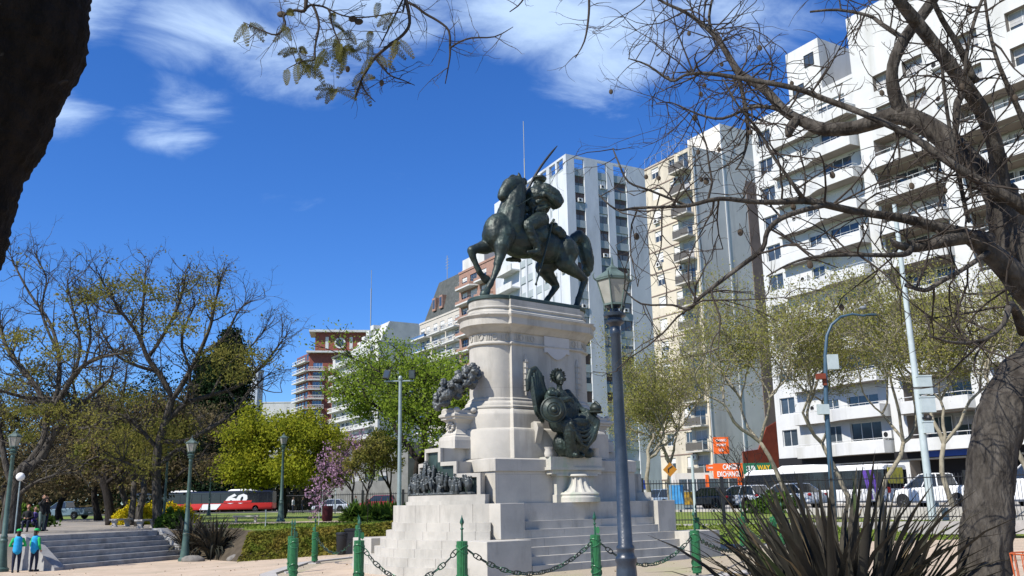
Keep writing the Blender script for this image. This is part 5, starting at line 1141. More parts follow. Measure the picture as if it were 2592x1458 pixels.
traced_tree('massive leaning jacaranda at the left edge, limbs reaching over the terrace', 28, 44, 3.0, [
 [(22, 722, 24), (28, 660, 21), (36, 610, 19), (50, 575, 17), (72, 552, 15)],
 [(60, 565, 13), (95, 545, 12), (118, 500, 10), (155, 450, 8), (200, 405, 6), (238, 372, 4), (262, 350, 2)], [(66, 556, 10), (102, 500, 9), (108, 440, 8), (95, 390, 7), (62, 340, 6), (22, 290, 5), (0, 235, 4)],
 [(108, 450, 9), (145, 395, 8), (172, 350, 7), (200, 320, 5.5), (245, 300, 4), (290, 292, 2)], [(120, 430, 6), (140, 360, 6), (138, 290, 5), (118, 220, 4), (70, 150, 3), (30, 75, 2)], [(95, 400, 5), (50, 395, 4), (0, 380, 3)],
 [(172, 350, 5), (190, 280, 4), (175, 200, 3), (160, 130, 2)], [(138, 290, 4), (100, 200, 3), (110, 120, 2), (100, 90, 1.5)], [(36, 620, 10), (15, 560, 8), (0, 480, 6), (-20, 400, 4)], [(200, 320, 4), (215, 250, 3), (205, 180, 2)], [(30, 640, 8), (80, 600, 4), (130, 580, 3)], [(155, 450, 5), (190, 470, 4), (230, 460, 3)]],
 [(55, 250, 45, 20), (140, 290, 35, 20), (40, 370, 40, 25), (20, 430, 40, 20), (110, 430, 60, 20), (180, 230, 40, 25), (200, 160, 45, 20), (90, 330, 40, 20), (210, 450, 40, 25), (60, 480, 40, 22)], 9, LF_OLIVE, BARK)
traced_tree('dark forked jacaranda behind the terrace, between the two big ones', 280, 62, 2.5, [
 [(262, 700, 13), (258, 650, 11), (250, 612, 10), (238, 590, 9)], [(240, 595, 8), (215, 560, 7), (200, 510, 6), (196, 460, 5), (180, 400, 4), (170, 340, 2)], [(250, 610, 7), (255, 545, 6), (268, 480, 5), (290, 400, 4), (300, 330, 2)], [(252, 600, 6), (300, 560, 5), (330, 500, 4), (350, 430, 2)], [(205, 520, 5), (160, 480, 4), (130, 430, 2)], [(200, 480, 4), (230, 400, 3), (240, 320, 2)]],
 [(200, 480, 40, 30), (270, 430, 40, 30), (150, 520, 40, 25), (310, 520, 30, 20), (230, 340, 30, 20)], 12, LF_BR, BARKD, 1.8, 2.0)
make_tree('bare_tree', 'small row tree behind the stone bench, nearest of the row', 352, 56, 8.5, 6.5, LF_BR, BARK, 31, 5000, .12, .7, .9, 5, .42, .7, .2, rtr=.24, minr=.02)
make_tree('bare_tree', 'small row tree behind the stone bench, second of the row', 332, 60, 9, 7, LF_OLIVE, BARK, 32, 6000, .12, .7, .9, 5, .42, .7, .2, rtr=.24, minr=.02)
make_tree('bare_tree', 'small row tree behind the stone bench, farthest of the row', 306, 64, 9, 7, LF_BR, BARK, 33, 6000, .12, .7, .9, 5, .42, .7, .2, rtr=.24, minr=.02)
for i, (px, Y, H_, W_, lf, lb) in enumerate([(30, 84, 13, 16, LF_BR, 'brown leafless wood-edge tree, leftmost behind the parked pickup'), (150, 90, 15, 16, LF_DK, 'dark evergreen behind the parked pickup'), (250, 82, 11, 14, LF_BR, 'brown twiggy tree right of the parked pickup'), (420, 78, 9.5, 12, LF_BR, 'low brown twiggy tree above the yellow bushes'), (520, 152, 11, 14, LF_BR, 'small brownish tree over the left end of the red bus'), (370, 98, 18, 13, LF_DK, 'tall dark evergreen behind the big jacaranda crown')]):
    make_tree('background_tree', lb, px, Y, H_, W_, lf, BARKD, 50 + i, 14000, .15, 1.5, 1, 4, .15, .8, .15, rtr=.3, minr=.03, lower=1, zmin=3.2 if i in (3, 4) else 1.4)
def conifer(label, px, Y, Ht, Wd, seed):
    rr = random.Random(seed); rng = np.random.default_rng(seed); t = empty('conifer_tree', place(px, Y, 0), 0, label, 'tree'); b = MB(); b.tube([(0, 0, -.2), (0, 0, Ht * .6), (0, 0, Ht)], [.4, .22, .03], 8); b.build('trunk', BARKD, t)
    C = []; br = MB()
    for k in range(190):
        q = rr.random() ** .8; z = 2.5 + q * (Ht - 2.5); L = Wd / 2 * (1 - q) ** .62 * rr.uniform(.7, 1.12); a = rr.uniform(0, 6.28); e = Vector((math.cos(a) * L, math.sin(a) * L, z - L * .25)); s_ = Vector((0, 0, z)); br.tube([s_, e], [.05, .015], 3, cap=False)
        m_ = 150; tt = rng.random(m_) ** .6; c = np.array([list(s_.lerp(e, float(x))) for x in tt]) + rng.normal(size=(m_, 3)) * [.6, .6, .55]; C.append(c)
    br.build('branches', BARKD, t); leaf_mesh('foliage', np.vstack(C), .34, LF_DK, t, rng); return t
conifer('tall black-green conifer between the big jacaranda and the yellow-green tree', 560, 148, 29, 15.5, 4)
conifer('smaller dark conifer overlapping the left side of the taller one', 500, 152, 25, 14, 5)
make_tree('yellow_green_tree', 'rounded bright yellow-green tree behind the red bus', 712, 76, 9.2, 10.2, LF_YG, BARKD, 71, 42000, .14, 1.25, 1, 5, .20, .9, .12, rtr=.24, minr=.02, lower=1, zmin=3.0)
make_tree('light_green_tree', 'large light green spring tree with dark limbs, directly left of the monument', 1052, 68, 14.3, 17.5, LF_LG, BARKD, 78, 34000, .12, 1.0, 1, 6, .20, .85, .15, (-1.2, 0), rtr=.36, minr=.022)
make_tree('pink_blossom_tree', 'small tree in pink blossom between the yellow-green and the light green tree', 893, 63, 6.2, 3.9, LF_PINK, BARK, 91, 2300, .10, .35, .55, 5, .25, .8, .15, (-.8, 0), rtr=.10, minr=.014)
make_tree('young_tree', 'thin young tree with brownish new leaves right of the pink blossom', 925, 62, 6.0, 4.6, LF_OLIVE, BARK, 93, 5000, .10, .5, .9, 5, .3, .7, .2, rtr=.10, minr=.014)
make_tree('young_tree', 'slight green tree at the foot of the floodlight pole', 985, 72, 7.0, 4.6, LF_LG, BARKD, 94, 5000, .11, .5, .9, 5, .3, .7, .2, rtr=.12, minr=.014)
# street plane trees
def wood(label, x0, x1, y0, y1, Hh, n, m, seed):
    rng = np.random.default_rng(seed); X = rng.uniform(x0, x1, n); Y_ = rng.uniform(y0, y1, n); C = [(x, y, h(x, y) + rng.random() * Hh * (.65 + .5 * mnoise.noise(Vector((x * .09, y * .09, 1))) + .25 * mnoise.noise(Vector((x * .3, 0, 5))))) for x, y in zip(X, Y_)]
    o = leaf_mesh('distant_wood', C, .75, m, None, rng, 1.3); tag(o, kind='stuff')
wood('', -190, -36, 160, 185, 15, 16000, LF_DK, 6); wood('', -190, -34, 156, 170, 8, 9000, LF_BR, 7)
PT = [(1640, 54, 9.6, 7.5, 'plane tree with sparse olive leaves behind the lamp post, before the corner tower', (.6, 0), 8500), (1700, 60, 9.0, 6.0, 'thin plane tree in front of the cream building', (0, 0), 5500), (2010, 50, 12.2, 8.6, 'leaning pale-trunked plane tree before the grey party wall', (-2.2, 0), 9000), (2150, 51, 11.6, 7.5, 'middle plane tree behind the white bus', (-.6, 0), 7500), (2225, 49, 12.6, 8.4, 'plane tree with upright trunk left of the white camera pole', (.6, 0), 9000), (2420, 45, 11.4, 8.8, 'plane tree beside the white camera pole, half behind the big trunk', (.4, 0), 9000), (2620, 42, 11.0, 9, 'plane tree at the right edge behind the foreground trunk', (0, 0), 7000)]
for i, (px, Y, H_, W_, lb, ln, nl_) in enumerate(PT):
    make_tree('plane_tree', lb, px, Y, H_ * 1.14, W_ * 1.4, LF_PL, BARKL, 120 + i * 3, int(nl_ * 1.9), .065, 1.05, .8, 6, .27, .66, .3, ln, 'plane trees along the street', .15, minr=.013)
make_tree('bare_sapling', 'thin dark leafless sapling beside the fence under the orange shop sign', 1895, 40, 3.9, 3.4, None, BARKD, 140, 0, .1, .5, 1, 4, .3, .7, .3, (-.8, 0), rtr=.05, minr=.008)
# hedge bank, strap-leaf border, yellow flowering bushes
def leafbed(name, label, cat, poly_pts, z0f, hgt, dens, size, m, seed, aspect=1.5, kind=None):
    rng = np.random.default_rng(seed); xs_ = [p[0] for p in poly_pts]; ys_ = [p[1] for p in poly_pts]; C = []
    A_ = (max(xs_) - min(xs_)) * (max(ys_) - min(ys_)); n = int(A_ * dens)
    X = rng.uniform(min(xs_), max(xs_), n); Yv = rng.uniform(min(ys_), max(ys_), n)
    for x, y in zip(X, Yv):
        if inpoly(x, y, poly_pts): 
            q = rng.random() ** .5; hh_ = hgt * (.75 + .35 * mnoise.noise(Vector((x * .8, y * .8, 0)))); C.append((x, y, z0f(x, y) + q * hh_))
    o = leaf_mesh(name, C, size, m, None, rng, aspect); tag(o, label, cat, kind=kind); return o
leafbed('ivy_hedge', 'clipped ivy hedge covering the bank between the gravel and the lawn', 'hedge', [(-11.9, 39.7), (-1.5, 39.9), (2.5, 40.3), (2.5, 42.3), (-11.9, 42.1)], lambda x, y: -.42 * smooth01((-x - 3) / 11) + 1.15 * smooth01((y - 39.8) / 1.9) - .26, .34, 900, .12, LF_HG, 3, 1.2)
leafbed('flower_border', 'strip of dark green strap-leaved plants along the far edge of the lawn', 'plants', [(-10.6, 58), (2, 58), (2, 59.4), (-10.6, 59.4)], h, .42, 200, .34, LF_GR, 4, 5)
leafbed('grass_tufts', None, None, [(-12.6, 42.3), (2.5, 42.3), (2.5, 57), (-20, 57)], lambda x, y: h(x, y) - .02, .05, 50, .06, leafmat('grass_blade', (.14, .22, .03), (.20, .24, .05)), 14, 3, 'stuff')
leafbed('grass_tufts', None, None, [(6, 36.8), (18, 36.8), (18, 40), (5, 40)], lambda x, y: h(x, y) - .02, .05, 110, .06, MATS['grass_blade'], 15, 3, 'stuff')
def bush(name, label, cat, px, Y, W_, D_, H_, m, n, size, seed):
    rng = np.random.default_rng(seed); c = place(px, Y, 0); d = rng.normal(size=(n, 3)); d /= np.linalg.norm(d, axis=1)[:, None]; d *= rng.random((n, 1)) ** .35; d[:, 2] = abs(d[:, 2])
    nz = np.array([1 + .35 * mnoise.noise(Vector(v) * 2.2) for v in d])[:, None]
    t = empty(name, c, 0, label, cat); leaf_mesh('foliage', d * nz * [W_ / 2, D_ / 2, H_], size, m, t, rng)
    bb = MB()
    for k in range(9):
        a = k * .7; bb.tube([(0, 0, -.1), (math.cos(a) * W_ * .2, math.sin(a) * D_ * .2, H_ * .6)], [.03, .01], 4)
    bb.build('stems', TWIG, t); return t
bush('flowering_bush', 'yellow flowering bush left of the big jacaranda trunk', 'bush', 345, 62, 3.6, 2, 1.5, LF_FL, 9000, .08, 1)
bush('flowering_bush', 'yellow flowering bush right of the big jacaranda trunk', 'bush', 440, 63, 3.2, 2, 1.3, LF_FL, 8000, .08, 2)
bush('green_bush', 'low green shrub right of the left steps', 'bush', 432, 47, 1.6, 1.4, .9, LF_GR, 1600, .16, 3)
for i, (px, Y, W_, H_, lb) in enumerate([(1960, 49, 3, 1.0, 'low shrub at the fence foot left of the spiky plant'), (60, 60, 4, 1.4, 'dark low shrub behind the seated woman')]):
    bush('green_bush', lb, 'bush', px, Y, W_, 1.5, H_, LF_GR, 1500, .16, 10 + i)
PHO2 = leafmat('dry_strap_leaf', (.22, .17, .10), (.12, .09, .055), .15); PHO3 = leafmat('green_strap_leaf', (.07, .095, .04), (.05, .06, .03), .15)
def phormium(label, loc, nb, Lm, wd, seed, m=PHO, spread=1.0):
    rr = random.Random(seed); t = MB()
    for k in range(nb):
        a = rr.uniform(0, 6.283); q = rr.random() ** .7; tilt = q * 1.05 * spread; L = Lm * rr.uniform(.62, 1.05); w0 = wd * rr.uniform(.7, 1.15)
        d = Vector((math.cos(a), math.sin(a), 0)); s_ = Vector((-d.y, d.x, 0)); tw = rr.uniform(-.5, .5); p = d * rr.uniform(.02, .22) + s_ * rr.uniform(-.15, .15); el = math.pi / 2 - tilt * .55; n = 7; V_ = []; droop = rr.choice([.02, .06, .10, .16, .34 if q > .5 else .12]) * (1 + 1.5 * q)
        for i in range(n + 1):
            f = i / n; w_ = w0 * (.55 + 1.2 * f if f < .35 else .97 * (1 - ((f - .35) / .65) ** 1.7)) * .5; c = math.cos(tw * f); up_ = Vector((-math.sin(el) * d.x, -math.sin(el) * d.y, math.cos(el)))
            sd_ = s_ * c + up_ * math.sin(tw * f); V_.append((p - sd_ * w_ + up_ * w_ * .35, p.copy(), p + sd_ * w_ + up_ * w_ * .35))
            p = p + (d * math.cos(el) + Vector((0, 0, math.sin(el)))) * (L / n); el -= droop * (.5 + f)
        t.use(m if rr.random() < .90 else (PHO2 if rr.random() < .6 else PHO3)); t.add([v for r in V_ for v in r], [f_ for i in range(n) for f_ in ((3 * i, 3 * i + 1, 3 * i + 4, 3 * i + 3), (3 * i + 1, 3 * i + 2, 3 * i + 5, 3 * i + 4))])
    o = t.build('flax_plant', None if t.mats else m, None, smooth='all'); o.location = loc; tag(o, label, 'plant'); return o
phormium('huge clump of dark bronze sword-shaped leaves in the right foreground', place(2165, 7.6, 0), 540, 2.15, .085, 3, PHO, .78)
phormium('dark spiky flax plant behind the lamp post, right of the left steps', place(480, 44.5, 0) + Vector((0, 0, .0)), 130, 2.5, .12, 4)
phormium('second dark spiky flax plant, nearer the hedge', place(540, 43.0, 0) + Vector((0, 0, .0)), 150, 2.3, .12, 5)
# ---- foreground bare tree on the right: limbs follow the photographed tree, each at its own depth
FT = empty('foreground_tree', place(2500, 7.6, 0), 0, 'big gnarled leafless tree in the right foreground, spreading limbs across the sky', 'tree'); FO = FT.location.copy()
tk = MB()
for pts in ([(2475, 1560, 66, 7.6), (2490, 1450, 60, 7.6), (2500, 1330, 57, 7.6), (2505, 1210, 56, 7.6), (2522, 1110, 57, 7.6), (2560, 1015, 66, 7.6), (2625, 935, 66, 7.7), (2690, 860, 62, 7.8), (2690, 780, 56, 7.9), (2625, 680, 52, 7.9), (2560, 600, 46, 8.0), (2545, 540, 44, 8.0), (2535, 480, 36, 8.0)]      ,): limb(tk, pts, 36, 9)
TRK = tk.build('trunk', BARK, FT, smooth='all')
for v in TRK.data.vertices: v.co += v.normal * (.020 * mnoise.noise(v.co * Vector((6, 6, 3))) + .030 * (.3 - abs(mnoise.noise(v.co * Vector((11, 11, 4.5))))) + .012 * mnoise.noise(v.co * 24))
LIMBS = [
 [(2545, 520, 42, 8.0), (2500, 455, 32, 8.05), (2440, 398, 31, 8.1), (2384, 344, 30, 8.2), (2320, 305, 27, 8.3), (2264, 292, 25, 8.4), (2170, 322, 19, 8.6), (2086, 327, 18, 8.7), (2030, 306, 15, 8.8), (1985, 280, 13, 8.9), (1933, 224, 12, 9.0), (1885, 195, 11, 9.1), (1862, 172, 10, 9.1), (1825, 110, 8, 9.2), (1800, 80, 8, 9.3), (1742, 35, 5, 9.4), (1684, 8, 4, 9.5), (1640, -20, 3, 9.5)],
 [(2285, 292, 21, 8.35), (2262, 230, 18, 8.3), (2260, 166, 17, 8.25), (2289, 99, 16, 8.2), (2338, 33, 16, 8.1), (2375, -30, 15, 8.0), (2400, -150, 12, 8.0), (2450, -290, 8, 7.9), (2455, -430, 3, 7.8)],
 [(2530, 500, 32, 7.9), (2528, 430, 24, 7.8), (2516, 360, 22, 7.7), (2490, 290, 21, 7.6), (2454, 232, 21, 7.5), (2384, 137, 19, 7.4), (2318, 54, 19, 7.3), (2275, 0, 17, 7.2), (2230, -70, 15, 7.1), (2150, -200, 11, 7.0), (2100, -330, 7, 7.0), (2060, -450, 2, 7.0)],
 [(2467, 211, 13, 7.5), (2430, 124, 9, 7.4), (2385, 50, 8, 7.3), (2355, -15, 7, 7.2)],
 [(2660, 790, 46, 7.8), (2591, 722, 38, 7.6), (2530, 660, 30, 7.5), (2456, 601, 20, 7.4), (2370, 575, 15, 7.3), (2287, 553, 13, 7.2), (2171, 536, 11, 7.1), (2093, 519, 10, 7.0), (2035, 507, 11, 7.0), (1960, 512, 8, 6.9), (1900, 510, 7, 6.9), (1820, 503, 6, 6.8), (1740, 521, 5, 6.8), (1670, 524, 4, 6.7), (1607, 527, 4, 6.7), (1559, 530, 3, 6.6), (1515, 492, 1.5, 6.6)],
 [(1740, 521, 4, 6.8), (1690, 500, 3.5, 6.8), (1640, 480, 3, 6.8), (1590, 460, 3, 6.8), (1565, 410, 2.5, 6.8), (1551, 375, 1.5, 6.8)],
 [(2600, 530, 20, 7.0), (2500, 470, 12, 7.0), (2413, 418, 11, 7.0), (2305, 344, 10, 7.1), (2181, 286, 9, 7.2), (2090, 252, 8, 7.3), (2015, 224, 8, 7.3), (1904, 203, 7, 7.4), (1792, 186, 5, 7.5), (1734, 190, 4, 7.5), (1700, 205, 3.5, 7.6), (1640, 165, 3, 7.6), (1590, 148, 1.5, 7.6)],
 [(2500, 610, 24, 7.5), (2456, 600, 20, 7.4), (2403, 608, 17, 7.3), (2350, 620, 15, 7.2), (2305, 627, 13, 7.2), (2268, 618, 9, 7.1), (2256, 602, 4, 7.1)],
 [(2310, 612, 7, 7.2), (2300, 640, 8, 7.1), (2250, 646, 6, 7.0), (2161, 645, 5, 6.9), (2064, 650, 4, 6.9), (1997, 669, 3, 6.8), (1940, 700, 2, 6.8)],
 [(2093, 519, 7, 7.0), (2045, 529, 7, 6.95), (1977, 553, 7, 6.9), (1942, 587, 7, 6.9), (1930, 630, 6.5, 6.9), (1877, 672, 6, 6.85), (1820, 715, 5.5, 6.8), (1772, 753, 5, 6.8), (1743, 783, 4.5, 6.7), (1702, 772, 3, 6.7), (1623, 769, 2.5, 6.6), (1578, 730, 1.5, 6.6)],
 [(2456, 560, 7, 7.2), (2446, 538, 6, 7.2), (2417, 393, 6, 7.2), (2400, 300, 5, 7.2), (2388, 207, 5, 7.2), (2380, 124, 3, 7.2)],
 [(2442, 190, 6, 7.3), (2450, 120, 5, 7.3), (2470, 40, 5, 7.3), (2495, -20, 4, 7.3)],
 [(2610, 350, 10, 7.6), (2575, 270, 8, 7.5), (2529, 166, 6, 7.4), (2505, 80, 5, 7.4), (2492, -10, 4, 7.4)],
 [(2438, 236, 10, 7.5), (2423, 262, 10, 7.45), (2420, 310, 9, 7.4), (2417, 360, 7, 7.4)],
 [(2035, 507, 8, 7.0), (2010, 470, 5, 6.9), (1960, 400, 4, 6.9), (1920, 330, 4, 6.9), (1870, 270, 3, 6.8), (1830, 200, 2, 6.8)],
 [(2020, 300, 14, 8.8), (2000, 325, 14, 8.8), (1996, 345, 9, 8.8)],
 [(2040, 310, 6, 8.8), (1960, 275, 5, 8.8), (1900, 272, 5, 8.9), (1830, 300, 4, 8.9), (1770, 290, 3, 9.0), (1700, 260, 2, 9.0), (1660, 262, 1.5, 9.0)],
 [(1862, 172, 6, 9.1), (1885, 260, 6, 9.1), (1893, 340, 5, 9.1), (1880, 400, 3, 9.1), (1862, 430, 2, 9.1)],
 [(2289, 99, 8, 8.2), (2230, 60, 6, 8.3), (2200, 40, 5, 8.4), (2120, 25, 4, 8.5), (2050, 30, 3, 8.6)],
 [(1800, 83, 5, 9.3), (1795, 40, 4, 9.3), (1805, -10, 3, 9.3)],
 [(2592, 840, 16, 7.6), (2560, 770, 10, 7.3), (2540, 820, 6, 7.0), (2490, 860, 5, 6.9), (2420, 868, 4, 6.8), (2350, 850, 2.5, 6.7)],
 [(2500, 640, 8, 7.4), (2440, 680, 6, 7.3), (2370, 720, 6, 7.2), (2340, 735, 6, 7.2), (2290, 722, 4, 7.2)]]
lm_ = MB(); SEG = []
for L_ in LIMBS:
    o_, r_ = limb(lm_, L_, 8, 3); SEG.append((o_, r_))
lm_.build('limbs', BARK, FT, smooth='all')
tw = MB(); rr = random.Random(17); pods = []
for si, (P_, Rr) in enumerate(SEG):
    Ltot = sum((P_[i + 1] - P_[i]).length for i in range(len(P_) - 1)); k = int(Ltot * (12 if si in (0, 6, 15, 16, 17) else 6.5))
    for _ in range(k):
        i = rr.randint(0, len(P_) - 2); q = rr.random(); p = P_[i].lerp(P_[i + 1], q); r = Rr[i]
        if r > .05 and rr.random() < .6: continue
        a = (P_[i + 1] - P_[i]).normalized(); d = Vector((rr.gauss(0, 1), rr.gauss(0, .5), rr.gauss(.25, 1))); d = (d - a * d.dot(a) * .6).normalized()
        e = twig(tw, p, d, rr.uniform(.25, .85), max(.0045, min(.010, r * .6)), 0, rr, 2, .62)
        if rr.random() < .16: pods.append(e)
tw.build('twigs', TWIG, FT, smooth='all')
PODM = mat('seed_pod', (.06, .045, .03), .8)
for p in pods[:60]:
    pb = MB(); pb.tube([p, p - Vector((0, 0, .05))], .002, 3); pb.ell(p - Vector((0, 0, .075)), (.024, .010, .030), 7, 5); pb.build('seed_pod', PODM, FT)
# ---- dark leaning trunk at the left edge
LT = empty('leaning_tree', at(-190, 1458, 4.2), 0, 'dark leaning tree filling the upper left corner, its thin leafy branch hanging at top centre', 'tree'); LT.location.z = 0; FO = LT.location.copy()
b = MB(); limb(b, [(-420, 1700, 205, 4.2), (-360, 1300, 190, 4.2), (-300, 1000, 184, 4.2), (-238, 800, 183, 4.2), (-204, 640, 182, 4.2), (-170, 520, 183, 4.2), (-130, 410, 184, 4.2), (-72, 310, 186, 4.2), (-18, 205, 188, 4.2), (20, 100, 190, 4.2), (34, 0, 192, 4.2), (55, -140, 195, 4.2), (100, -500, 180, 4.3)], 40, 14)
LTK = b.build('trunk', mat('black_backlit_bark', (.016, .013, .011), .95, (.007, .006, .005), 14, 1, 18, stretch=(1, 1, .4), spec=.1, bdist=.06), LT, smooth='all')  # near-black bark colour carries the look of the trunk's shaded, backlit side
for v in LTK.data.vertices: v.co += v.normal * .018 * (mnoise.noise(v.co * Vector((13, 13, 6))) + .9 * mnoise.noise(v.co * 31))
b = MB(); limb(b, [(150, 212, 6, 4.1), (160, 206, 4, 4.1), (172, 205, 3, 4.1)], 5); b.build('snag', BARKD, LT)
# ---- hanging branch with feathery leaves at the top of the picture
HB = LT
b = MB(); SG2 = []
for L_ in ([(120, -560, 60, 4.4), (500, -560, 34, 5.2), (800, -320, 16, 6.2), (780, -120, 9, 6.1), (775, 0, 6, 6.0), (769, 28, 5.5, 6.0), (745, 26, 4, 6.0), (718, 40, 3.5, 6.0), (722, 62, 3, 6.0), (700, 88, 2.5, 6.0), (660, 76, 2, 6.0), (616, 56, 1.2, 6.0)], [(769, 28, 4.5, 6.0), (789, 12, 4, 6.0), (803, 40, 4, 6.0), (807, 70, 3.5, 6.0), (797, 120, 3, 6.0), (795, 152, 3, 6.0), (765, 155, 2, 6.0), (725, 175, 1.2, 6.0)],
           [(789, 12, 3.5, 6.0), (830, 22, 3, 6.0), (840, 60, 2.5, 6.0), (855, 100, 2, 6.0), (870, 125, 1.5, 6.0)], [(830, 22, 2.5, 6), (870, 40, 2.2, 6), (920, 44, 2.2, 6), (980, 36, 2, 6), (1015, 30, 2, 6)], [(500, -560, 34, 5.2), (760, -440, 24, 5.8), (900, -300, 15, 6.3), (980, -140, 10, 6.3), (1020, -20, 7, 6.3), (1030, 10, 6, 6.3), (1037, 58, 5, 6.3), (1020, 88, 4.5, 6.3), (984, 116, 4.5, 6.3), (949, 146, 4.5, 6.3), (930, 175, 4, 6.3), (914, 205, 3, 6.3), (900, 250, 1.5, 6.3)],
           [(949, 146, 3, 6.3), (968, 170, 2.6, 6.3), (990, 192, 2.4, 6.3), (1020, 203, 1.8, 6.3), (1050, 216, 1, 6.3)], [(914, 205, 2.5, 6.3), (925, 232, 2, 6.3), (950, 258, 1, 6.3)], [(1030, 5, 4, 6.3), (1055, 18, 4, 6.3), (1077, 35, 4, 6.3), (1110, 54, 3.5, 6.3), (1136, 78, 3.3, 6.3), (1139, 122, 3.2, 6.3), (1138, 150, 2.4, 6.3), (1127, 212, 1.2, 6.3)],
           [(1139, 122, 3, 6.3), (1160, 108, 3, 6.3), (1194, 96, 2.8, 6.3), (1252, 93, 2, 6.3), (1299, 68, 1, 6.3)], [(1020, 30, 3, 6.3), (1025, -10, 3, 6.3), (990, 60, 2.5, 6.3), (960, 120, 1.6, 6.3)], [(900, -300, 12, 6.3), (1150, -260, 9, 6.4), (1380, -160, 6, 6.4), (1485, -60, 4, 6.4), (1491, 0, 3.5, 6.4), (1489, 50, 3, 6.4), (1479, 105, 2.2, 6.4), (1456, 147, 1.2, 6.4)], [(1150, -260, 7, 6.4), (1270, -140, 5, 6.4), (1330, -40, 3, 6.4), (1320, 5, 2.4, 6.4), (1290, 30, 1.5, 6.4)]):
    SG2.append(limb(b, L_, 6, 3))
b.build('overhanging_limbs', TWIG, HB, smooth='all')
tw = MB(); rr = random.Random(8); tips2 = []
for P_, Rr in SG2:
    for i in range(len(P_) - 1):
        if Rr[i] > .022 or rr.random() < .45: continue
        d = Vector((rr.gauss(0, 1), rr.gauss(0, .5), rr.gauss(-.3, 1))).normalized(); tips2.append(twig(tw, P_[i], d, rr.uniform(.10, .34), .0035, 0, rr, 1, .3))
tw.build('twigs', TWIG, HB)
CAND = tips2 + [q_ for P_, R3 in SG2 for q_, r3 in zip(P_, R3) if r3 < .012]
fm = MB()
def frond(p, d, L):
    s_ = d.cross(Vector((0, 1, .2))).normalized(); n = 9
    for i in range(n):
        f = (i + 1) / n; c = p + d * L * f + Vector((0, 0, -.05 * f * f))
        for sg in (-1, 1):
            dd = (s_ * sg + d * .45).normalized(); l2 = .028 * math.sin(.5 + 2.3 * f)
            for j in range(6):
                q = c + dd * l2 * (j + 1) / 6; a = dd.cross(Vector((0, 1, 0))).normalized() * .005
                for s3 in (-1, 1): fm.add([q, q + a * s3 + dd * .003, q + a * s3 * 1.9 + dd * .006, q + a * s3 - dd * .002], [(0, 1, 2, 3)])
            fm.add([c, c + dd * l2, c + dd * l2 + Vector((0, 0, .0015)), c + Vector((0, 0, .0015))], [(0, 1, 2, 3)])
    fm.tube([p, p + d * L * .5 + Vector((0, 0, -.012)), p + d * L + Vector((0, 0, -.05))], .0016, 3, cap=False)
for (cx_, cy_, n_) in ((770, 205, 9), (745, 180, 4), (830, 165, 6), (880, 190, 8), (905, 150, 6), (930, 90, 4), (895, 225, 5), (620, 20, 4), (650, 40, 3), (850, 75, 4), (1000, 15, 3), (960, 130, 3), (640, 75, 2), (830, 110, 3)):
    for k in range(n_):
        p = at(cx_ + rr.gauss(0, 26), cy_ + rr.gauss(0, 22) - 15, 6.1 + rr.uniform(-.3, .3)) - FO; p = min(CAND, key=lambda q_: (q_ - p).length + rr.uniform(0, .12)); frond(p, Vector((rr.gauss(0, .8), rr.gauss(0, .3), rr.gauss(-.5, .6))).normalized(), rr.uniform(.08, .16))
fm.build('leaflets', leafmat('feathery_leaf', (.17, .15, .055), (.10, .10, .03), .3), HB)
for x, y in ((712, 36), (893, 48), (908, 55), (867, 127), (862, 152), (966, 210), (880, 175)):
    p = at(x, y, 6.05) - FO; pb = MB(); pb.ell(p, (.034 if y < 60 or x == 867 else .018, .014, .026), 9, 6); pb.build('seed_pod', PODM, HB)

rng_ = np.random.default_rng(2); C_ = []
for k in range(700):
    x = rng_.uniform(-18, 12); y = rng_.uniform(15, 41) 
    if h(x, y) < .3: C_.append((x, y, hg(x, y) + .045))
fl_ = leaf_mesh('fallen_leaves', C_, .035, mat('dry_leaf', (.20, .13, .06), .9, (.10, .07, .04), 3), None, rng_, 1.6, 1.0); tag(fl_, kind='stuff')
# ---------------------------------------------------------------- steps at the left, street furniture, vehicles, people
ST_G = mat('grey_step_stone', (.34, .34, .33), .85, (.25, .25, .25), 2.2, .3, 25, col3=(.19, .19, .185), scale3=1.1)
stp = empty('terrace_steps', (0, 0, 0), 0, 'broad flight of six grey stone steps up to the park terrace at left', 'steps')
A0 = Vector((-20.25, 37.8, 0)); B0 = Vector((-17.25, 45.2, 0)); dS = (B0 - A0).normalized(); nS = Vector((dS.y, -dS.x, 0)); Ls = (B0 - A0).length
MS = Matrix(((dS.x, nS.x, 0, A0.x), (dS.y, nS.y, 0, A0.y), (0, 0, 1, 0), (0, 0, 0, 1)))
for k in range(6):
    b = MB(); z1 = .885 - .225 * k; b.box(.55, -.02, -.7, Ls - .55, .02 + .34 * (k + 1), z1 + (0 if k else .004), MS) if k == 0 else b.box(.55, .02 + .34 * k, -.7, Ls - .55, .02 + .34 * (k + 1), z1, MS)
    b.build('step', ST_G, stp)
for x0 in (0.0, Ls - .5):
    b = MB(); pr = [(-.05, -.7), (-.05, .97), (.45, .97), (2.25, -.30), (2.35, -.7)]; n = 5
    b.add([MS @ Vector((x0, y, z)) for y, z in pr] + [MS @ Vector((x0 + .5, y, z)) for y, z in pr], [tuple(range(n)), tuple(reversed(range(n, 2 * n)))] + [(i, n + i, n + (i + 1) % n, (i + 1) % n) for i in range(n)])
    b.build('cheek_wall', ST_G, stp)
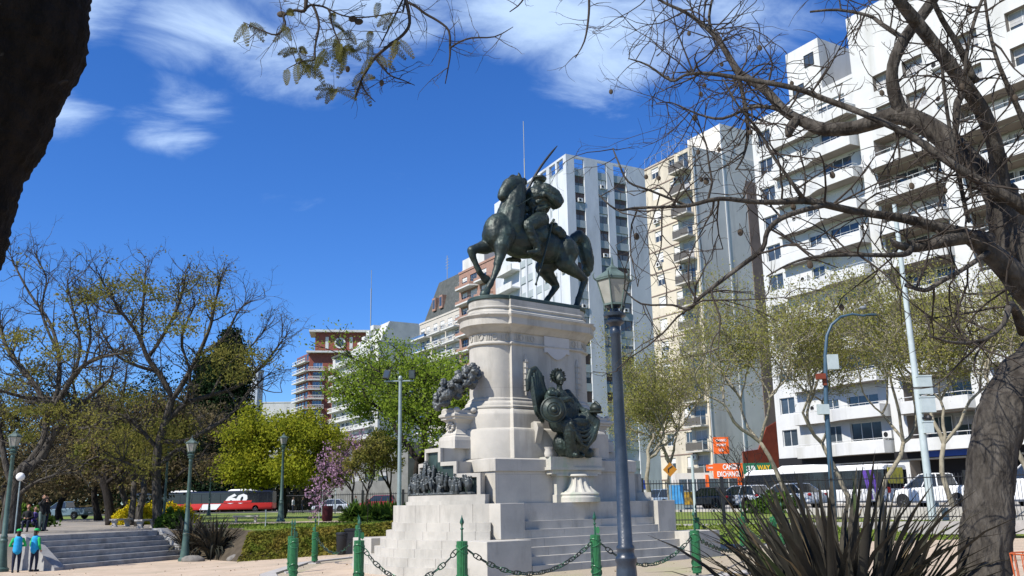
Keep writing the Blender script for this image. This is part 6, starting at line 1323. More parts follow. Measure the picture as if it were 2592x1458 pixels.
# black railing fence on the right
FB = mat('black_iron', (.012, .013, .015), .45, spec=.5)
fe = empty('railing_fence', (0, 0, 0), 0, 'black iron railing fence on a low concrete kerb along the right side of the park', 'fence')
FP = [Vector((5.6, 41.2, .78)), Vector((9.0, 40.5, .76)), (Vector((12.2, 39.7, .76))), Vector((15.2, 38.7, .76)), Vector((18.2, 37.5, .76)), Vector((21.2, 36.0, .76)), Vector((24.2, 34.5, .76)), Vector((27.2, 33.0, .76))]
for a, b_ in zip(FP, FP[1:]):
    d = b_ - a; L = d.length; d.normalize(); b = MB(); b.tube([a + Vector((0, 0, 1.75)), b_ + Vector((0, 0, 1.75))], .022, 4); b.tube([a + Vector((0, 0, .18)), b_ + Vector((0, 0, .18))], .022, 4)
    k = int(L / .125)
    for i in range(1, k): p = a + d * (L * i / k); b.tube([p + Vector((0, 0, .02)), p + Vector((0, 0, 1.9))], .0115, 4)
    b.build('railing_panel', FB, fe)
for p in FP: 
    b = MB(); b.box(p.x - .07, p.y - .07, p.z - .1, p.x + .07, p.y + .07, p.z + 2.0); b.build('fence_post', FB, fe)
b = MB()
for a, b_ in zip(FP, FP[1:]):
    d = (b_ - a).normalized(); n = Vector((d.y, -d.x, 0)) * .28; b.add([a - n - Vector((0, 0, .5)), b_ - n - Vector((0, 0, .5)), b_ + n - Vector((0, 0, .5)), a + n - Vector((0, 0, .5)), a - n, b_ - n, b_ + n, a + n], [(4, 5, 6, 7), (0, 1, 5, 4), (2, 3, 7, 6)])
b.build('fence_kerb', CONC, fe)
f2 = empty('railing_fence', (0, 0, 0), 0, 'far black railing fence behind the lawn, left of the monument', 'fence')
for i in range(7):
    x0 = -24 + i * 4.2; y0 = 96 - i * .8; b = MB(); b.tube([(x0, y0, 3.0), (x0 + 4.2, y0 - .8, 3.0)], .04, 4); b.tube([(x0, y0, 1.35), (x0 + 4.2, y0 - .8, 1.35)], .04, 4)
    for k in range(21): b.tube([(x0 + .2 * k, y0 - .038 * k, 1.1), (x0 + .2 * k, y0 - .038 * k, 3.15)], .02, 3)
    b.build('railing_panel', FB, f2); b = MB(); b.box(x0 - .12, y0 - .12, .9, x0 + .12, y0 + .12, 3.4); b.build('fence_post', FB, f2)
# poles
GALV = mat('galvanised_steel', (.30, .36, .36), .5, (.24, .29, .29), 3, metal=.3); PALE = mat('pale_painted_pole', (.44, .50, .50), .5, (.36, .42, .42), 2); BLUEP = mat('dark_blue_pole', (.03, .07, .11), .45, (.045, .09, .13), 3, spec=.5)
p = place(1010, 48, 0); t = empty('floodlight_pole', p, 0, 'grey pole with two floodlights left of the monument', 'floodlight'); Hh = hz(958, 48) - p.z
b = MB(); b.tube([(0, 0, -.2), (0, 0, Hh * .5), (0, 0, Hh)], [.125, .10, .085], 12); b.tube([(-.85, 0, Hh - .02), (.72, 0, Hh - .02)], .045, 6); b.ell((0, 0, Hh + .12), (.12, .12, .16), 10, 6); b.build('pole', GALV, t, smooth=True)
for x in (-.72, .62):
    b = MB().use(FB); M_ = Matrix.Translation((x, -.08, Hh + .32)) @ Matrix.Rotation(rad(-18 if x < 0 else 5), 4, 'X') @ Matrix.Rotation(rad(12 if x < 0 else 0), 4, 'Y'); b.box(-.16, -.10, -.24, .16, .10, .24, M_); b.use(GLASS).box(-.13, -.112, -.2, .13, -.10, .2, M_); b.use(FB).tube([(x, 0, Hh), (x, -.05, Hh + .12)], .03, 4); b.build('floodlight_head', None, t)
p = place(2362, 40, 0); t = empty('camera_pole', p, 0, 'tall pale steel pole carrying white equipment boxes and a camera', 'pole'); Hh = 14.2
b = MB(); b.tube([(0, 0, -.2), (0, 0, Hh * .5), (0, 0, Hh)], [.17, .135, .09], 12); b.build('pole', PALE, t, smooth=True)
for (y0, y1, w_, m_) in ((975, 1020, .55, PALE), (1028, 1066, .58, PALE), (1090, 1118, .38, PALE)):
    z0 = hz(y1, 40) - p.z; z1 = hz(y0, 40) - p.z; b = MB(); b.box(-.02, -.34, z0, w_, -.06, z1); b.box(-.04, -.36, z1 - .02, w_ + .02, -.04, z1 + .04); o = b.build('equipment_box', m_, t)
z = hz(1080, 40) - p.z; b = MB(); b.ell((.25, -.25, z), .14, 10, 8); b.box(.0, -.2, z - .04, .2, -.1, z + .04); b.build('camera_dome', FB, t)
p = place(2110, 44, 0); t = empty('curved_street_light', p, 0, 'dark blue street light with curved arm and a pigeon perched on top', 'street light')
pts = [(2108, 1250), (2100, 1150), (2091, 1010), (2089, 900), (2093, 850), (2105, 822), (2128, 802), (2158, 795), (2190, 800)]
b = MB(); W_ = [at(x, y, 44) - p for x, y in pts]; b.tube([Vector((0, 0, -.2))] + W_, [.17, .15, .13, .115, .09, .08, .07, .065, .06, .05], 10); b.build('pole', BLUEP, t, smooth=True)
b = MB(); c = at(2205, 797, 44) - p; b.ell(c, (.42, .13, .06), 12, 6); b.build('lamp_head', BLUEP, t, smooth=True)
for (y0, y1, x0) in ((1040, 1065, -.35), (915, 952, .1)):
    b = MB(); z0 = hz(y1, 44) - p.z; z1 = hz(y0, 44) - p.z; xo = (at(2089, (y0 + y1) / 2, 44) - p).x; b.box(xo + x0, -.25, z0, xo + x0 + .5, .1, z1); b.build('equipment_box', PALE, t)
b = MB(); z0 = hz(970, 44) - p.z; xo = (at(2089, 960, 44) - p).x; b.box(xo - .45, -.3, z0 - .12, xo - .05, .05, z0 + .14); b.use(mat('rust_red', (.18, .04, .02), .7)); b.box(xo - .16, -.18, z0 - .42, xo + .0, .0, z0 - .12); b.mats = b.mats or [FB]; b.build('spotlight', None, t)
c = at(2185, 785, 44); b = MB(); b.ell((0, 0, .12), (.17, .09, .10), 10, 7); b.ell((.13, 0, .24), (.055, .05, .06), 8, 6); b.tube([(-.1, 0, .12), (-.32, 0, .06)], [.06, .02], 6); b.tube([(.17, 0, .24), (.22, 0, .225)], [.015, .004], 4)
o = b.build('pigeon', mat('pigeon_grey', (.22, .24, .26), .7, (.13, .14, .16), 9), None, smooth='all'); o.location = c; tag(o, 'grey pigeon perched on the curved street light', 'bird')
def simple_pole(name, label, cat, px, Y, top_y, r, m, extra=None):
    p = place(px, Y, 0); t = empty(name, p, 0, label, cat); Hh = hz(top_y, Y) - p.z; b = MB(); b.tube([(0, 0, -.2), (0, 0, Hh)], [r, r * .85], 8); b.build('pole', m, t)
    if extra: extra(t, Hh)
    return t
def diamond(t, H_):
    b = MB().use(mat('amber_sign', (.42, .17, .015), .6)); M_ = Matrix.Translation((0, -.06, H_ - .35)) @ Matrix.Rotation(rad(45), 4, 'Y'); b.box(-.27, -.02, -.27, .27, .02, .27, M_); b.use(FB); b.tube([(-.1, -.09, H_ - .5), (-.1, -.09, H_ - .3), (.12, -.09, H_ - .15)], .03, 4); b.build('sign_plate', None, t)
def parking(t, H_):
    b = MB().use(mat('sign_blue', (.02, .06, .35), .5)); b.box(-.28, -.06, H_ - .5, .28, -.02, H_); b.use(SWH); b.box(-.28, -.06, H_ - 1.2, .28, -.02, H_ - .56); b.build('sign_plate', None, t)
def blank(t, H_): b = MB(); b.ell((0, 0, H_ + .12), .14, 8, 6); b.build('lamp_globe', SWH, t)
simple_pole('warning_sign', 'amber diamond warning sign on a pole left of the orange shop signs', 'road sign', 1702, 50, 1180, .035, GALV, diamond)
simple_pole('parking_sign', 'blue and white sign plate on a pole behind the right stone pier', 'road sign', 1635, 54, 1222, .035, GALV, parking)
simple_pole('white_pole', 'short white street pole by the blue poster panel', 'pole', 1760, 52, 1162, .09, PALE)
simple_pole('flag_pole', 'thin green pole between the big jacaranda and the left lamp post', 'pole', 413, 58, 1112, .085, LGREEN)
for i, (px, Y, ty) in enumerate(((815, 92, 1215), (848, 96, 1218), (917, 90, 1213))):
    simple_pole('globe_lamp', ['thin white globe lamp behind the pink tree, leftmost', 'thin white globe lamp, middle of the far three', 'thin dark globe lamp behind the young trees'][i], 'street lamp', px, Y, ty, .05, PALE if i < 2 else FB, blank)
t = empty('globe_light', at(52, 1207, 42), 0, 'white globe light hanging in front of the leaning left tree', 'lamp'); b = MB(); b.ell((0, 0, 0), .19, 14, 10); b.build('globe', SWH, t, smooth='all'); b = MB(); b.tube([(0, 0, -.15), (0, 0, -.9), (0, 0, -3.2)], .035, 6); b.build('stem', GALV, t)
# advertising panels, bins, benches, stakes
def panel(label, px0, px1, y0, y1, Y, m, cat='poster'):
    a = at(px0, y1, Y); c = at(px1, y0, Y); t = empty('advertising_panel', ((a.x + c.x) / 2, Y, h(a.x, Y)), 0, label, cat); w_ = (c.x - a.x) / 2; zb = a.z - t.location.z; zt = c.z - t.location.z
    b = MB().use(GALV); b.box(-w_ - .06, 0, min(0, zb), w_ + .06, .18, zt + .06); b.build('frame', None, t); b = MB(); b.box(-w_, -.02, zb, w_, -.001, zt); b.build('poster', m, t)
panel('bright blue poster panel behind the fence', 1697, 1728, 1228, 1276, 56, mat('poster_blue', (.03, .22, .55), .4, (.10, .35, .65), 2.5))
panel('yellow poster panel right of the blue one', 1731, 1752, 1245, 1278, 57, mat('poster_yellow', (.55, .33, .02), .4, (.12, .10, .06), 3))
panel('small green advertising panel behind the pickup truck', 2338, 2366, 1210, 1232, 54, mat('poster_green', (.03, .30, .10), .4, (.02, .12, .08), 3))
p = place(866, 39.3, 0); b = MB(); b.lathe([(.20, 0), (.24, .05), (.27, .78), (.29, .80), (.29, .86), (.25, .90)], 16); o = b.build('litter_bin', mat('black_plastic', (.015, .016, .018), .45), None, smooth=True); o.location = p; tag(o, 'black litter bin against the hedge, left of the near post', 'bin')
p = place(890, 39.4, 0); b = MB(); b.box(-.26, -.26, 0, .26, .26, .95); b.box(-.29, -.29, .95, .29, .29, 1.02); b.box(-.2, -.27, .6, .2, -.262, .8); o = b.build('litter_bin', MATS['black_plastic'], None); o.location = p; tag(o, 'square black bin behind the green post', 'bin')
p = place(828, 56, 0); b = MB(); b.lathe([(.26, .1), (.32, .2), (.34, .95), (.36, 1.0)], 14); o = b.build('litter_bin', mat('maroon_paint', (.10, .02, .025), .5), None, smooth=True); o.location = p; tag(o, 'maroon round litter bin on the lawn path', 'bin')
def stone_bench(label, px, Y, rz, w_=1.5):
    p = place(px, Y, 0); t = empty('stone_bench', p, rz, label, 'bench'); b = MB(); b.box(-w_ / 2, -.25, .40, w_ / 2, .25, .49); b.build('seat', CONC, t); 
    for x in (-w_ * .38, w_ * .38):
        b = MB(); pr = [(-.22, 0), (.22, 0), (.12, .2), (.22, .40), (-.22, .40), (-.12, .2)]; n = len(pr); b.add([(x - .06, y, z) for y, z in pr] + [(x + .06, y, z) for y, z in pr], [tuple(range(n)), tuple(reversed(range(n, 2 * n)))] + [(i, n + i, n + (i + 1) % n, (i + 1) % n) for i in range(n)]); b.build('leg', CONC, t)
    return t
stone_bench('pale stone bench at the foot of the big jacaranda trunk', 371, 50.5, rad(255)); stone_bench('pale stone bench farther left in the row of small trees', 305, 56, rad(255)); SB = stone_bench('pale stone bench with the seated red-haired woman', 66, 47.5, rad(195)); stone_bench('far low bench on the path below the red bus', 622, 60, rad(185), 1.6)
for i, (px, Y, yt, m_) in enumerate(((671, 46, 1278, PALE), (806, 48, 1287, CONC), (930, 52, 1255, BARKD))):
    p = place(px, Y, 0); b = MB(); H_ = hz(yt, Y) - p.z; b.tube([(0, 0, -.1), (.02, 0, H_ * .6), (0, .01, H_)], .022, 6); b.box(-.03, -.03, H_ - .04, .03, .03, H_); o = b.build('garden_stake', m_, None); o.location = p; tag(o, ['pale wooden stake on the lawn under the yellow-green tree', 'leaning pale stake on the lawn left of the post', 'dark thin stake on the lawn near the steps'][i], 'stake')
p = place(2588, 6.4, 0) + Vector((.36, 0, 0)); t = empty('wire_basket', p, 0, 'orange wire basket bin at the bottom right corner', 'bin'); b = MB(); WO = mat('orange_wire', (.45, .09, .02), .5)
zt = hz(1428, 6.4)
for k in range(18): a = k * 2 * math.pi / 18; b.tube([(.16 * math.cos(a), .16 * math.sin(a), .6), (.21 * math.cos(a), .21 * math.sin(a), zt)], .004, 4)
for z in (.62, .8, .95, zt): b.tube([(.21 * math.cos(a), .21 * math.sin(a), z) for a in [i * math.pi / 8 for i in range(17)]], .005, 4)
b.build('basket', WO, t); b = MB(); b.tube([(0, .2, 0), (0, .2, .9)], .03, 8); b.lathe([(.15, .6), (.15, .61)], 12); b.build('bin_post', FB, t)
# ---- vehicles
TYRE = mat('tyre', (.018, .018, .018), .9); RIM = mat('alloy_rim', (.42, .43, .44), .35, metal=.7); CHROME = mat('headlamp_glass', (.55, .57, .6), .15, spec=.8); TAIL = mat('red_tail_lamp', (.50, .01, .015), .3, spec=.6); CARGL = mat('car_glass', (.02, .025, .03), .08, spec=.9)
def paint(nm, c): return mat(nm, c, .28, spec=.6)
def section(x, hw, z0, z1, rb=.10, rt=.14, ti=.0):
    return [(x, -hw + rb, z0), (x, -hw, z0 + rb), (x, -hw, (z0 + z1) / 2), (x, -hw + ti, z1 - rt), (x, -hw + ti + rt, z1), (x, hw - ti - rt, z1), (x, hw - ti, z1 - rt), (x, hw, (z0 + z1) / 2), (x, hw, z0 + rb), (x, hw - rb, z0)]
def wheel(t, x, y, r, w_=.22):
    s_ = 1 if y > 0 else -1; M_ = Matrix.Translation((x, y, r)) @ Matrix.Rotation(rad(90), 4, 'X'); b = MB(); b.lathe([(r * .6, -w_ / 2), (r * .95, -w_ / 2), (r, -w_ * .35), (r, w_ * .35), (r * .95, w_ / 2), (r * .6, w_ / 2)], 20, M=M_); wl = b.build('wheel', TYRE, t, smooth=True)
    b = MB(); rings = []
    b.lathe([(r * .62, -w_ * .40), (r * .62, w_ * .40)], 16, M=M_)
    for k in range(5):
        a = k * 2 * math.pi / 5; c = Vector((math.cos(a) * r * .33, math.sin(a) * r * .33, -s_ * w_ * .46)); b.ell(M_ @ c, (r * .12, .02, r * .12), 6, 4)
    rm = b.build('rim', RIM, wl); return wl
def car(name, label, cat, loc, rz, pm, L=4.4, H_=1.45, W_=1.75, kind='sedan'):
    t = empty(name, loc, rz, label, cat); hw = W_ / 2; a = L / 2; zb = .28; zh = H_ * .63
    b = MB(); S = [section(-a, hw * .72, .42, zh * .78), section(-a + .08, hw * .90, .34, zh * .94), section(-a + .5, hw, zb, zh), section(-.3 * a, hw, zb, zh + .02), section(.35 * a, hw, zb, zh - .01), section(.62 * a, hw * .99, zb, zh - .10), section(a - .25, hw * .92, zb, zh - .22), section(a - .05, hw * .78, .34, zh - .34), section(a, hw * .6, .42, zh - .42)]
    if kind == 'pickup': S = [section(-a, hw * .94, .45, zh), section(-a + .05, hw * .97, .38, zh + .03)] + S[3:]
    b.loft(S)
    # flat dark discs on the sides paint in the shade of the wheel arches
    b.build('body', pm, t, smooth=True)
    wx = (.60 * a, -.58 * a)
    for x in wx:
        for s_ in (-1, 1): MB().lathe([(.40, -.012), (.40, .012)], 18, M=Matrix.Translation((x, s_ * (hw + .002), .36)) @ Matrix.Rotation(rad(90), 4, 'X')).build('wheel_arch_shade', DARK, t)
    x0, x1, x2, x3 = {'sedan': (-.80 * a, -.48 * a, .10 * a, .50 * a), 'hatch': (-.94 * a, -.74 * a, .12 * a, .55 * a), 'pickup': (-.18 * a, -.12 * a, .22 * a, .56 * a), 'suv': (-.95 * a, -.84 * a, .14 * a, .48 * a)}[kind]
    g = MB(); hb = hw * .93; ht = hw * .72
    g.add([(x0, -hb, zh - .02), (x3, -hb, zh - .06), (x3, hb, zh - .06), (x0, hb, zh - .02), (x1, -ht, H_ - .05), (x2, -ht, H_ - .05), (x2, ht, H_ - .05), (x1, ht, H_ - .05)], [(0, 1, 5, 4), (1, 2, 6, 5), (2, 3, 7, 6), (3, 0, 4, 7)]); g.build('window_glass', CARGL, t)
    r = MB(); r.add([(x1 - .04, -ht - .02, H_ - .06), (x2 + .04, -ht - .02, H_ - .06), (x2 + .04, ht + .02, H_ - .06), (x1 - .04, ht + .02, H_ - .06), (x1 + .06, -ht + .1, H_), (x2 - .05, -ht + .1, H_), (x2 - .05, ht - .1, H_), (x1 + .06, ht - .1, H_)], [(0, 1, 5, 4), (1, 2, 6, 5), (2, 3, 7, 6), (3, 0, 4, 7), (4, 5, 6, 7)])
    for s_ in (-1, 1):
        for xa, xb in ((x0, x1), (x3, x2), ((x0 + x3) * .5 - .1, (x1 + x2) * .5)): r.tube([(xa, s_ * hb, zh - .03), (xb, s_ * (ht + .01), H_ - .05)], .035, 4)
    r.build('roof', pm, t, smooth=True)
    for x in wx:
        for s_ in (-1, 1): wheel(t, x, s_ * (hw - .10), .33)
    for s_ in (-1, 1):
        b = MB(); b.ell((-a + .10, s_ * hw * .74, zh * .86), (.10, .17, .10), 8, 6); b.build('tail_lamp', TAIL, t); b = MB(); b.ell((a - .20, s_ * hw * .66, zh - .40), (.14, .18, .08), 8, 6); b.build('headlamp', CHROME, t)
        b = MB(); b.ell((x3 - .25, s_ * (hw + .06), zh + .08), (.07, .09, .06), 8, 6); b.build('wing_mirror', pm, t)
    if kind == 'pickup': b = MB(); b.box(-a + .08, -hw * .88, zh - .0, x0 - .05, hw * .88, zh + .055); b.build('load_bed', FB, t)
    b = MB(); b.box(-a - .02, -.26, .55, -a + .02, .26, .67); b.build('number_plate', SWH, t)
    return t
FWD = math.atan2(SD.y, SD.x)
def lane(px, n, z=1.145):
    k = (px - 1296) / 2354; o = S0 + SN * n; a = (k * o.y - o.x) / (SD.x - k * SD.y); p = o + SD * a; return Vector((p.x, p.y, z))
car('parked_car', 'dark grey saloon car behind the fence with red tail lamp', 'car', lane(1790, 2.6), FWD, paint('dark_grey_paint', (.03, .033, .04)))
car('parked_car', 'white hatchback half hidden behind the dark grey saloon', 'car', lane(1868, 3.4), FWD, paint('white_paint', (.72, .73, .74)), 4.0, 1.5, 1.7, 'hatch')
car('parked_car', 'white saloon car in front of the white bus', 'car', lane(1985, 2.4), FWD, MATS['white_paint'], 4.6, 1.5, 1.8, 'sedan')
car('pickup_truck', 'white pickup truck behind the spiky plant', 'pickup', lane(2370, 3.0), FWD, MATS['white_paint'], 5.2, 1.75, 1.85, 'pickup')
car('parked_car', 'pale blue-grey car far behind the right stone pier', 'car', lane(1665, 3.2), FWD, paint('blue_grey_paint', (.16, .22, .30)), 4.2, 1.45, 1.7, 'hatch')
car('parked_car', 'black car just right of the pale blue-grey one', 'car', lane(1693, 6.2), FWD, paint('black_paint', (.012, .012, .015)), 4.2, 1.45, 1.7, 'sedan')
car('delivery_van', 'white van cut by the right edge of the picture', 'van', lane(2640, 3.0), FWD, MATS['white_paint'], 5.2, 2.2, 1.9, 'suv')
car('pickup_truck', 'blue-grey pickup parked beyond the left terrace', 'pickup', place(166, 96, 0), rad(172), paint('slate_blue_paint', (.13, .19, .24)), 5.2, 1.75, 1.85, 'pickup')
car('parked_car', 'silver car seen under the pink tree', 'car', place(838, 112, 0), rad(175), paint('silver_paint', (.45, .50, .55)), 4.6, 1.5, 1.8, 'sedan'); car('parked_car', 'dark red vehicle under the young green tree', 'car', place(955, 118, 0), rad(175), paint('dark_red_paint', (.22, .02, .03)), 4.6, 1.9, 1.8, 'suv')
def bus(label, loc, rz, L, lower, upper, roofc, stripe=None):
    t = empty('city_bus', loc, rz, label, 'bus'); hw = 1.25; a = L / 2
    b = MB().use(lower); b.loft([section(-a, hw * .92, .45, 1.25, .1, .02), section(-a + .15, hw, .32, 1.25, .1, .02), section(a - .2, hw, .32, 1.25, .1, .02), section(a, hw * .9, .45, 1.25, .1, .02)]); b.build('lower_body', None, t, smooth=True)
    b = MB(); b.loft([section(-a, hw * .93, 1.24, 2.62, .02, .04), section(-a + .12, hw * .985, 1.24, 2.64, .02, .04), section(a - .35, hw * .985, 1.24, 2.64, .02, .04), section(a - .02, hw * .88, 1.24, 2.60, .02, .04)]); b.build('window_band', upper, t, smooth=True)
    b = MB(); b.loft([section(-a, hw * .9, 2.60, 2.92, .02, .12), section(-a + .2, hw, 2.60, 3.02, .02, .18), section(a - .5, hw, 2.60, 3.02, .02, .18), section(a - .05, hw * .86, 2.60, 2.86, .02, .12)]); b.build('roof', roofc, t, smooth=True)
    b = MB(); b.loft([section(-a * .10, hw * .5, 3.0, 3.05, .01, .02), section(-a * .02, hw * .62, 3.0, 3.25, .02, .08), section(a * .45, hw * .62, 3.0, 3.28, .02, .08), section(a * .55, hw * .5, 3.0, 3.05, .01, .02)]); b.build('roof_unit', SWH, t, smooth=True)
    k = int(L / 1.5)
    for s_ in (-1, 1):
        b = MB()
        for i in range(k + 1): x = -a + .5 + (L - 1.2) * i / k; b.box(x - .035, s_ * (hw * .985), 1.3, x + .035, s_ * (hw * .985 + .012), 2.56)
        b.build('window_pillars', FB, t)
        for x in (-.55 * a, .60 * a): wheel(t, x, s_ * (hw - .14), .48, .28)
    for s_ in (-1, 1): b = MB(); b.box(-a - .02, s_ * .8 - .14, .95, -a + .04, s_ * .8 + .14, 1.35); b.build('tail_lamp', TAIL, t)
    return t
RB = paint('bus_red', (.50, .025, .02)); BGL = mat('bus_black_glass', (.014, .016, .022), .12, spec=.8); PUR = paint('bus_purple', (.10, .05, .30))
bx = place(588, 138, 0); bx.z = 1.37
rb = bus('red and black city bus with a large 60 on its side, behind the lawn', bx, rad(0), 12.4, RB, BGL, BGL)
M_ = Matrix.Translation((.9, -1.262, 1.80)) @ Matrix.Rotation(rad(90), 4, 'X') @ Matrix(((1, .28, 0, 0), (0, 1, 0, 0), (0, 0, 1, 0), (0, 0, 0, 1))); text_obj('route_number', '60', 1.75, SWH, rb, M_, .01, .09, 1.75)
M_ = Matrix.Translation((.9, -1.275, 1.28)) @ Matrix.Rotation(rad(90), 4, 'X'); b = MB().use(SWH); b.add([M_ @ Vector(p_) for p_ in ((-5.4, -.9, 0), (-2.9, -.9, 0), (-2.2, -.1, 0), (-4.9, -.1, 0), (-5.4, -.9, .02), (-2.9, -.9, .02), (-2.2, -.1, .02), (-4.9, -.1, .02))], [(4, 5, 6, 7), (0, 1, 5, 4), (1, 2, 6, 5), (2, 3, 7, 6), (3, 0, 4, 7)]); b.use(RB); b.add([M_ @ Vector(p_) for p_ in ((-1.9, .02, .012), (2.2, .02, .012), (2.3, .34, .012), (-1.8, .34, .012))], [(0, 1, 2, 3)]); b.build('livery_stripes', None, rb)
bx = place(440, 141, 0); bx.z = 1.37; bus('second dark bus behind the left spiky flax plants', bx, rad(0), 12, RB, BGL, BGL)
wbp = (lane(1905, 12.5) + lane(2262, 12.5)) / 2; wL = (lane(1905, 12.5) - lane(2262, 12.5)).length
wb_ = bus('long white city bus with purple rear stripes behind the parked cars', wbp, FWD, min(wL, 16.5), MATS['white_paint'], BGL, MATS['white_paint'])
hwL = min(wL, 16.5) / 2
for s_ in (-1, 1):
    for q in (0, .55): b = MB(); b.add([(-hwL + .35 + q, s_ * 1.262, .5), (-hwL + .65 + q, s_ * 1.262, .5), (-hwL + 1.05 + q, s_ * 1.262, 2.6), (-hwL + .75 + q, s_ * 1.262, 2.6)], [(0, 1, 2, 3)]); b.build('purple_stripe', PUR, wb_)
b = MB(); b.box(-hwL - .03, -.75, 1.6, -hwL + .02, .75, 2.75); wb_.scale = (1, 1, .9); b.build('rear_advert', mat('bus_yellow', (.55, .48, .05), .5, (.35, .33, .08), 4), wb_)
# ---- people
SKIN = mat('skin', (.36, .20, .13), .6); HAIRD = mat('dark_hair', (.025, .018, .014), .7); HAIRR = mat('red_hair', (.30, .05, .02), .7)
def cloth(nm, c): return mat(nm, c, .85, tuple(v * .75 for v in c), 7)
def person(label, loc, rz, hgt, top, trousers, pose='stand', hat=None, hair=HAIRD, vest=None, sk=SKIN):
    t = empty('person', loc, rz, label, 'person'); k = hgt / 1.7; t.scale = (k, k, k)      # local: faces -y
    hip = .92; body = MB(); ct = MB(); tr = MB(); sh = MB()
    if pose == 'sit': hz0 = .50
    else: hz0 = hip
    ch = hz0 + .44; sh_z = hz0 + .50
    chain_caps(body, [(0, 0, hz0, .13), (0, 0, hz0 + .2, .12), (0, 0, ch, .14), (0, -.0, sh_z + .06, .06), (0, -.01, sh_z + .14, .05)], 10); body.ell((0, -.015, sh_z + .26), (.078, .095, .115), 12, 9)
    body.ell((0, -.115, sh_z + .25), (.014, .022, .022), 6, 4); body.ell((0, -.105, sh_z + .205), (.028, .012, .008), 6, 4)
    for s_ in (-1, 1): body.ell((s_ * .078, 0, sh_z + .25), (.012, .022, .03), 6, 4); body.ell((s_ * .03, -.10, sh_z + .275), (.013, .01, .008), 6, 4)
    chain_caps(ct, [(0, 0, hz0 + .02, .155), (0, 0, hz0 + .2, .145), (0, 0, ch, .155)], 12); ct.ell((0, 0, ch - .02), (.20, .125, .16), 12, 8); ct.ell((0, 0, sh_z - .01), (.19, .09, .07), 12, 8)
    def arm(s_, el, ha):
        S_ = (s_ * .19, 0, sh_z - .03); chain_caps(ct, [(*S_, .062), (*el, .052), (*[el[i] + (ha[i] - el[i]) * .85 for i in range(3)], .04)], 8)
        chain_caps(body, [(*S_, .045), (*el, .038), (*ha, .026)], 8); d = (Vector(ha) - Vector(el)).normalized(); o_ = d.orthogonal().normalized(); body.ell(Vector(ha) + d * .045, (.035, .035, .045), 8, 6)
        for q in range(4): f0 = Vector(ha) + d * .07 + o_ * (.014 * (q - 1.5)); chain_caps(body, [(*f0, .010), (*(f0 + d * (.045 - .006 * abs(q - 1.5))), .008)], 5)
        th = Vector(ha) + d * .03 + o_ * .035; chain_caps(body, [(*th, .011), (*(th + d * .03 + o_ * .02), .009)], 5)
    if pose == 'fold': arm(-1, (-.30, -.02, sh_z - .30), (-.04, -.20, sh_z - .32)); arm(1, (.30, -.02, sh_z - .30), (.04, -.20, sh_z - .33))
    elif pose == 'photo': arm(-1, (-.30, -.16, sh_z - .10), (-.08, -.20, sh_z + .22)); arm(1, (.34, -.14, sh_z - .08), (.09, -.20, sh_z + .23))
    elif pose == 'sit': arm(-1, (-.25, -.05, sh_z - .27), (-.10, -.28, sh_z - .30)); arm(1, (.25, -.05, sh_z - .27), (.08, -.28, sh_z - .32))
    else: arm(-1, (-.26, .02, sh_z - .30), (-.20, -.12, sh_z - .52)); arm(1, (.25, .02, sh_z - .30), (.24, -.10, sh_z - .54))
    for s_ in (-1, 1):
        if pose == 'sit': J = [(s_ * .09, 0, hz0, .095), (s_ * .12, -.42, hz0 + .02, .07), (s_ * .12, -.44, .10, .048)]
        else: J = [(s_ * .09, 0, hip - .02, .10), (s_ * (.10 + .01), -.02 + .03 * s_, .50, .07), (s_ * .11, .04 * s_, .09, .045)]
        chain_caps(tr, J, 10); chain_caps(body, [(x, y, z, r * .75) for x, y, z, r in J], 8); e = J[-1]; chain_caps(sh, [(e[0], e[1] + .03, .05, .05), (e[0], e[1] - .14, .04, .042)], 8)
    tr.ell((0, 0, hz0), (.165, .12, .12), 12, 8)
    o = body.build('body', sk, t); bake_remesh(o, .012, 1); o = ct.build('shirt', top, t); bake_remesh(o, .016, 2); o = tr.build('trousers', trousers, t); bake_remesh(o, .018, 2); sh.build('shoes', FB, t, smooth='all')
    hr = MB(); hr.ell((0, .02, sh_z + .285), (.092, .105, .10), 12, 8)
    if hair is HAIRD and hat: hr.ell((0, .07, sh_z + .16), (.075, .045, .14), 10, 7)
    hr.build('hair', hair, t, smooth='all')
    if hat: b = MB(); b.ell((0, .0, sh_z + .335), (.105, .12, .075), 14, 8); b.tube([(-.06, -.10, sh_z + .325), (0, -.19, sh_z + .315), (.06, -.10, sh_z + .325)], .018, 6); b.build('cap', hat, t, smooth='all')
    if vest: b = MB(); chain_caps(b, [(0, 0, hz0 + .0, .185), (0, 0, hz0 + .2, .18), (0, 0, ch + .02, .165)], 14); b.ell((0, 0, ch + .0), (.20, .14, .12), 12, 8); o = b.build('vest', vest, t); bake_remesh(o, .02, 1)
    return t
GRN = cloth('bright_green_cloth', (.02, .42, .10)); CY = cloth('cyan_cloth', (.02, .32, .62)); NAVY = cloth('navy_cloth', (.015, .02, .045)); BLK = cloth('black_cloth', (.015, .016, .018)); GREYC = cloth('grey_green_cloth', (.14, .19, .17)); WHT = cloth('white_cloth', (.5, .5, .5)); PURP = cloth('purple_cloth', (.10, .08, .28))
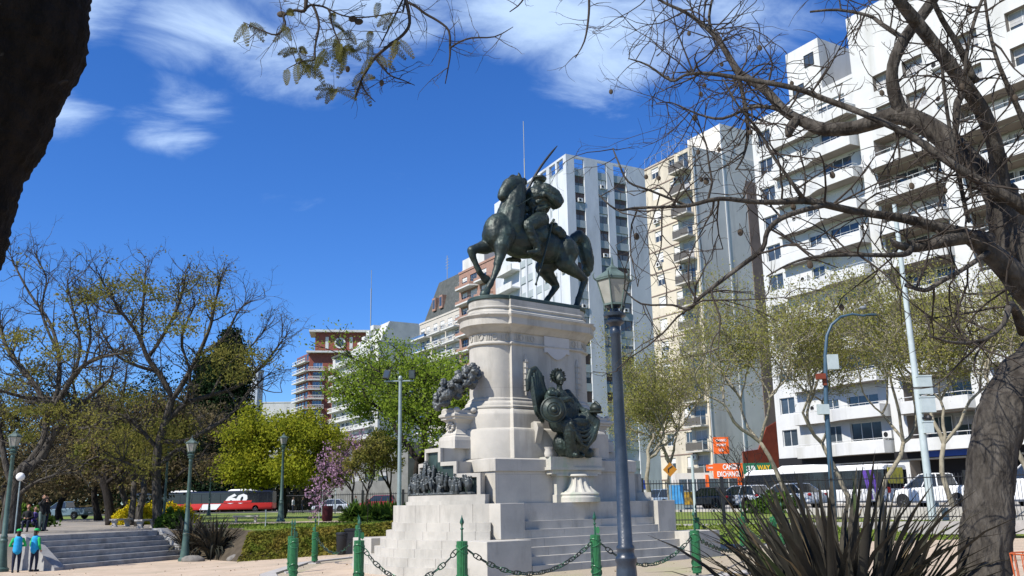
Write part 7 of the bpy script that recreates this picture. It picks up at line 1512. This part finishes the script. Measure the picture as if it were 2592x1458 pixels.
person('person in green cap and blue vest with folded arms, left of the pair', place(38, 36.3, 0), rad(-150), 1.52, GRN, NAVY, 'fold', GRN, vest=CY)
person('person in green cap and blue vest with lowered arms, right of the pair', place(83, 36.8, 0), rad(160), 1.52, GRN, NAVY, 'stand', GRN, vest=CY)
ph = person('person in black top raising a camera to the face, on the terrace', place(103, 47.5, 0), rad(60), 1.72, BLK, GREYC, 'photo'); b = MB(); b.box(-.06, -.27, 1.60, .06, -.20, 1.68); b.lathe([(.03, 0), (.03, .05)], 10, M=Matrix.Translation((0, -.27, 1.64)) @ Matrix.Rotation(rad(90), 4, 'X')); o = b.build('camera', FB, None); o.location = ph.location; o.rotation_euler = ph.rotation_euler; tag(o, 'small black camera held to the face of the standing person', 'camera')
person('person in dark clothes half hidden behind the one with the camera', place(112, 48.6, 0), rad(80), 1.66, BLK, NAVY)
person('red-haired person in dark clothes sitting on the stone bench', place(67, 47.2, 0), rad(15), 1.65, BLK, NAVY, 'sit', None, HAIRR); person('person in purple sitting behind the red-haired one', place(84, 47.6, 0), rad(60), 1.55, PURP, NAVY, 'sit')
for i, (px, Y) in enumerate(((765, 108), (741, 106), (900, 104))): person(['distant pedestrian in black under the yellow-green tree', 'distant pedestrian in white left of the one in black', 'distant pedestrian behind the young trees'][i], place(px, Y, 0), rad(90), 1.7, [BLK, WHT, GREYC][i], NAVY)
# low clutter: rocks beside the lamp
for i, (px, Y, s_) in enumerate(((490, 41.6, .55), (600, 41.0, .45))):
    p = place(px, Y, 0); b = MB(); b.ell((0, 0, .05), (s_, s_ * .6, .22), 12, 8); o = b.build('rock', CONC, None, smooth='all'); o.location = p; o.data.materials[0] = mat('rock_grey', (.20, .19, .17), .95, (.12, .11, .10), 4, .6, 20); tag(o, ['flat grey rock beside the foot of the left lamp post', 'smaller rock by the spiky flax plants'][i], 'rock')
    for v in o.data.vertices: v.co += v.normal * .06 * (mnoise.noise(v.co * 3) + .6 * mnoise.noise(v.co * 8))
print('OBJS', len(bpy.data.objects))
